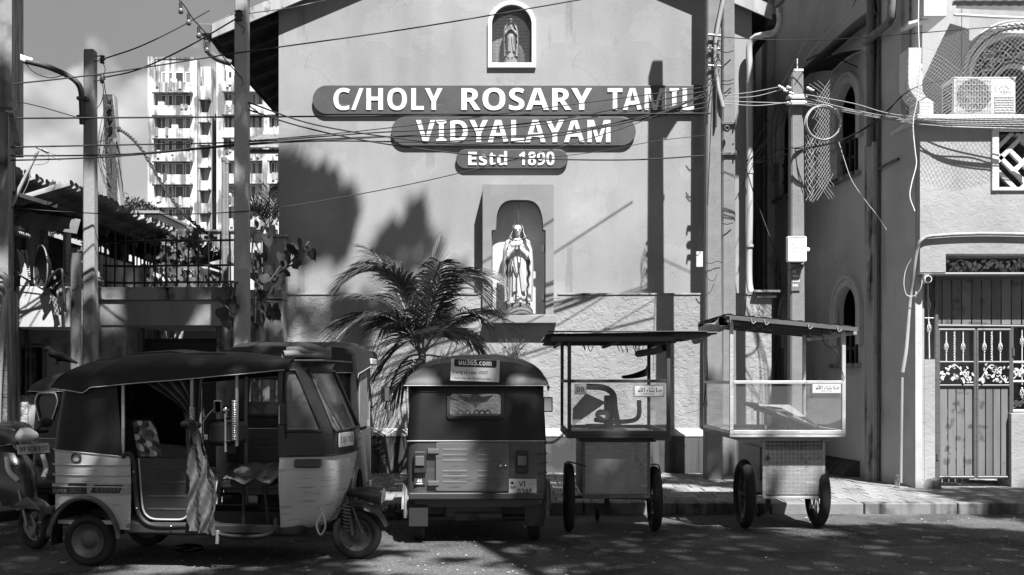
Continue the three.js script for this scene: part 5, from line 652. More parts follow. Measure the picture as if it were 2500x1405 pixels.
function rickshaw(label, pos, turn, o = {}) {
  const t = thing('auto_rickshaw', label, 'auto rickshaw', pos, turn, 'parked auto rickshaws'); if (o.sy) t.scale.y = o.sy;
  const paint = o.paint, hood = o.hood, trim = mat(0.38, 0.55), dk = mat(0.025, 0.6, 'scuff'), blk = mat(0.012, 0.7), hw = 0.62;
  // --- rear tub
  const UP = Upath(0.66, hw, 0.11), yb = ([x, z]) => { const k = 1 - ((x - 0.29) / 0.28) ** 2; return Math.abs(z) > 0.5 && k > 0 ? Math.max(0.30, 0.2 + 0.34 * Math.sqrt(k)) : x > 0.5 ? 0.30 : 0.38; }, yt = ([x]) => lerp(0.915, 0.86, clamp(x / 0.62));
  const us = UP.map((_, i) => i);
  const body = mk('body', [sheet(us, lin(0, 1, 8), (u, v) => { const p = UP[u], y = lerp(yb(p), yt(p), v); return V(p[0] + 0.012 * Math.sin(v * 3), y, p[1] * (1 + 0.01 * Math.sin(v * 3))); }), box(0.04, 0.66, 0.33, 0.36, -0.56, 0.56)], paint, t);
  for (const h of o.ribs || [0.80, 0.72, 0.63]) mk('rib', tube(UP.filter((p, i) => Math.abs(p[1]) > 0.52).filter((p) => p[1] > 0).map((p) => V(p[0] + (p[0] < 0.02 ? -0.004 : 0), h, p[1] + 0.012)), 0.006, 40, 5), paint, body);
  for (const s of [1, -1]) { mk('wheel_arch', tube(lin(0.1, Math.PI - 0.1, 16).map((a) => V(0.29 - 0.285 * Math.cos(a), 0.2 + 0.345 * Math.sin(a), s * (hw + 0.012))), 0.02, 30, 6), o.archM || mat(0.10, 0.5, 'worn'), body); mk('fender_flare', sheet(lin(0.35, Math.PI - 0.25, 14), [0, 0.5, 1], (a, v) => V(0.29 - (0.29 + 0.02 * v) * Math.cos(a), 0.2 + (0.35 + 0.005 * v) * Math.sin(a) - 0.01 * v, s * (hw - 0.02 + 0.065 * v))), o.archM || mat(0.06, 0.5, 'worn'), body); }
  mk('tub_edge', tube(UP.map((p) => V(p[0] - 0.004, yt(p) + 0.004, p[1] * 1.008)), 0.0055, 90, 5), trim, body);
  // --- rear face
  mk('engine_door', [ext((() => { const s = rrect(-0.36, 0.29, 0.475, 0.905, 0.02); return s; })(), 0.012, 0.004).rotateY(-Math.PI / 2).translate(-0.004, 0, 0)], o.door || paint, body);
  const lv = new RoundedBoxGeometry(0.012, 0.024, 0.225, 3, 0.011); for (const z of [-0.19, 0.12]) for (let i = 0; i < 6; i++) mk('louvre', lv.clone().translate(-0.016, 0.84 - i * 0.048 - (i > 2 ? 0.045 : 0), z), o.door || paint, body);
  for (const y of [0.83, 0.545]) mk('hinge', rbox(-0.03, 0, y - 0.022, y + 0.022, -0.43, -0.33, 0.006), o.door || paint, body);
  mk('door_knob', [ball(-0.035, 0.70, 0.215, 0.02), ball(-0.03, 0.70, 0.26, 0.014), bar(V(0, 0.7, 0.215), V(-0.03, 0.7, 0.215), 0.008)], CHROME, body);
  for (const z of [-0.5, 0.405]) { const l = mk('tail_light', rbox(-0.03, 0.0, 0.63, 0.83, z - 0.055, z + 0.055, 0.02), dk, body); mk('lens', rbox(-0.045, -0.03, 0.70, 0.79, z - 0.04, z + 0.04, 0.01), mat(0.10, 0.25), l); }
  mk('bumper', [rbox(-0.05, 0.02, 0.40, 0.465, -0.6, 0.6, 0.015), box(0.0, 0.02, 0.34, 0.4, -0.55, 0.55)], o.bumperM || mat(0.04, 0.45, 'worn'), body);
  if (o.plate) mk('number_plate', new THREE.BoxGeometry(0.006, 0.15, 0.245).translate(-0.038, 0.51, 0.41), mat(0.6, 0.6), body), mk('plate_print', new THREE.PlaneGeometry(0.235, 0.142).rotateY(-Math.PI / 2).translate(-0.0425, 0.51, 0.41), print(0.235, 0.142, 256, (c, w, h) => { c.fillStyle = '#b9b9b9'; c.fillRect(0, 0, w, h); c.fillStyle = '#161616'; c.font = 'bold 66px sans-serif'; c.fillText('VI', 92, 66); c.fillText('0348', 74, 136); c.font = 'bold 38px sans-serif'; c.fillText('WP', 6, 92); c.fillRect(14, 22, 26, 26); c.fillStyle = '#777'; c.fillRect(190, 40, 40, 5); }), body, { uv: true });
  if (o.sticker) mk('sticker', new THREE.PlaneGeometry(0.1, 0.06).rotateY(-Math.PI / 2).translate(-0.005, 0.56, -0.5), print(0.1, 0.06, 128, (c, w, h) => { c.fillStyle = '#333'; c.fillRect(0, 0, w, h); c.fillStyle = '#ccc'; c.font = 'bold 52px sans-serif'; c.fillText('46', 30, 48); c.fillRect(24, 56, 70, 12); }), body, { uv: true });
  for (const s of [1, -1]) mk('mud_flap', rbox(0.0, 0.012, 0.16, 0.36, s * 0.43, s * 0.6, 0.004), blk, body);
  mk('engine', [rbox(0.1, 0.5, 0.22, 0.42, -0.3, 0.25, 0.05), new THREE.CylinderGeometry(0.045, 0.045, 0.42, 14).rotateX(Math.PI / 2).translate(0.12, 0.24, 0.02), bar(V(0.29, 0.2, -0.52), V(0.29, 0.2, 0.52), 0.03)], mat(0.04, 0.6, 'worn'), t);
  // --- canvas: rear sheet with window, and roof
  const CP = Upath(0.6, hw + 0.006, 0.12), wz = o.window || [-0.245, 0.225, 1.13, 1.345], vs = [0, 0.07, 0.15, (wz[2] - 0.91) / 0.56, (wz[3] - 0.91) / 0.56, 0.88, 1], cz = CP.map((p) => p[1]);
  const ex = (y) => clamp((y - 0.9) / 0.56), canvasAt = (p, y, out = 0) => { const k = ex(y), bw = 0.022 * (fbm(p[1] / 3 + 0.5, y / 3 + p[0] / 3, 9, 241, 3) - 0.5) * Math.sin(k * 3.14); return V(bw + p[0] * (1 - 0.1 * k) + 0.085 * k * (p[0] < 0.3 ? 1 - p[0] / 0.3 : 0) - out + 0.012 * Math.sin(k * 3.1) * (p[0] < 0.1 ? -1 : 0), y, p[1] * (1 - 0.05 * k + bw)); };
  const cp2 = []; CP.forEach((p, i) => { cp2.push(p); const q = CP[i + 1]; if (q && p[0] < 0.01 && q[0] < 0.01) for (const z of [wz[1], wz[0]]) if ((p[1] - z) * (q[1] - z) < 0) cp2.push([0, z]); });
  const canvas = mk('rear_canvas', sheet(cp2.map((_, i) => i), vs, (u, v) => canvasAt(cp2[u], lerp(yt(cp2[u]) + 0.005, 1.475, v)), (i, j) => { const a = cp2[i], b = cp2[i + 1]; return j === 3 && a[0] < 0.01 && b[0] < 0.01 && Math.max(a[1], b[1]) <= wz[1] + 1e-6 && Math.min(a[1], b[1]) >= wz[0] - 1e-6; }), hood, t);
  const zc = (wz[0] + wz[1]) / 2, yc = (wz[2] + wz[3]) / 2, ww = (wz[1] - wz[0]) / 2 + 0.02, wh = (wz[3] - wz[2]) / 2 + 0.02, kx = canvasAt([0, zc], yc).x;
  const wfS = o.hex ? (k) => { const s = k > 0 ? new THREE.Shape() : new THREE.Path(), q = k > 0 ? 1 : 0.8, pts = [[-0.55, -1], [0.55, -1], [1, 0.35], [0.75, 1], [-0.75, 1], [-1, 0.35]]; s.setFromPoints(new THREE.CatmullRomCurve3(pts.map(([a, b]) => V(a * ww * q, b * wh * q, 0)), true, 'catmullrom', 0.15).getPoints(40).map((v) => new THREE.Vector2(v.x, v.y))); return s; } : (k) => rrect(-ww + (k > 0 ? 0 : 0.028), ww - (k > 0 ? 0 : 0.028), -wh + (k > 0 ? 0 : 0.028), wh - (k > 0 ? 0 : 0.028), 0.035, k > 0 ? THREE.Shape : THREE.Path);
  const wf = wfS(1); wf.holes.push(wfS(-1)); const wframe = mk('rear_window', ext(wf, 0.016, 0.005).rotateY(-Math.PI / 2).rotateZ(-0.1).translate(kx - 0.004, yc, zc), o.hex ? mat(0.03, 0.4) : blk, t);
  if (o.hex) mk('piping', new THREE.TubeGeometry(new THREE.CatmullRomCurve3(wfS(1).getPoints(30).map((q) => V(0, q.y * 0.96, q.x * 0.96)), true), 80, 0.006, 5, true).rotateZ(-0.1).translate(kx - 0.024, yc, zc), mat(0.65, 0.5), wframe);
  mk('pane', new THREE.PlaneGeometry(ww * 1.9, wh * 1.9).rotateY(-Math.PI / 2).rotateZ(-0.1).translate(kx, yc, zc), o.hex ? mat(0.012, 0.2) : dustyGlass, wframe);
  if (o.decor) mk('window_sticker', [(() => { const s = shp([[-0.16, 0.05], [-0.05, 0.03], [0, 0.1], [0.05, 0.03], [0.16, 0.05], [0.1, -0.01], [0.03, -0.03], [0, -0.07], [-0.03, -0.03], [-0.1, -0.01]]); return new THREE.ShapeGeometry(s).rotateY(-Math.PI / 2).translate(kx + 0.01, yc + 0.04, zc); })(), ...[-0.13, -0.07, 0.01, 0.06, 0.11].map((z) => new THREE.TorusGeometry(0.022, 0.007, 4, 12).rotateY(Math.PI / 2).translate(kx + 0.012, yc - 0.07, zc + z))], mat(0.06, 0.6), wframe);
  const rb = (x) => (x < 0.32 ? lerp(1.40, 1.36, x / 0.32) : lerp(1.40, 1.535, (x - 0.32) / 1.55)), rt = (x) => x < 0.75 ? lerp(1.64, 1.705, Math.sin(clamp(x / 0.75) * 1.57)) : lerp(1.705, 1.655, sm(clamp((x - 0.75) / 1.15))), RN = o.boxy ? 9 : 2.5;
  const roofAt = (th, x) => { const c = Math.cos(th), s = Math.sin(th), h = Math.pow(Math.abs(s), 2 / RN), y = rb(x) + (rt(x) - rb(x)) * h, z = 0.645 * Math.sign(c) * Math.pow(Math.abs(c), 2 / RN) * (1 - 0.04 * h); const xr = 0.045 + (o.boxy ? 0.04 : 0.26) * h * h; const wr = o.boxy ? 0 : 0.03 * (fbm(th / 6.283, x / 4, 10, 231, 4) - 0.5); return V(lerp(xr, 1.92, (x - 0.05) / 1.87), y - 0.014 * Math.max(0, Math.sin(x * 8.3)) * h + wr * (0.3 + 0.7 * h), z * (1 + wr * (1 - h))); };
  const ths = lin(0, Math.PI, 36), xs = lin(0.05, 1.92, 40);
  const roof = mk('roof', [sheet(ths, xs, roofAt), sheet(ths, [0, 0.33, 0.66, 1], (th, v) => { const a = roofAt(th, 0.05); return V(lerp(0.03, a.x, v * v), lerp(1.41, a.y, v), a.z); })], o.roofM || hood, t);
  for (const s of [0, Math.PI]) mk('roof_piping', tube(lin(0.05, 1.9, 30).map((x) => roofAt(s, x).add(V(0, -0.002, s ? -0.004 : 0.004))), 0.004, 60, 5), trim, roof);
  mk('roof_piping', tube(lin(0, Math.PI, 24).map((th) => { const a = roofAt(th, 0.05); return V(0.022, 1.41, a.z); }), 0.004, 40, 5), trim, roof);
  for (const z of [0.36, -0.36]) mk('seam', tube(lin(0, 1, 16).map((u) => { const th = Math.acos(Math.sign(z) * Math.pow(Math.abs(z) / 0.63, RN / 2)), a = roofAt(th, 0.05 + u * 1.2); return a.add(V(0, 0.004, 0)); }).concat([]), 0.004, 30, 4), o.seamM || hood, roof);
  mk('headlining', sheet(lin(0.35, Math.PI - 0.35, 12), lin(0.3, 1.88, 8), (th, x) => roofAt(th, x).add(V(0, -0.03, 0))), mat(0.03, 0.9, 'cloth'), roof);
  if (o.boxy) { mk('side_canvas', [rbox(0.58, 1.12, 0.9, 1.46, 0.615, 0.63, 0.006)], mat(0.26, 0.7, 'cloth', { b: 'rough', bs: 0.01 }), t); mk('side_door', rbox(0.66, 1.5, 0.34, 0.88, 0.6, 0.62, 0.01), mat(0.12, 0.5, 'scuff'), t); mk('roof_edge', rbox(1.3, 1.95, 1.5, 1.56, 0.6, 0.66, 0.01), mat(0.5, 0.6, 'worn'), t); }  // side canvas paler than the hood: sunlight put into its colour
  // --- posts, floor, seats
  const post = (x, z, y0, y1, r = 0.016, m = mat(0.35, 0.35, 'scuff', { metalness: 0.6 })) => mk('post', bar(V(x, y0, z), V(x, y1, z), r, 10), m, t);
  for (const s of [1, -1]) { post(0.6, s * 0.61, 0.85, 1.44, 0.014); post(1.15, s * 0.6, 0.3, 1.49); post(1.5, s * 0.58, 0.95, 1.51, 0.014); }
  mk('floor', [box(0.6, 1.95, 0.27, 0.31, -0.52, 0.52), box(0.6, 1.95, 0.2, 0.27, -0.2, 0.2)], dk, t);
  for (const s of [1, -1]) { mk('sill', [rbox(0.6, 1.3, 0.27, 0.36, s * 0.55, s * 0.615, 0.015), tube([V(1.28, 0.4, s * 0.6), V(1.32, 0.3, s * 0.6), V(1.4, 0.265, s * 0.6), V(1.72, 0.265, s * 0.58), V(1.79, 0.3, s * 0.57), V(1.8, 0.4, s * 0.56)], 0.018, 30, 6), rbox(1.3, 1.82, 0.275, 0.34, s * 0.5, s * 0.57, 0.01)], o.sillM || dk, t); }
  mk('rear_seat', [rbox(0.3, 0.85, 0.5, 0.66, -0.52, 0.52, 0.04), rbox(0.22, 0.36, 0.66, 1.15, -0.52, 0.52, 0.05)], mat(0.03, 0.6, 'scuff'), t);
  mk('driver_seat', [rbox(1.38, 1.72, 0.62, 0.70, -0.34, 0.42, 0.03), bar(V(1.45, 0.3, 0.3), V(1.45, 0.63, 0.3), 0.014), bar(V(1.66, 0.3, 0.3), V(1.62, 0.63, 0.3), 0.014), bar(V(1.66, 0.3, -0.3), V(1.62, 0.63, -0.3), 0.014)], mat(0.06, 0.7, 'cloth'), t);
  // --- cowl: lower shell, upper frame with windscreen and quarter windows
  const xn = (y) => { const k = [[0.27, 1.98], [0.32, 2.1], [0.42, 2.15], [0.6, 2.19], [0.85, 2.215], [1.06, 2.22], [1.1, 2.205], [1.56, 2.0]]; for (let i = 1; i < k.length; i++) if (y <= k[i][0]) return lerp(k[i - 1][1], k[i][1], (y - k[i - 1][0]) / (k[i][0] - k[i - 1][0])); return 2.03; }, wA = (y) => lerp(0.45, 0.58, sm(clamp((y - 0.27) / 0.5))) - 0.06 * clamp((y - 1.06) / 0.5), wF = (y) => lerp(0.16, 0.43, sm(clamp((y - 0.25) / 0.6))) - 0.03 * clamp((y - 1.06) / 0.5), xA = (y) => lerp(1.80, 1.85, clamp((y - 0.27) / 0.8));
  const sec = (s, y, inset = 0) => { const q = s > 3 ? 6 - s : s, sg = s > 3 ? -1 : 1, r = lerp(0.17, 0.08, clamp((y - 0.4) / 0.7)), X = xn(y) - inset, A = wA(y) - inset, B = wF(y) - inset, bx = X - r, f = (xx) => lerp(A, B + 0.01, clamp((xx - xA(y)) / (X - xA(y))) ** 1.3); let x, z; if (q <= 1) { x = lerp(xA(y), bx, q); z = f(x); } else if (q <= 2) { const w = q - 1, p0 = [bx, f(bx)], p1 = [X, B + 0.005], p2 = [X, B - r]; x = (1 - w) ** 2 * p0[0] + 2 * w * (1 - w) * p1[0] + w * w * p2[0]; z = (1 - w) ** 2 * p0[1] + 2 * w * (1 - w) * p1[1] + w * w * p2[1]; } else { const w = q - 2; x = X + 0.03 * Math.sin(w * 1.57); z = (B - r) * (1 - w); } return V(x, y, z * sg); };
  const sL = [0, 0.12, 0.3, 0.5, 0.7, 0.85, 1, 1.25, 1.5, 1.75, 2, 2.2, 2.5, 3, 3.5, 3.8, 4, 4.25, 4.5, 4.75, 5, 5.15, 5.3, 5.5, 5.7, 5.88, 6];
  const cowl = mk('front_cowl', sheet(sL, [0.27, 0.29, 0.33, 0.4, 0.5, 0.62, 0.75, 0.87], (s, y) => sec(s, y)), o.cowl || paint, t);
  const vU = [0.872, 0.95, 1.04, 1.07, 1.1, 1.3, 1.5, 1.53, 1.56, 1.6], isW = (i, j) => { const a = sL[i], b = sL[i + 1], in1 = a >= 0.12 && b <= 1, in2 = a >= 1.75 && b <= 4.25, in3 = a >= 5 && b <= 5.88; return j >= 3 && j <= 6 && (in1 || in2 || in3); };
  mk('upper_cowl', sheet(sL, vU, (s, y) => sec(s, Math.min(y, 1.6)).add(V(0, 0, 0)), isW), o.upper || paint, cowl);
  mk('windscreen', sheet(sL.slice(9, 18), [1.07, 1.2, 1.4, 1.53], (s, y) => sec(s, y, 0.008)), dustyGlass, cowl);
  for (const [a, b] of [[1, 7], [20, 26]]) mk('quarter_window', sheet(sL.slice(a, b), [1.07, 1.2, 1.4, 1.53], (s, y) => sec(s, y, 0.008)), dustyGlass, cowl);
  const seal = (a, b) => tube([...lin(a, b, 6).map((s) => [s, 1.065]), ...lin(1.1, 1.5, 6).map((y) => [b, y]), ...lin(b, a, 6).map((s) => [s, 1.535]), ...lin(1.5, 1.1, 6).map((y) => [a, y])].map(([s, y]) => sec(s, y, -0.006)), 0.011, 90, 6, true);
  mk('window_seal', [seal(0.12, 1), seal(5, 5.88)], blk, cowl); mk('screen_frame', seal(1.75, 4.25), mat(0.12, 0.4, 'scuff', { metalness: 0.5 }), cowl);
  for (const s of [1, -1]) mk('a_pillar', rbox(xA(1) - 0.03, xA(1) + 0.012, 0.86, 1.6, s * 0.5, s * 0.565, 0.012), o.upper || paint, cowl);
  mk('cowl_seam', tube(lin(0, 6, 40).map((s) => sec(s, 0.872, -0.004)), 0.007, 70, 5), dk, cowl);
  for (const s of [1, -1]) mk('side_indicator', [rbox(1.95, 2.15, 0.785, 0.85, s * 0.49, s * 0.575, 0.012)], mat(0.05, 0.3, 'scuff'), cowl);
  mk('visor', [rbox(1.86, 2.14, 1.605, 1.62, -0.46, 0.46, 0.005)], mat(0.12, 0.4, 'scuff'), cowl);
  // --- front wheel gear
  const wh0 = wheelPart(t, 2.3, 0.2, 0, 0.2, 0.1, o); wheelPart(t, 0.29, 0.2, 0.52, 0.2, 0.11, o); wheelPart(t, 0.29, 0.2, -0.52, 0.2, 0.11, o);
  mk('front_fender', sheet(lin(0.28, 2.75, 16), lin(-1, 1, 6), (a, v) => V(2.3 + 0.27 * Math.cos(a) * (1 - 0.06 * v * v), 0.2 + 0.27 * Math.sin(a) * (1 - 0.12 * v * v), v * 0.085 * Math.sqrt(Math.sin(a * 0.9 + 0.25)))), o.fenderM || mat(0.05, 0.45, 'worn'), t);
  mk('fork', [bar(V(2.22, 0.5, 0.02), V(2.28, 0.2, 0.075), 0.02), tube(lin(0, 1, 80).map((u) => V(2.24 + 0.03 * Math.cos(u * 50), 0.24 + u * 0.22, 0.09 + 0.03 * Math.sin(u * 50))), 0.007, 160, 4), bar(V(2.36, 0.22, 0.07), V(2.26, 0.46, 0.05), 0.014), bar(V(2.2, 0.45, 0), V(2.12, 0.75, 0), 0.03)], mat(0.09, 0.5, 'worn'), t);
  const hl = mk('headlight', lathe([[0.012, -0.26], [0.035, -0.2], [0.06, -0.1], [0.075, -0.03], [0.08, 0.02], [0.074, 0.04]], 22).rotateZ(-Math.PI / 2 - 0.12).translate(2.48, 0.52, 0), mat(0.05, 0.3, 'scuff'), t); mk('lens', lathe([[0, 0.02], [0.04, 0.015], [0.072, 0]], 22).rotateZ(-Math.PI / 2 - 0.12).translate(2.515, 0.516, 0), mat(0.75, 0.12, null, { metalness: 0.3 }), hl);
  for (const s of [1, -1]) { if (s < 0 && !o.bothMirrors) continue; const m = mk('mirror', rbox(1.9, 1.93, 1.12, 1.28, s * 0.68, s * 0.78, 0.012), blk, t); mk('mirror_glass', rbox(1.895, 1.9, 1.13, 1.27, s * 0.688, s * 0.772, 0.002), mat(0.8, 0.05, null, { metalness: 1 }), m); mk('mirror_arm', tube([V(1.88, 1.0, s * 0.56), V(1.9, 1.1, s * 0.62), V(1.92, 1.18, s * 0.69)], 0.008, 12, 6), dk, m); }
  mk('handlebar', tube([V(1.75, 0.95, -0.3), V(1.84, 0.98, 0), V(1.75, 0.95, 0.3)], 0.016, 16, 8), dk, t);
  return t;
}
const canvasM = mat(0.010, 0.5, 'cloth', { b: 'cloth', bs: 0.002, phys: true, specularIntensity: 0.6 });
{ // the worn one in front, side on
  const wornPaint = mat(0.5, 0.45, 'worn'), t = rickshaw('worn pale auto rickshaw, side on, with dark hood and hanging curtain', V(-3.556, 0, -8.93), -0.1, { paint: wornPaint, hood: mat(0.010, 0.45, 'cloth', { b: 'rough', bs: 0.012, phys: true, specularIntensity: 0.5 }), roofM: mat(0.008, 0.5, 'cloth', { b: 'rough', bs: 0.02, phys: true, specularIntensity: 0.5 }), cowl: mat(0.62, 0.45, 'worn', { b: 'rough', bs: 0.003 }), upper: mat(0.02, 0.35, 'scuff'), archM: mat(0.12, 0.6, 'worn'), seamM: mat(0.03, 0.5) });
  const dk = mat(0.03, 0.5, 'scuff'), z = 0.6;
  // lower door with pressed ribs and piping
  const ds = new THREE.Shape(); ds.moveTo(0.725, 0.855); ds.lineTo(0.755, 0.48); ds.quadraticCurveTo(0.77, 0.385, 0.87, 0.38); ds.lineTo(1.05, 0.38); ds.quadraticCurveTo(1.13, 0.385, 1.13, 0.47); ds.lineTo(1.13, 0.855);
  const door = mk('lower_door', ext(ds, 0.02, 0.004).translate(0, 0, z - 0.02), mat(0.025, 0.5, 'scuff'), t); for (const y of [0.78, 0.67, 0.56, 0.46]) mk('rib', rbox(0.79, 1.1, y - 0.008, y + 0.008, z, z + 0.008, 0.004), mat(0.05, 0.5, 'scuff'), door);
  mk('door_piping', tube(ds.getPoints(10).slice(0, -1).map((p) => V(p.x, p.y, z + 0.006)), 0.009, 60, 5), mat(0.32, 0.5), door);
  mk('door_edging', tube([V(0.6, 0.865, z + 0.02), V(0.655, 0.89, z + 0.02), V(0.69, 0.83, z + 0.02), V(0.71, 0.6, z + 0.02), V(0.735, 0.42, z + 0.02), V(0.81, 0.345, z + 0.015), V(1.15, 0.335, z + 0.012)], 0.02, 50, 6), mat(0.015, 0.6), t);
  for (const [x, y] of [[0.70, 0.75], [0.725, 0.47], [1.0, 0.335]]) mk('rivet', ball(x, y, z + 0.042, 0.006, 8), mat(0.7, 0.4), t);
  // band of lettering on the flank
  mk('decal', new THREE.PlaneGeometry(0.63, 0.085).translate(0.35, 0.615, 0.6345), print(0.63, 0.085, 1024, (c, w, h) => { c.fillStyle = '#6f6f6f'; c.fillRect(0, 0, w, h); c.fillStyle = '#1d1d1d'; c.fillRect(0, h * 0.35, 215, h * 0.65); c.fillRect(215, 0, 245, h); c.fillStyle = '#9a9a9a'; c.fillRect(0, 10, 205, 32); c.font = 'bold 62px sans-serif'; c.fillStyle = '#777'; c.fillText('SUPER', 4, 120, 204); c.strokeStyle = '#4a4a4a'; c.lineWidth = 9; c.font = 'bold 130px sans-serif'; c.strokeText('RE', 235, 122, 215); c.fillStyle = '#8f8f8f'; c.fillRect(460, 0, 564, h); c.fillStyle = '#181818'; c.beginPath(); c.moveTo(555, 18); c.lineTo(940, 18); c.lineTo(890, 122); c.lineTo(500, 122); c.fill(); c.fillStyle = '#555'; c.font = 'italic bold 96px sans-serif'; c.fillText('4 stroke', 560, 106, 330); }), t, { uv: true });
  mk('filler_ring', new THREE.TorusGeometry(0.036, 0.008, 8, 24).translate(0.23, 0.855, 0.633), mat(0.03, 0.5), t);
  // curtain: gathered at the post, hanging to the sill
  const cur = mk('curtain', [sheet(lin(0, 1, 40), lin(0, 1, 20), (u, v) => { const top = lerp(0.75, 1.24, u), k = Math.sin(v * 1.57), x = lerp(top, 1.13 + 0.06 * u, k), y = lerp(1.50 - 0.06 * (1 - u), 1.12 - 0.03 * Math.sin(u * 9), v), zz = 0.56 + 0.05 * Math.sin(u * 34) * (1 - 0.5 * v); return V(x, y, zz); }), sheet(lin(0, 1, 36), lin(0, 1, 26), (u, v) => { const w = lerp(0.07, 0.215, sm(clamp(v * 1.8))), x = 1.15 + w * u + 0.005 * v, y = lerp(1.14, 0.275 + 0.03 * (1 - u), v); return V(x + 0.012 * Math.sin(v * 13 + u * 6), y, 0.665 + 0.022 * Math.sin(u * 13 + v * 2.5) * (0.6 + 0.4 * v) + 0.014 * Math.sin(v * 31 + u * 21) + 0.008 * Math.sin(v * 57 - u * 33)); }), new THREE.TorusGeometry(0.055, 0.026, 8, 18).rotateX(1.3).translate(1.14, 1.115, 0.6)], mat(0.10, 0.26, 'scuff', { b: 'rough', bs: 0.01 }), t);
  mk('curtain_foot', bar(V(1.35, 0.2, 0.6), V(1.36, 0.3, 0.61), 0.014, 8), mat(0.3, 0.5), t);
  // twisted chrome grips, rail with ball ends, armrest cushion
  for (const [x, y0, y1] of [[1.152, 1.0, 1.25], [1.485, 1.0, 1.30]]) mk('coiled_grip', tube(lin(0, 1, 120).map((u) => V(x + 0.02 * Math.cos(u * 110), lerp(y0, y1, u), (x > 1.3 ? 0.58 : 0.6) + 0.02 * Math.sin(u * 110))), 0.007, 240, 4), mat(0.6, 0.3, null, { metalness: 0.8 }), t);
  mk('hand_rail', [bar(V(1.38, 0.9, 0.5), V(1.38, 1.2, 0.5), 0.014), bar(V(1.38, 1.16, 0.5), V(1.49, 1.18, 0.57), 0.01), bar(V(1.38, 0.98, 0.5), V(1.49, 0.99, 0.57), 0.01), ball(1.38, 1.225, 0.5, 0.032, 14)], CHROME, t);
  mk('armrest', rbox(1.22, 1.46, 0.94, 1.15, 0.2, 0.5, 0.05, 3), mat(0.02, 0.35, 'scuff'), t);
  const rg = rng(14); mk('seat_cloth', sheet(lin(0, 1, 22), lin(0, 1, 14), (u, v) => V(1.34 + 0.44 * u, 0.71 + 0.07 * fbm(u, v, 5, 191, 5) + 0.012 * Math.sin(u * 14 + v * 6) - 0.1 * Math.max(0, v - 0.75) * 3, -0.2 + 0.66 * v)), mat(0.30, 0.9, 'grime'), t);
  mk('seat_print', sheet(lin(0, 1, 10), lin(0, 1, 10), (u, v) => V(0.62 + 0.2 * u + 0.05 * (1 - v), 0.86 + 0.28 * v - (u > 0.8 ? (u - 0.8) * v * 0.3 : 0), 0.5 + 0.03 * Math.sin(u * 3))), print(1, 1.3, 128, (c, w, h) => { c.fillStyle = '#555'; c.fillRect(0, 0, w, h); for (let i = 0; i < 26; i++) { c.fillStyle = ['#222', '#888', '#b5b5b5', '#3a3a3a'][i % 4]; c.beginPath(); c.ellipse((i * 37) % w, (i * 53) % h, 14, 8 + (i % 5) * 5, i, 0, 6.3); c.fill(); } }, { r: 0.7 }), t, { uv: true });
  // roof roll, plate, wiper
  mk('roof_roll', [0, 1, 2].map((k) => tube([V(1.84, 1.66 + k * 0.035, 0.5 - k * 0.1), V(1.95 + 0.03 * k, 1.665 + k * 0.03, 0.4), V(2.05, 1.655 + k * 0.02, 0.3 - k * 0.1), V(1.98, 1.66 + k * 0.03, -0.3)], 0.028, 30, 8)), mat(0.22, 0.8, 'cloth'), t);
  const np = sub('front_plate', t); np.position.set(2.252, 0.985, 0.16); np.rotation.set(0, Math.PI / 2 - 0.12, 0); mk('plate', new THREE.BoxGeometry(0.3, 0.11, 0.01), mat(0.6, 0.6), np); mk('plate_print', new THREE.PlaneGeometry(0.29, 0.1).translate(0, 0, 0.006), print(0.29, 0.1, 256, (c, w, h) => { c.fillStyle = '#b4b4b4'; c.fillRect(0, 0, w, h); c.fillStyle = '#222'; c.font = 'bold 60px sans-serif'; c.fillText('E QA 1103', 14, 66, 230); }), np, { uv: true });
  mk('wiper', [beam(V(2.25, 1.07, 0.3), V(2.13, 1.32, 0.36), 0.012, 0.012), beam(V(2.2, 1.17, 0.34), V(2.08, 1.42, 0.38), 0.01, 0.02)], mat(0.015, 0.5), t);
  mk('frayed_rope', [tube([V(2.05, 0.48, 0.3), V(2.1, 0.42, 0.33), V(2.13, 0.3, 0.34), V(2.09, 0.24, 0.34), V(2.06, 0.32, 0.34), V(2.1, 0.4, 0.33)], 0.009, 40, 5)], mat(0.35, 0.8), t);
}
rickshaw('dark auto rickshaw seen from behind with white banner above its rear window', V(wx(1163, 9.45), 0, -9.45), Math.PI / 2 + 0.015, { paint: mat(0.07, 0.32, 'scuff', { clearcoat: 0.5, clearcoatRoughness: 0.25 }), door: mat(0.12, 0.4, 'worn'), hood: canvasM, roofM: mat(0.03, 0.5, 'cloth', { b: 'cloth', bs: 0.002 }), plate: true, sticker: true, decor: true, seamM: mat(0.4, 0.6), upper: mat(0.1, 0.4) });
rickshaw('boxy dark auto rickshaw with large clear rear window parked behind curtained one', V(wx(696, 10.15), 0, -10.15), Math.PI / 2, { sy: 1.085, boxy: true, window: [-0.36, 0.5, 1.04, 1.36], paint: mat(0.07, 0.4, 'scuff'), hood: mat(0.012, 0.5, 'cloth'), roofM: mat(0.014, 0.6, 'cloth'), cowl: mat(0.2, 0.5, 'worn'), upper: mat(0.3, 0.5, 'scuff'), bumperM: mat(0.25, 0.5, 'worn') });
rickshaw('dark auto rickshaw with rounded hexagonal rear window beside the scooter', V(wx(222, 10.6), 0, -10.6), Math.PI / 2, { sy: 0.955, hex: true, window: [-0.555, -0.36, 1.13, 1.38], paint: mat(0.16, 0.4, 'scuff'), hood: mat(0.025, 0.45, 'cloth') });
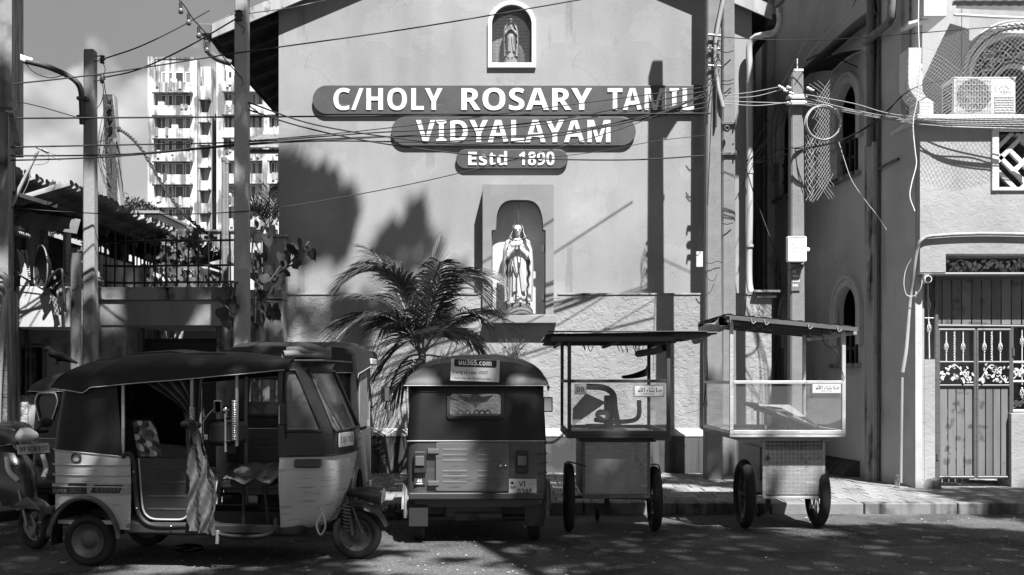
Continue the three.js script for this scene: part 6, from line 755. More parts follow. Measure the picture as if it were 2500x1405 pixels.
function viet(c, s, x, y, k) { // letters with their hooks and accents drawn by hand
  const B = { á: ['a', '´'], ư: ['u', 'h'], ợ: ['o', 'h.'], í: ['i', '´'], ứ: ['u', 'h´'], ủ: ['u', '´'] }, fs = parseInt(/(\d+)px/.exec(c.font)[1]); c.save(); c.lineWidth = fs / 12; c.strokeStyle = c.fillStyle;
  for (const ch of s) { const [b, m] = B[ch] || [ch, '']; c.save(); c.translate(x, 0); c.scale(k, 1); c.fillText(b, 0, y); const w = c.measureText(b).width; if (m.includes('´')) { c.beginPath(); c.moveTo(w * 0.42, y - fs * 0.6); c.lineTo(w * 0.68, y - fs * 0.76); c.stroke(); } if (m.includes('h')) { c.beginPath(); c.moveTo(w * 0.9, y - fs * 0.5); c.lineTo(w * 1.06, y - fs * 0.62); c.stroke(); } if (m.includes('.')) c.fillRect(w * 0.42, y + fs * 0.06, fs * 0.09, fs * 0.09); c.restore(); x += w * k; }
  c.restore(); }
{ // banner on the middle one
  const b = thing('banner', 'small white printed banner fixed on hood of the middle rickshaw', 'banner', V(wx(1160, 9.42), wy(905, 9.42), -9.4)); b.rotation.set(-0.12, 0, -0.035);
  mk('sheet', new THREE.BoxGeometry(0.43, 0.195, 0.004), mat(0.7, 0.6), b);
  mk('banner_print', new THREE.PlaneGeometry(0.425, 0.19).translate(0, 0, 0.003), print(0.425, 0.19, 512, (c, w, h) => { c.fillStyle = '#c6c6c6'; c.fillRect(0, 0, w, h); c.fillStyle = '#141414'; c.beginPath(); c.roundRect(30, -30, w - 60, 112, 22); c.fill(); c.fillStyle = '#e2e2e2'; c.font = 'bold 78px sans-serif'; c.fillText('uu365.com', 74, 60, 360); c.fillStyle = '#111'; c.font = 'bold 48px sans-serif'; viet(c, 'Trang cá cược USDT', 12, 156, 0.86); c.font = 'bold 28px sans-serif'; viet(c, 'chính thức của World Cup 2026', 36, 214, 0.94); }), b, { uv: true });
}
// ---------------------------------------------------------------- street-food carts
function arabicPlate(c, w, h) {                                    // the two-line blessing plate, strokes drawn one by one
  c.fillStyle = '#b8b8b8'; c.fillRect(0, 0, w, h); c.strokeStyle = '#222'; c.lineWidth = 8; c.strokeRect(6, 6, w - 12, h - 12);
  c.lineWidth = 11; c.lineCap = 'round'; c.lineJoin = 'round'; c.strokeStyle = '#111'; c.fillStyle = '#111';
  const P = (...a) => { c.beginPath(); c.moveTo(a[0], a[1]); let i = 2; for (; i + 3 < a.length; i += 2) c.quadraticCurveTo(a[i], a[i + 1], (a[i] + a[i + 2]) / 2, (a[i + 1] + a[i + 3]) / 2); c.lineTo(a[i], a[i + 1]); c.stroke(); }, dot = (x, y) => { c.beginPath(); c.arc(x, y, 6, 0, 7); c.fill(); };
  P(440, 118, 470, 100, 462, 82, 440, 88, 430, 104, 400, 116, 385, 118, 380, 60); P(385, 118, 384, 60, 384, 50);                       // ma
  P(340, 92, 338, 116, 322, 114, 316, 96, 314, 116, 300, 114, 292, 98, 290, 116, 276, 116, 262, 118, 262, 50); dot(306, 66); dot(322, 66); dot(314, 52); P(236, 96, 226, 88, 220, 98, 228, 108, 218, 116); // sha'a
  P(176, 116, 176, 80, 176, 44); P(150, 52, 150, 110, 132, 118, 128, 90, 128, 58); P(130, 116, 108, 120, 104, 100, 102, 80, 100, 64); P(104, 116, 84, 122, 72, 108, 70, 92, 86, 96, 92, 110, 82, 118); P(112, 40, 118, 50, 124, 40); // allah
  c.font = 'bold 30px serif'; c.fillText('MASHA ALLAH', 150, 164, 200);
}
function cartWheel(parent, x, z, r, w) {
  const q = sub('wheel', parent); q.position.set(x, r, z); q.rotation.y = Math.PI / 2;
  mk('tyre', new THREE.TorusGeometry(r - w, w, 10, 44), RUBBER, q); mk('hub', new THREE.CylinderGeometry(0.035, 0.035, 0.1, 14).rotateX(Math.PI / 2), mat(0.12, 0.5, 'worn', { metalness: 0.5 }), q); mk('rim', [new THREE.TorusGeometry(r - w * 2, 0.016, 6, 40)], mat(0.12, 0.5, 'worn', { metalness: 0.5 }), q);
  for (let k = 0; k < 9; k++) mk('spoke', bar(V(0.03 * Math.cos(k * 0.698), 0.03 * Math.sin(k * 0.698), 0), V((r - w * 2) * Math.cos(k * 0.698), (r - w * 2) * Math.sin(k * 0.698), 0), 0.006, 5), mat(0.06, 0.6, 'worn'), q);
}
function cart(label, pos, o) {
  const t = thing('food_cart', label, 'food cart', pos, o.turn || 0, 'glass-sided food carts'), { w, dep, y0, y1, fm, bw, by, bz, bd, bx } = o, fr = o.fr, x0 = -w / 2, x1 = w / 2;
  const body = mk('body', [rbox(bx - bw / 2, bx + bw / 2, by, y0 - 0.03, bz - bd, bz - 0.02, 0.01)], o.bodyM, t);
  mk('front_panel', ext(rrect(bx - bw / 2 + 0.02, bx + bw / 2 - 0.02, by + 0.02, o.py, 0.006), 0.012, 0.003).translate(0, 0, bz - 0.02), o.panelM, body);
  mk('corner_strip', [rbox(bx - bw / 2 - 0.008, bx - bw / 2 + 0.022, by - 0.01, y0 - 0.04, bz - 0.04, bz - 0.004, 0.004), rbox(bx + bw / 2 - 0.022, bx + bw / 2 + 0.008, by - 0.01, y0 - 0.04, bz - 0.04, bz - 0.004, 0.004), rbox(bx - bw / 2, bx + bw / 2, by - 0.02, by + 0.008, bz - 0.04, bz - 0.002, 0.004)], o.stripM, body);
  if (o.flap) mk('side_flap', ext(rrect(-(bz - 0.08), -(bz - bd + 0.35), y0 - 0.47, y0 - 0.14, 0.01), 0.012, 0.003).rotateY(Math.PI / 2).translate(bx - bw / 2 - 0.014, 0, 0), o.bodyM, body);
  mk('counter', [rbox(x0 - 0.02, x1 + 0.02, y0 - 0.03, y0, -dep - 0.02, 0.015, 0.006), box(x0 + 0.1, x1 - 0.1, y0 - 0.07, y0 - 0.031, -dep + 0.1, -0.1)], o.counterM, t);
  for (const [x, z] of [[x0, 0], [x1, 0], [x0, -dep], [x1, -dep]]) { const e = z < 0 && x > 0 ? o.backR || 0 : 0; mk('post', rbox(x - 0.017, x + 0.017, y0, o.roofY(x, z) - 0.02, z - 0.017, z + 0.017, 0.003), fm, t); }
  const rail = (a, b, y, z, z2, r = 0.015) => rbox(Math.min(a, b) - (a === b ? r : 0), Math.max(a, b) + (a === b ? r : 0), y - r, y + r, Math.min(z, z2) - r, Math.max(z, z2) + r, 0.003);
  mk('top_rail', [rail(x0 + 0.018, x1 - 0.018, y1, 0, 0), rail(x0 + 0.018, x1 - 0.018, y1, -dep, -dep), rail(x0, x0, y1, -0.03, -dep + 0.03), rail(x1, x1, y1, -0.03, -dep + 0.03)], o.railM || fm, t);
  mk('base_rail', [rail(x0 + 0.018, x1 - 0.018, y0 + 0.02, 0, 0, 0.018), rail(x0 + 0.018, x1 - 0.018, y0 + 0.02, -dep, -dep, 0.018), rail(x0, x0, y0 + 0.02, -0.03, -dep + 0.03, 0.018), rail(x1, x1, y0 + 0.02, -0.03, -dep + 0.03, 0.018)], fm, t);
  const pane = (g) => mk('glass_pane', g, mat(0.93, 0.05, null, { transmission: 0.97, thickness: 0, ior: 1.45 }), t);
  pane(box(x0 + 0.02, x1 - 0.02, y0 + 0.04, y1 - 0.016, -0.003, 0.001)); pane(box(x0 - 0.002, x0 + 0.002, y0 + 0.04, y1 - 0.016, -dep + 0.02, -0.02)); pane(box(x1 - 0.002, x1 + 0.002, y0 + 0.04, y1 - 0.016, -dep + 0.02, -0.02));
  o.wheels.forEach(([x, z, r]) => cartWheel(t, x, z, r, o.tw)); const ax = o.wheels; mk('axle', [bar(V(ax[0][0], ax[0][2], ax[0][1]), V(ax[1][0], ax[1][2], ax[1][1]), 0.014), beam(V(bx, by, bz - bd + 0.1), V(bx, 0.06, bz - bd + 0.1), 0.05, 0.03, V(0, 0, 1))], mat(0.05, 0.6, 'worn'), t);
  const cz = sub('caster', t); cz.position.set(bx - 0.1, 0.07, bz - bd + 0.12); cz.rotation.y = Math.PI / 2; mk('tyre', new THREE.TorusGeometry(0.05, 0.02, 8, 20), RUBBER, cz); mk('hub', new THREE.CylinderGeometry(0.03, 0.03, 0.03, 12).rotateX(Math.PI / 2), mat(0.2, 0.5), cz);
  const sg = mk('plate', new THREE.BoxGeometry(o.sw, o.sh, 0.006).translate(o.sx, o.sy, 0.022), mat(0.1, 0.6), t); mk('plate_print', new THREE.PlaneGeometry(o.sw - 0.004, o.sh - 0.004).translate(o.sx, o.sy, 0.0255), o.plateM, sg, { uv: true });
  return t;
}
const plateM = print(0.29, 0.115, 512, (c, w, h) => { c.save(); c.scale(1, h / 203); arabicPlate(c, w, 203); c.restore(); });
{ // first cart: dark frame, galvanised body, corrugated roof
  const d = 9.95, S = F / d, ox = wx(1511, d), L = (px) => wx(px, d) - ox, dark = mat(0.06, 0.6, 'worn'), galv = mat(0.34, 0.45, 'scuff', { metalness: 0.5, rt: 'rough' }), rY = (x, z) => wy(824, d) + 0.0 * x;
  const t = cart('food cart with dark posts, sheet metal body and number 09 on its glass', V(ox, 0, -d), { w: L(1633) - L(1391), dep: 1.42, y0: wy(1063, d), y1: wy(931, d), fm: dark, railM: mat(0.04, 0.6, 'worn'), fr: 1, bw: 0.63, bx: L(1507), by: wy(1213, 10.05), bz: -0.1, bd: 1.1, py: wy(1080, 10.05), bodyM: mat(0.26, 0.5, 'scuff', { metalness: 0.4 }), panelM: galv, stripM: mat(0.12, 0.5, 'worn'), counterM: mat(0.05, 0.6, 'worn'), roofY: rY, wheels: [[wx(1389, 10.3) - ox, -0.35, 0.33], [wx(1598, 10.3) - ox, -0.35, 0.315]], tw: 0.045, sw: 0.285, sh: 0.112, sx: L(1584), sy: wy(955, d), plateM });
  const rx0 = L(1332), rx1 = L(1748), ry = wy(822, d);
  const roof = mk('roof', [sheet(lin(0, 1, 8), lin(0, 1, 100), (u, v) => V(lerp(rx0, rx1, u), ry + 0.012 * Math.sin(v * 120) + 0.02 * u + 0.01, lerp(0.12, -1.75, v)))], mat(0.12, 0.6, 'worn', { metalness: 0.3 }), t);
  mk('fascia', [rbox(rx0 + 0.05, rx1 - 0.4, ry - 0.05, ry - 0.002, 0.05, 0.1, 0.008), rbox(rx0 + 0.02, rx1 - 0.1, ry + 0.035, ry + 0.045, 0.06, 0.16, 0.004)], mat(0.07, 0.6, 'worn'), roof);
  for (const z of [-0.35, -0.8, -1.25, -1.6]) mk('batten', rbox(rx0 + 0.02, rx1 - 0.25, ry - 0.035, ry - 0.012, z - 0.02, z + 0.02, 0.004), mat(0.1, 0.8, 'streak'), roof);
  for (const x of [rx0 + 0.15, L(1511), L(1640)]) mk('rafter', rbox(x - 0.015, x + 0.015, ry - 0.062, ry - 0.037, -1.7, 0.04, 0.004), mat(0.12, 0.8, 'streak'), roof);
  const g = rng(31); mk('hanging_ties', Array.from({ length: 12 }, (_, i) => { const x = lerp(rx0 + 0.2, rx1 - 0.5, g()), z = -1.2 * g(); return tube([V(x, ry - 0.04, z), V(x + 0.03, ry - 0.09 - 0.05 * g(), z + 0.02), V(x + 0.06 * g(), ry - 0.06, z + 0.04)], 0.004, 12, 4); }), WIRE, roof);
  mk('rolled_sheet', tube([V(L(1585), ry - 0.14, -0.9), V(L(1620), ry - 0.12, -0.5), V(L(1632), ry - 0.1, -0.2)], 0.035, 14, 8), mat(0.3, 0.8, 'cloth'), roof);
  mk('number_card', new THREE.PlaneGeometry(0.112, 0.1).translate(L(1417), wy(951, d), 0.006), print(0.112, 0.1, 128, (c, w, h) => { c.fillStyle = '#8d8d8d'; c.fillRect(0, 0, w, h); c.fillStyle = '#222'; c.font = 'bold 78px sans-serif'; c.fillText('09', 20, 86, 90); }), t, { uv: true });
  mk('inner_board', ext(shp([[L(1402), wy(1045, d)], [L(1488), wy(985, d)], [L(1437), wy(962, d)], [L(1404), wy(1000, d)]]), 0.02, 0.002).translate(0, 0, -0.35), mat(0.28, 0.7, 'streak', { b: 'streak' }), t);
  mk('yoke', [tube([V(L(1440), wy(945, d), -0.5), V(L(1490), wy(950, d), -0.48), V(L(1508), wy(965, d), -0.45), V(L(1512), wy(1000, d), -0.42), V(L(1520), wy(1045, d), -0.4)], 0.03, 30, 8), tube([V(L(1460), wy(1030, d), -0.45), V(L(1520), wy(1035, d), -0.4), V(L(1568), wy(1025, d), -0.38), V(L(1572), wy(980, d), -0.36)], 0.022, 30, 8), rbox(L(1488), L(1512), wy(1055, d), wy(968, d), -0.6, -0.54, 0.01)], mat(0.07, 0.5, 'worn'), t);
  mk('pan', [lathe([[0, 0], [0.07, 0.005], [0.1, 0.04], [0.104, 0.04], [0.075, 0], [0, -0.005]], 24).translate(L(1465), wy(1052, d), -0.5), rbox(L(1540), L(1600), wy(1058, d), wy(1054, d), -0.6, -0.2, 0.004)], mat(0.4, 0.3, 'scuff', { metalness: 0.8 }), t);
  mk('wrapped_bundle', [sheet(lin(0, 6.28, 14), lin(0, 1, 8), (a, v) => V(L(1478) + 0.07 * Math.cos(a) * Math.sin(v * 3.1 + 0.1), wy(1018, d) + 0.05 * Math.cos(v * 3.14) + 0.012 * Math.sin(a * 5 + v * 7), -0.35 + 0.05 * Math.sin(a) * Math.sin(v * 3.1 + 0.1)))], mat(0.55, 0.3, 'scuff'), t);
  mk('black_bag', [sheet(lin(0, 1, 12), lin(0, 6.28, 14), (u, a) => V(lerp(L(1535), L(1600), u), wy(928, d) + 0.028 + 0.05 * u * u + 0.028 * Math.sin(a) * (0.5 + u) + (u > 0.9 ? 0.06 * (u - 0.9) * 10 * Math.max(0, Math.cos(a)) : 0), -0.6 + 0.1 * Math.cos(a) * Math.sin(u * 2.9 + 0.1) + 0.01 * Math.sin(u * 30)))], mat(0.012, 0.25), t);
  mk('wheel_guard', tube([V(wx(1378, 10.1) - ox, wy(1210, 10.1), -0.1), V(wx(1378, 10.1) - ox, wy(1135, 10.1), -0.1), V(wx(1382, 10.1) - ox, wy(1128, 10.1), -0.1), V(wx(1430, 10.1) - ox, wy(1138, 10.1), -0.1)], 0.008, 20, 5), mat(0.05, 0.6, 'worn'), t); mk('wheel_guard', tube([V(wx(1606, 10.1) - ox, wy(1230, 10.1), -0.1), V(wx(1606, 10.1) - ox, wy(1136, 10.1), -0.1), V(wx(1588, 10.1) - ox, wy(1134, 10.1), -0.1)], 0.008, 20, 5), mat(0.05, 0.6, 'worn'), t);
  mk('tin_scoop', sheet(lin(0, 3.14, 10), [0, 1], (a, v) => V(L(1588) + 0.17 * v + 0.03, wy(1070, d) - 0.028 * Math.sin(a), -0.06 + 0.05 * Math.cos(a))), mat(0.5, 0.4, 'scuff', { metalness: 0.6 }), t);
  // chain to the rickshaw
  const ch = thing('chain', 'slack steel chain tying cart to the bannered rickshaw', 'chain', W(1335, 1080, 9.9)); const c = new THREE.CatmullRomCurve3([[1330, 1082], [1352, 1080], [1372, 1064], [1386, 1050]].map(([x, y]) => at(ch, x, y, 9.9))); mk('links', lin(0, 1, 19).map((u, i) => { const p = c.getPoint(u), T = c.getTangent(u), g2 = new THREE.TorusGeometry(0.011, 0.0035, 5, 10).scale(1.4, 1, 1); g2.rotateX(i % 2 ? 1.57 : 0); g2.rotateZ(Math.atan2(T.y, T.x)); return g2.translate(p.x, p.y, p.z); }), mat(0.15, 0.5, null, { metalness: 0.7 }), ch).userData.kind = 'stuff';
}
{ // second cart: aluminium frame, tread-plate body, sloping ribbed roof with a rolled tarpaulin
  const d = 10.2, ox = wx(1923, d), L = (px) => wx(px, d) - ox, alu = mat(0.66, 0.4, 'scuff', { metalness: 0.3 }), rY = (x, z) => wy(784, d) - 0.11 * (x / 1.07) * 1 + 0.0 + (z < -0.5 ? 0.05 : 0);
  const t = cart('food cart with bright aluminium frame and patterned tread plate body', V(ox, 0, -d), { w: L(2060) - L(1786), dep: 1.38, y0: wy(1061, d), y1: wy(934, d), fm: alu, bw: 0.595, bx: wx(1939, 10.35) - ox, by: wy(1214, 10.35), bz: -0.15, bd: 1.15, py: wy(1098, 10.35), flap: true, bodyM: mat(0.26, 0.42, 'scuff', { b: 'tread', bs: 0.006, metalness: 0.5 }), panelM: mat(0.5, 0.36, 'scuff', { b: 'tread', bs: 0.0045, metalness: 0.35 }), stripM: mat(0.5, 0.5, 'worn'), counterM: mat(0.5, 0.6, 'worn'), roofY: rY, wheels: [[wx(1818, 10.5) - ox, -0.3, 0.34], [wx(1996, 10.6) - ox, -0.4, 0.33]], tw: 0.052, sw: 0.285, sh: 0.1, sx: L(2017), sy: wy(949, d), plateM });
  const rx0 = L(1768), rx1 = L(2088), sl = (x) => wy(768, d) - 0.118 * (x - rx0) / (rx1 - rx0);
  const roof = mk('roof', [sheet(lin(0, 1, 30), lin(0, 1, 6), (u, v) => { const x = lerp(rx0, rx1, u); return V(x, sl(x) + 0.006 * Math.sin(u * 70), lerp(0.1, -1.5, v)); })], mat(0.06, 0.6, 'worn'), t);
  for (const z of [0.08, -0.3, -0.68, -1.06, -1.42]) mk('purlin', beam(V(rx0, sl(rx0) - 0.03, z), V(rx1, sl(rx1) - 0.03, z), 0.03, 0.04), mat(0.10, 0.6, 'worn'), roof);
  mk('edge_angle', beam(V(rx1 - 0.03, sl(rx1) - 0.065, 0.1), V(rx1 - 0.03, sl(rx1) - 0.065, -1.5), 0.03, 0.03), mat(0.4, 0.5, 'worn', { metalness: 0.5 }), roof);
  mk('edge_angle', beam(V(rx0 + 0.03, sl(rx0) - 0.065, 0.1), V(rx0 + 0.03, sl(rx0) - 0.065, -1.5), 0.03, 0.03), mat(0.3, 0.5, 'worn'), roof);
  const q = rng(51); mk('tie_wires', Array.from({ length: 16 }, (_, i) => { const x = lerp(rx0 + 0.1, rx1 - 0.1, q()), z = [0.08, -0.3, -0.68, -1.06][i % 4]; return tube([V(x - 0.02, sl(x) - 0.02, z + 0.02), V(x, sl(x) - 0.07, z + 0.02), V(x + 0.03, sl(x) - 0.05, z + 0.02)], 0.004, 8, 4); }), mat(0.35, 0.6), roof);
  mk('rolled_tarpaulin', [sheet(lin(0, 1, 20), lin(0, 6.28, 16), (u, a) => V(rx0 - 0.02 + 0.02 * Math.sin(u * 9) + 0.055 * Math.cos(a), sl(rx0) - 0.07 - 0.1 * u + 0.055 * Math.sin(a) + 0.015 * Math.sin(u * 17 + a * 3), lerp(0.12, -1.5, u)))], mat(0.42, 0.7, 'cloth', { b: 'rough', bs: 0.01 }), roof);
  mk('display_board', ext(shp([[0, 0], [0.62, -0.26], [0.62, -0.235], [0, 0.025]]), 0.8).translate(L(1868), wy(992, d), -1.05), mat(0.40, 0.6, 'streak', { b: 'streak' }), t);
  mk('display_board_face', ext(shp([[0, 0], [0.3, -0.0], [0.62, -0.24], [0.22, -0.03]]), 0.02).translate(L(1866), wy(990, d), -0.24), mat(0.5, 0.6, 'streak'), t);
  mk('small_table', [rbox(L(1880), L(1964), wy(1008, d), wy(1003, d), -0.7, -0.3, 0.004), ...[[1890, -0.34], [1956, -0.34], [1890, -0.66], [1956, -0.66]].map(([x, z]) => box(L(x) - 0.012, L(x) + 0.012, wy(1060, d), wy(1008, d), z - 0.012, z + 0.012))], mat(0.12, 0.7, 'streak'), t);
  mk('dark_tray', [rbox(L(1800), L(2050), wy(1058, d), wy(1052, d), -1.2, -0.1, 0.006), ball(L(1925), wy(1052, d), -0.5, 0.06, 10), ball(L(1955), wy(1050, d), -0.45, 0.07, 10)], mat(0.02, 0.6, 'worn'), t);
  mk('hanging_wire', [tube([V(L(2015), rY(0.4, 0) - 0.03, -0.1), V(L(2018), wy(840, d), -0.05), V(L(2045), wy(862, d), 0.01), V(L(2052), wy(900, d), 0.03), V(L(2060), wy(925, d), 0.03)], 0.004, 30, 4)], WIRE, t); mk('hanging_wire', [tube([V(x0w(L), wy(815, d), -1.38), V(x0w(L) + 0.02, wy(900, d), -1.36), V(x0w(L) - 0.02, wy(1000, d), -1.36)], 0.005, 24, 4)], WIRE, t);
  function x0w(l) { return l(1786); }
  mk('padlock', [rbox(wx(1876, 10.34) - ox - 0.012, wx(1876, 10.34) - ox + 0.012, wy(1126, 10.34), wy(1118, 10.34), -0.15, -0.12, 0.004), new THREE.TorusGeometry(0.011, 0.004, 5, 12).translate(wx(1876, 10.34) - ox, wy(1116, 10.34), -0.135)], mat(0.06, 0.4), t);
}
// ---------------------------------------------------------------- statues
function statue(name, label, pos, s, o = {}) {
  const t = thing(name, label, 'statue', pos); t.scale.setScalar(s); t.rotation.y = o.turn || 0; const m = mat(o.g ?? 0.62, 0.5, 'plaster'), m2 = mat((o.g ?? 0.62) * 0.8, 0.55, 'plaster'), ln = mat(0.20, 0.6);
  mk('rock_base', sheet(lin(0, 6.283, 24), lin(0, 1, 8), (a, v) => { const r = (0.235 - 0.05 * v) * (1 + 0.18 * (fbm(a / 6.283, v, 5, 7, 3) - 0.5)) * (v > 0.98 ? 0.1 : 1); return V(r * Math.cos(a), 0.17 * Math.min(1, v * 1.15) + 0.02 * Math.sin(a * 5) * v, r * 0.7 * Math.sin(a)); }), mat(0.2, 0.9, 'grime', { b: 'rough', bs: 0.01 }), t);
  const R = [[0, 0.175], [0.1, 0.168], [0.35, 0.165], [0.6, 0.165], [0.78, 0.16], [0.9, 0.14], [0.97, 0.085], [1, 0.06]], rr = (v) => { for (let i = 1; i < R.length; i++) if (v <= R[i][0]) return lerp(R[i - 1][1], R[i][1], sm((v - R[i - 1][0]) / (R[i][0] - R[i - 1][0]))); return 0.05; };
  mk('robe', sheet(lin(0, 6.283, 96), lin(0, 1, 40), (a, v) => { const f = 1 + (0.05 * Math.sin(a * 11 + v * 2) + 0.03 * Math.sin(a * 23 - v * 3)) * (1 - v * 0.85), r = rr(v) * f * 0.86; return V(r * Math.cos(a), 0.17 + 0.98 * v, r * 0.72 * Math.sin(a)); }), m, t);
  mk('sash', [ext(shp([[-0.035, 0.78], [0.01, 0.78], [0.03, 0.35], [-0.05, 0.34]]), 0.012, 0.004).rotateZ(0.02).translate(-0.02, 0, 0.112), ext(shp([[0.01, 0.78], [0.045, 0.78], [0.13, 0.36], [0.06, 0.34]]), 0.012, 0.004).translate(0, 0, 0.11)], m2, t);
  // mantle open at the front, wavy hems
  const edge = (v) => 0.66 + 0.25 * Math.sin(v * 3) + 0.06 * Math.sin(v * 34), ma = (u, v) => { const e = edge(v), a = Math.PI / 2 + e + u * (6.283 - 2 * e), r = (rr(Math.min(1, v * 0.92 + 0.05)) + 0.035 + 0.02 * Math.sin(v * 3.1)) * (1 + 0.03 * Math.sin(a * 15) * (1 - v)); return V(r * 1.06 * Math.cos(a), 0.21 + 0.95 * v, r * 0.8 * Math.sin(a)); };
  const man = mk('mantle', sheet(lin(0, 1, 60), lin(0, 1, 40), ma), m, t); for (const u of [0, 1]) mk('mantle_edge', tube(lin(0, 1, 60).map((v) => ma(u, v)), 0.0075, 120, 5), ln, man);
  // head, veil
  const H = 1.265, head = [[0, H + 0.02, -0.005, 0.066, 0, H + 0.025, 0, 0.066], [0, H - 0.03, 0.015, 0.05, 0, H - 0.055, 0.03, 0.03], [0, H - 0.1, -0.005, 0.036, 0, H - 0.03, -0.005, 0.04], [0, H + 0.015, 0.062, 0.008, 0, H - 0.012, 0.073, 0.0105], [-0.026, H + 0.024, 0.056, 0.012, 0.026, H + 0.024, 0.056, 0.012], [-0.012, H - 0.034, 0.06, 0.006, 0.012, H - 0.034, 0.06, 0.006]];
  const hd = mk('head', blob(head, V(-0.11, H - 0.16, -0.1), V(0.11, H + 0.12, 0.11), 44, 0.014), mat((o.g ?? 0.62) * 0.85, 0.5), t);
  mk('eyes', [-1, 1].flatMap((k) => [ball(k * 0.024, H + 0.008, 0.058, 0.008, 8), tube([V(k * 0.038, H + 0.026, 0.05), V(k * 0.024, H + 0.031, 0.062), V(k * 0.01, H + 0.026, 0.064)], 0.0025, 8, 4)]), ln, hd); mk('lips', tube([V(-0.015, H - 0.036, 0.06), V(0, H - 0.034, 0.068), V(0.015, H - 0.036, 0.06)], 0.0035, 8, 5), mat(0.25, 0.5), hd);
  if (o.beard) mk('beard', blob([[0, H - 0.06, 0.04, 0.03, 0, H - 0.09, 0.045, 0.02], [-0.035, H - 0.03, 0.03, 0.018, 0, H - 0.07, 0.045, 0.02], [0.035, H - 0.03, 0.03, 0.018, 0, H - 0.07, 0.045, 0.02]], V(-0.08, H - 0.14, -0.02), V(0.08, H, 0.09), 26, 0.015), mat(0.2, 0.8), hd);
  const veil = (u, v) => { const a = Math.PI / 2 + 1.0 + u * (6.283 - 2.0), k = v < 0.35 ? Math.sin(v / 0.35 * 1.57) : 1, r = v < 0.35 ? 0.088 * k : lerp(0.088, 0.15, sm((v - 0.35) / 0.65)); return V(r * Math.cos(a) * (1 + 0.02 * Math.sin(a * 12)), H + 0.108 - (v < 0.35 ? 0.09 * (1 - Math.cos(v / 0.35 * 1.57)) : 0.09 + 0.2 * (v - 0.35) / 0.65), r * 0.95 * Math.sin(a) + (v < 0.3 ? 0.02 * k : 0)); };
  if (!o.beard) { const ve = mk('veil', sheet(lin(0, 1, 40), lin(0, 1, 24), veil), m, t); } else mk('hair', sheet(lin(0, 1, 30), lin(0, 1, 14), (u, v) => { const p = veil(u, v * 0.75); p.x *= 0.9; return p; }), mat(0.18, 0.8), t);
  // arms and joined hands with separate fingers
  const arms = []; for (const k of [-1, 1]) arms.push([k * 0.135, 1.08, 0, 0.055, k * 0.15, 0.88, 0.05, 0.05], [k * 0.15, 0.88, 0.05, 0.05, k * 0.025, 0.985, 0.135, 0.03]);
  mk('sleeves', blob(arms, V(-0.25, 0.78, -0.09), V(0.25, 1.17, 0.2), 44, 0.03), m, t);
  const hands = []; for (const k of [-1, 1]) { hands.push([k * 0.018, 0.98, 0.14, 0.02, k * 0.012, 1.025, 0.15, 0.019]); for (let i = 0; i < 4; i++) { const z = 0.135 + i * 0.012; hands.push([k * 0.011, 1.03, z, 0.0075, k * 0.009, 1.065, z + 0.004, 0.007], [k * 0.009, 1.065, z + 0.004, 0.007, k * 0.006, 1.09 - 0.006 * Math.abs(i - 1.5), z + 0.004, 0.006]); } hands.push([k * 0.016, 1.0, 0.165, 0.008, k * 0.01, 1.035, 0.178, 0.0065]); }
  mk('hands', blob(hands, V(-0.06, 0.94, 0.1), V(0.06, 1.12, 0.21), 44, 0.005), mat((o.g ?? 0.62) * 0.85, 0.5), t);
  if (o.beads) { const bd = []; const neck = new THREE.CatmullRomCurve3([V(-0.13, 1.16, 0.06), V(-0.08, 1.12, 0.11), V(0, 1.1, 0.135), V(0.08, 1.13, 0.11), V(0.15, 1.17, 0.05)]), loop = new THREE.CatmullRomCurve3([V(-0.03, 1.03, 0.18), V(-0.06, 0.9, 0.19), V(-0.05, 0.72, 0.165), V(-0.01, 0.6, 0.15), V(0.03, 0.72, 0.165), V(0.04, 0.9, 0.19), V(0.02, 1.03, 0.18)]), tail = new THREE.CatmullRomCurve3([V(-0.01, 0.6, 0.15), V(-0.015, 0.5, 0.145), V(-0.015, 0.32, 0.15)]);
    for (const [c, n] of [[neck, 15], [loop, 42], [tail, 12]]) for (let i = 0; i <= n; i++) { const p = c.getPointAt(i / n); bd.push(ball(p.x, p.y, p.z, i % 7 === 6 ? 0.013 : 0.0105, 7)); }
    bd.push(box(-0.02, -0.01, 0.2, 0.31, 0.145, 0.155), box(-0.045, 0.015, 0.265, 0.278, 0.146, 0.154)); mk('rosary', bd, mat(0.07, 0.5), t).userData.kind = 'stuff'; }
  mk('feet', blob([[-0.06, 0.19, 0.1, 0.022, -0.07, 0.178, 0.16, 0.014], [0.04, 0.19, 0.1, 0.022, 0.045, 0.178, 0.16, 0.014]], V(-0.12, 0.14, 0.05), V(0.1, 0.23, 0.2), 26, 0.01), m, t);
  return t;
}
statue('statue', 'white praying statue of a veiled figure with dark rosary in lower shrine', V(wx(1264, 15.72), wy(769, 15.62), -15.72), 0.985, { beads: true, g: 0.66 });
statue('statue', 'small robed bearded statue behind wire mesh in the upper arched niche', V(wx(1247, 15.95), wy(154, 15.9), -15.98), 0.52, { beard: true, g: 0.34 });
tag(mk('offering_cup', lathe([[0, 0], [0.03, 0], [0.045, 0.13], [0.04, 0.13], [0.026, 0.01], [0, 0.01]], 16).translate(wx(1269, 15.55), wy(768, 15.55), -15.62), mat(0.05, 0.5)), 'small dark cup standing before the praying statue', 'cup');
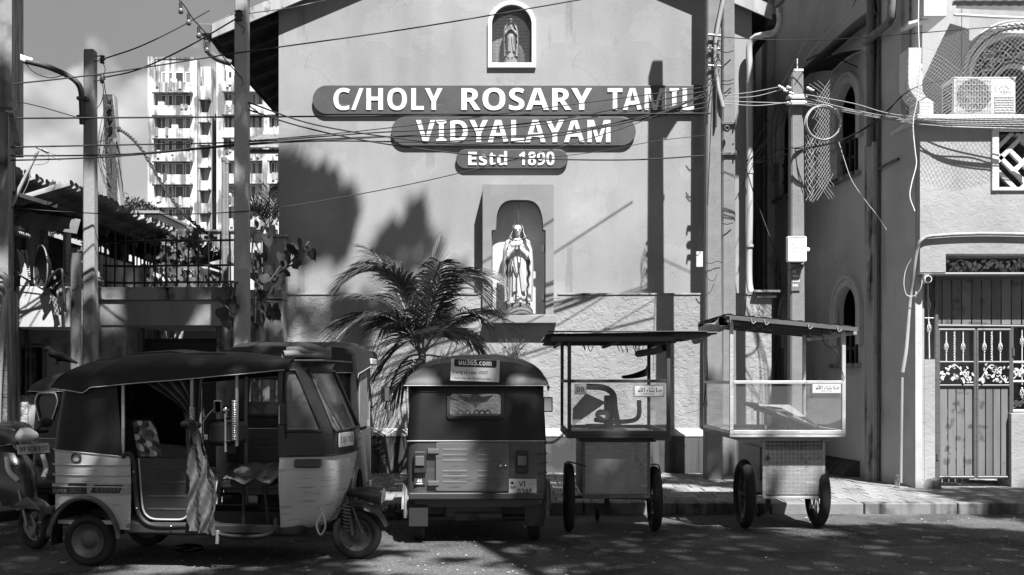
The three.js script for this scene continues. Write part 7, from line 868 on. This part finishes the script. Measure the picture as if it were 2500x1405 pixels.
// ---------------------------------------------------------------- crow
{
  const c = thing('crow', 'black crow perched on hood of the rickshaw with hexagonal window', 'bird', W(140, 889, 11.1)); c.rotation.y = 0.12;
  const L = [[-0.055, 0.105, 0, 0.034, 0.03, 0.075, 0, 0.044], [0.03, 0.075, 0, 0.044, 0.09, 0.05, 0, 0.028], [0.09, 0.05, 0, 0.028, 0.19, 0.012, 0, 0.013], [-0.055, 0.105, 0, 0.034, -0.085, 0.148, 0, 0.026], [-0.085, 0.155, 0, 0.027, -0.1, 0.16, 0, 0.024], [-0.11, 0.158, 0, 0.013, -0.158, 0.154, 0, 0.004], [-0.01, 0.09, 0.034, 0.02, 0.12, 0.04, 0.02, 0.009], [-0.01, 0.09, -0.034, 0.02, 0.12, 0.04, -0.02, 0.009], [0.005, 0.05, 0.016, 0.018, 0.0, 0.03, 0.016, 0.009], [0.005, 0.05, -0.016, 0.018, 0.01, 0.03, -0.016, 0.009]];
  mk('body', [blob(L, V(-0.18, -0.01, -0.08), V(0.21, 0.2, 0.08), 60, 0.018), ...[1, -1].flatMap((k) => [bar(V(0.003, 0.035, k * 0.016), V(-0.012, 0.0, k * 0.016), 0.004, 5), ...[-0.02, 0, 0.02].map((z) => bar(V(-0.012, 0, k * 0.016), V(-0.04, -0.004, k * 0.016 + z), 0.003, 4)), bar(V(-0.012, 0, k * 0.016), V(0.01, -0.004, k * 0.016), 0.003, 4)]), ball(-0.1, 0.162, 0.022, 0.004, 6)], mat(0.005, 0.9, null, { phys: true, specularIntensity: 0.3 }), c);
}
// ---------------------------------------------------------------- scooter at the edge
{
  const t = thing('scooter', 'dark motor scooter with pale number plate parked behind the worn rickshaw', 'scooter', V(wx(84, 9.2), 0, -9.2), -0.55), pm = mat(0.07, 0.25, 'scuff', { clearcoat: 0.6, clearcoatRoughness: 0.2 }), dk = mat(0.02, 0.5), al = mat(0.4, 0.35, 'scuff', { metalness: 0.8 });
  for (const x of [0, -1.24]) { const q = sub('wheel', t); q.position.set(x, 0.205, 0); mk('tyre', new THREE.TorusGeometry(0.165, 0.042, 10, 40), RUBBER, q); mk('rim', [new THREE.TorusGeometry(0.128, 0.012, 8, 36), new THREE.CylinderGeometry(0.035, 0.035, 0.09, 14).rotateX(Math.PI / 2), ...[0, 1, 2, 3, 4].map((k) => beam(V(0, 0, 0), V(0.125 * Math.cos(k * 1.257), 0.125 * Math.sin(k * 1.257), 0), 0.03, 0.018, V(0, 0, 1)))], al, q); mk('disc', new THREE.RingGeometry(0.04, 0.085, 28).translate(0, 0, 0.05), mat(0.35, 0.3, null, { metalness: 0.9 }), q); }
  mk('fork', [bar(V(0, 0.205, 0.07), V(-0.16, 0.62, 0.07), 0.018), bar(V(0, 0.205, -0.07), V(-0.16, 0.62, -0.07), 0.018), bar(V(-0.17, 0.55, 0), V(-0.3, 0.98, 0), 0.03)], mat(0.2, 0.4, null, { metalness: 0.6 }), t);
  mk('front_fender', [sheet(lin(0.45, 2.55, 14), lin(-1, 1, 8), (a, v) => V(0.235 * Math.cos(a) * (1 - 0.05 * v * v) - 0.01, 0.205 + 0.245 * Math.sin(a) - 0.05 * v * v, v * 0.085)), ext(shp([[-0.22, 0.36], [0.02, 0.46], [0.19, 0.36], [0.12, 0.40], [-0.1, 0.33]]), 0.015, 0.003).translate(0, 0, 0.08)], pm, t);
  const fw = (v) => 0.1 + 0.11 * Math.sin(lerp(0.5, 2.3, v)); // apron
  mk('apron', [sheet(lin(-1, 1, 18), lin(0, 1, 14), (u, v) => V(-0.06 - 0.27 * v + 0.1 * Math.sin(v * 2.6) - 0.17 * Math.abs(u) ** 1.7, 0.40 + 0.5 * v - 0.03 * Math.abs(u), u * fw(v))), sheet([0, 1], lin(0, 1, 8), (u, v) => V(-0.3 - 0.12 * u, 0.3 + 0.55 * v, 0.19)), sheet([0, 1], lin(0, 1, 8), (u, v) => V(-0.3 - 0.12 * u, 0.3 + 0.55 * v, -0.19))], pm, t);
  for (const k of [1, -1]) mk('side_lamp', [tube([V(-0.14, 0.80, k * 0.17), V(-0.10, 0.68, k * 0.175), V(-0.06, 0.6, k * 0.12)], 0.022, 16, 8)], mat(0.65, 0.12), t);
  mk('headset', [sheet(lin(-1, 1, 16), lin(0, 1, 12), (u, v) => V(-0.12 - 0.28 * v + 0.06 * Math.sin(v * 3.1) - 0.16 * Math.abs(u) ** 2, 0.93 + 0.17 * Math.sin(v * 1.9) - 0.02 * Math.abs(u), u * (0.14 + 0.07 * Math.sin(v * 3)))), sheet(lin(-1, 1, 16), lin(0, 1, 6), (u, v) => V(-0.12 - 0.3 * v - 0.16 * Math.abs(u) ** 2, 0.93 - 0.05 * v, u * (0.14 + 0.06 * v)))], pm, t);
  mk('headlight', [blob([[-0.11, 0.97, -0.06, 0.045, -0.11, 0.97, 0.06, 0.045], [-0.13, 1.01, -0.03, 0.035, -0.13, 1.01, 0.03, 0.035]], V(-0.22, 0.88, -0.14), V(-0.02, 1.08, 0.14), 26, 0.03)], mat(0.75, 0.12, null, { metalness: 0.2 }), t);
  mk('handlebar', [bar(V(-0.36, 1.0, -0.36), V(-0.32, 1.0, 0), 0.014), bar(V(-0.32, 1.0, 0), V(-0.36, 1.0, 0.36), 0.014), bar(V(-0.355, 1.0, 0.24), V(-0.36, 1.0, 0.37), 0.022), bar(V(-0.355, 1.0, -0.24), V(-0.36, 1.0, -0.37), 0.022), beam(V(-0.28, 1.0, 0.22), V(-0.3, 0.99, 0.38), 0.012, 0.02)], dk, t);
  for (const [z, y] of [[0.3, 1.3], [-0.26, 1.08]]) { const m = mk('mirror', new THREE.SphereGeometry(0.07, 16, 10).scale(0.3, 0.7, 1).translate(-0.3, y, z + (z > 0 ? 0.04 : -0.06)), dk, t); mk('mirror_stem', tube([V(-0.33, 1.0, z * 0.9), V(-0.3, (1.0 + y) / 2, z), V(-0.3, y - 0.04, z)], 0.008, 12, 6), dk, m); }
  const pl = sub('number_plate', t); pl.position.set(-0.02, 0.865, 0); pl.rotation.set(0, Math.PI / 2, 0); pl.rotation.order = 'YXZ'; pl.rotation.x = -0.25; mk('plate', new THREE.BoxGeometry(0.30, 0.085, 0.008), mat(0.5, 0.5), pl); mk('plate_print', new THREE.PlaneGeometry(0.29, 0.078).translate(0, 0, 0.005), print(0.29, 0.078, 256, (c, w, h) => { c.fillStyle = '#a8a8a8'; c.fillRect(0, 0, w, h); c.fillStyle = '#2a2a2a'; c.font = 'bold 54px sans-serif'; c.fillText('WP BCM 8157', 8, 54, 240); }), pl, { uv: true });
  mk('floorboard', rbox(-0.85, -0.3, 0.22, 0.32, -0.17, 0.17, 0.03), dk, t); mk('rear_body', [blob([[-0.85, 0.45, 0, 0.16, -1.2, 0.6, 0, 0.15], [-1.2, 0.6, 0, 0.15, -1.5, 0.68, 0, 0.08]], V(-1.7, 0.2, -0.25), V(-0.6, 0.85, 0.25), 36, 0.08)], pm, t); mk('seat', rbox(-1.45, -0.75, 0.68, 0.80, -0.14, 0.14, 0.05, 3), mat(0.02, 0.6, 'cloth'), t); mk('stand', [bar(V(-0.75, 0.25, 0.12), V(-0.62, 0.01, 0.22), 0.012), bar(V(-0.85, 0.25, 0.1), V(-0.9, 0.02, 0.2), 0.014)], al, t);
}
// ---------------------------------------------------------------- litter, leaf heap, weeds
{
  const r = rng(99), hp = []; for (let i = 0; i < 90; i++) { const p = W(958 + (r() - 0.5) * 60, 1250, 11.3); hp.push(sheet([0, 0.5, 1], [0, 0.5, 1], (u, v) => V(0.09 * (u - 0.5), 0.03 * Math.sin(u * 5 + i) * v, 0.07 * (v - 0.5))).rotateX(r() * 6).rotateY(r() * 6).rotateZ(r() * 2).translate(p.x + (r() - 0.5) * 0.3, 0.02 + 0.1 * r() * r(), p.z + (r() - 0.5) * 0.3)); }
  const h = mk('leaf_heap', hp, mat(0.26, 0.85, 'grime')); tag(h, 'heap of dry leaves and torn plastic beside the front wheel', 'litter'); h.userData.kind = 'stuff';
  const bits = []; for (let i = 0; i < 420; i++) { const d = 7.6 + 4 * r(), s = 0.006 + 0.018 * r() * r(); bits.push(sheet([0, 1], [0, 1], (u, v) => V(s * (u - 0.5) * 2, 0.004 + 0.006 * u * v, s * (v - 0.5) * 1.2)).rotateY(r() * 6.3).translate(wx(-50 + 2600 * r(), d), 0.002, -d)); }
  const b = mk('road_litter', bits, mat(0.34, 0.9)); tag(b, 'scattered dry bits and leaf scraps lying on the road', 'litter'); b.userData.kind = 'stuff';
  const rag = thing('crumpled_bag', 'crumpled black plastic bag lying under the curtain', 'litter', W(462, 1308, 9.0)); rag.position.y = 0.004; mk('plastic', sheet(lin(0, 6.283, 18), lin(0, 1, 8), (a, v) => V(0.1 * Math.cos(a) * Math.sin(v * 3.1) * (1 + 0.4 * Math.sin(a * 5)), 0.03 * (1 - Math.cos(v * 3.1)) * (1 + 0.3 * Math.sin(a * 3)), 0.06 * Math.sin(a) * Math.sin(v * 3.1))), mat(0.015, 0.25), rag);
  const wd = thing('weed_tuft', 'dry tuft of weeds on the wall behind the bannered rickshaw', 'plant', W(1252, 880, 14.9)); const wg = []; for (let i = 0; i < 60; i++) { const a = r() * 6.28, l = 0.12 + 0.2 * r(), sp = 0.22 * r(); wg.push(tube([V(0.08 * (r() - 0.5), -0.05, 0.1 * (r() - 0.5)), V(Math.cos(a) * sp * 0.6, l * 0.6, Math.sin(a) * sp * 0.4), V(Math.cos(a) * sp * 1.2, l, Math.sin(a) * sp * 0.6)], 0.003, 6, 3)); } wg.push(bar(V(0, -1.05, 0), V(0, -0.02, 0), 0.012, 5)); const wl = leafCloud([[0, 0.1, 0, 0.24, 0.12, 0.15]], 90, 0.04, 61); mk('twigs', wg, mat(0.12, 0.8), wd); mk('foliage', wl, leafM[1], wd);
}
// ---------------------------------------------------------------- street tree: stands behind the photographer, its crown shades the road and dapples the wall
{
  const r = rng(2024), tree = thing('shade_tree', 'spreading street tree overhanging the road from across the street', 'tree', V(5.5, 0, 7)), O = tree.position;
  const E = (px, py, list) => list.some(([x, y, a, b]) => ((px - x) / a) ** 2 + ((py - y) / b) ** 2 < 1);
  const litRoad = [[1090, 1336, 62, 13], [1205, 1352, 40, 9], [960, 1382, 52, 12], [1130, 1396, 40, 9], [470, 1378, 52, 7], [985, 1330, 14, 5], [1710, 1272, 30, 7], [1960, 1298, 50, 4], [930, 1300, 20, 8], [1290, 1400, 30, 6], [330, 1396, 40, 6]];
  // light that reaches the rickshaws: gaps given by where the ray would meet the road behind them
  const gapAt = (x, y, d, rad) => { const p = W(x, y, d); return [p.x - 0.42 / 1.7 * p.y, -p.z + p.y / 1.7, rad]; };
  const gaps = [gapAt(1120, 1105, 9.45, 0.05), gapAt(1165, 1165, 9.45, 0.04), gapAt(1045, 1180, 9.45, 0.01), gapAt(1268, 965, 9.5, 0.04), gapAt(1068, 1035, 9.5, 0.04), gapAt(1505, 1110, 10.05, 0.06), gapAt(1490, 1150, 10.05, 0.02), gapAt(1962, 1165, 10.35, 0.07), gapAt(1885, 1140, 10.35, 0.03), gapAt(785, 1190, 8.7, 0.15), gapAt(740, 1120, 8.7, 0.08), gapAt(720, 1260, 8.7, 0.04), gapAt(515, 1110, 8.4, 0.03), gapAt(520, 1240, 8.4, 0.03), gapAt(235, 1140, 8.4, 0.03), gapAt(310, 1175, 8.4, 0.02), gapAt(60, 1060, 9.1, 0.0), gapAt(885, 960, 10.8, 0.14), gapAt(880, 1060, 10.8, 0.08), gapAt(640, 1170, 8.9, 0.0), gapAt(100, 750, 13.7, 0.3), gapAt(60, 780, 13.7, 0.2), gapAt(140, 900, 13.9, 0.2)];
  const groundShade = (X, d) => {
    const px = CX + X * F / d, py = CY + EYE * F / d;
    for (const [lx, ly, la, lb] of litRoad) { const ld = EYE * F / (ly - CY); if (((X - wx(lx, ld)) / (la * ld / F + 0.22)) ** 2 + ((d - ld) / (lb * ld * ld / (EYE * F) + 0.24)) ** 2 < 1) return 0; } for (const [gx, gd, gr] of gaps) if (Math.hypot(X - gx, d - gd) < gr + 0.13) return 0;
    if (px > 2240 && d < 13.3 && py > 1200 && py < 1222 + (px - 2230) * 0.2) return 1; if (d > 14.3 && d < 16.4 && Math.abs(X + 3.35 + 0.42 * (d - 13.2)) < 0.3) return 1; if (d > 15.2) return 0;
    if (px > 2140 && py < 1258 + (px - 2140) * 0.122) return 0;
    if (d > 10.75 && px > 1330) return px > 1830 ? 0 : d > 11.8 && vn(X * 0.1, d * 0.1, 19, 19, 5) > 0.5 ? 1 : 0;
    if (d > 10.9) return vn(X * 0.08 + 0.3, d * 0.08, 14, 14, 9) > 0.42 ? 1 : 0;
    return 1;
  };
  const blobs = [[708, 380, 40, 52], [772, 408, 56, 44], [836, 448, 36, 40], [730, 480, 70, 66], [808, 505, 52, 48], [692, 570, 16, 40], [756, 575, 26, 24], [818, 560, 20, 20], [712, 625, 16, 18], [930, 545, 32, 30], [985, 528, 42, 24], [1035, 500, 22, 28], [1022, 450, 16, 18], [958, 590, 26, 22], [1012, 585, 24, 20], [1060, 556, 18, 16], [1130, 615, 14, 30], [1104, 648, 14, 18], [700, 690, 30, 14], [790, 690, 26, 12], [870, 682, 50, 18], [975, 672, 34, 16], [735, 800, 40, 34], [850, 780, 56, 32], [950, 765, 38, 30], [1045, 800, 48, 24], [890, 850, 54, 26]];
  const lits = [[722, 560, 15, 18], [778, 600, 15, 20], [700, 535, 9, 11], [800, 640, 26, 18], [850, 610, 22, 26], [905, 610, 20, 30], [985, 600, 14, 18], [745, 665, 24, 14], [1010, 570, 10, 14], [690, 800, 40, 26], [830, 760, 22, 20], [960, 700, 18, 18]];
  const wallShade = (px, py) => { if (px > 682) return E(px, py, blobs) && !E(px, py, lits) && vn(px / 700, py / 700, 22, 22, 71) < (py > 540 || px > 880 ? 0.52 : 0.7) ? 1 : 0; return E(px, py, [[258, 868, 60, 60], [508, 868, 64, 50], [640, 880, 70, 50], [600, 720, 40, 34], [330, 800, 30, 20]]) ? 0 : vn(px / 900, py / 900, 14, 14, 33) > 0.45 ? 1 : 0; };
  const pts = [];
  for (let X = -8.4; X < 7.4; X += 0.2) for (let d = 5.4; d < 16.6; d += 0.2) { const px = CX + X * F / d; if (d > 15.4 && px > 640) continue; if (groundShade(X, d)) pts.push([X, 0, -d, 12.5 + 3 * r()]); }
  for (let px = 150; px < 1200; px += 14) for (let py = 330; py < 1000; py += 14) { const d = 15.7; if (px < 682 && py < 560) continue; if (wallShade(px, py)) { const p = W(px, py, d); pts.push([p.x, p.y, p.z, 17 + 3 * r(), 16]); } }
  const N = 12, P = new Float32Array(pts.reduce((q, p) => q + (p[4] || N), 0) * 18), src = CARD.attributes.position.array, q = new THREE.Quaternion(), e = new THREE.Euler(), m4 = new THREE.Matrix4(); let o = 0;
  for (const [x, y, z, h, n] of pts) for (let k = 0; k < (n || N); k++) {
    const hh = h + (r() - 0.5) * 1.4, t = (hh - y) / SUN.y, jt = n ? 0.12 : 0.2, s = n ? 0.12 + 0.07 * r() : 0.2 + 0.08 * r(); e.set((r() - 0.5) * 1.7, r() * 6.28, (r() - 0.5) * 1.7); q.setFromEuler(e);
    m4.compose(V(x + SUN.x * t + (r() - 0.5) * jt - O.x, hh, z + SUN.z * t + (r() - 0.5) * jt - O.z), q.multiply(new THREE.Quaternion().setFromEuler(new THREE.Euler(1.57, 0, 0))), V(s, s, s)); const M = m4.elements;
    for (let j = 0; j < 18; j += 3) { const a = src[j], b = src[j + 1], c = src[j + 2]; P[o++] = M[0] * a + M[4] * b + M[8] * c + M[12]; P[o++] = M[1] * a + M[5] * b + M[9] * c + M[13]; P[o++] = M[2] * a + M[6] * b + M[10] * c + M[14]; }
  }
  const g = new THREE.BufferGeometry(); g.setAttribute('position', new THREE.BufferAttribute(P.slice(0, o), 3)); g.computeVertexNormals(); mk('crown', g, mat(0.10, 0.7, 'foliage', { transmission: 0.22, thickness: 0 }), tree);
  mk('trunk', [tube([V(0, 0, 0), V(-0.2, 3, -0.3), V(-0.6, 6, -1)], 0.42, 20, 12)], mat(0.14, 0.95, 'streak', { b: 'rough', bs: 0.03 }), tree);
  const lim = [[-9, 12, -12], [-6, 13, -4], [-2, 14, -9], [2, 13.5, -6], [-4, 14.5, -14], [0.5, 13, -1]]; for (const [x, y, z] of lim) mk('limb', [bar(V(-0.55, 5.6, -0.95), V(x * 0.45, 9.5, z * 0.4), 0.2, 8, 0.12), bar(V(x * 0.45, 9.5, z * 0.4), V(x, y, z), 0.12, 7, 0.04)], mat(0.14, 0.95, 'streak'), tree);
}
renderer.render(scene, camera);
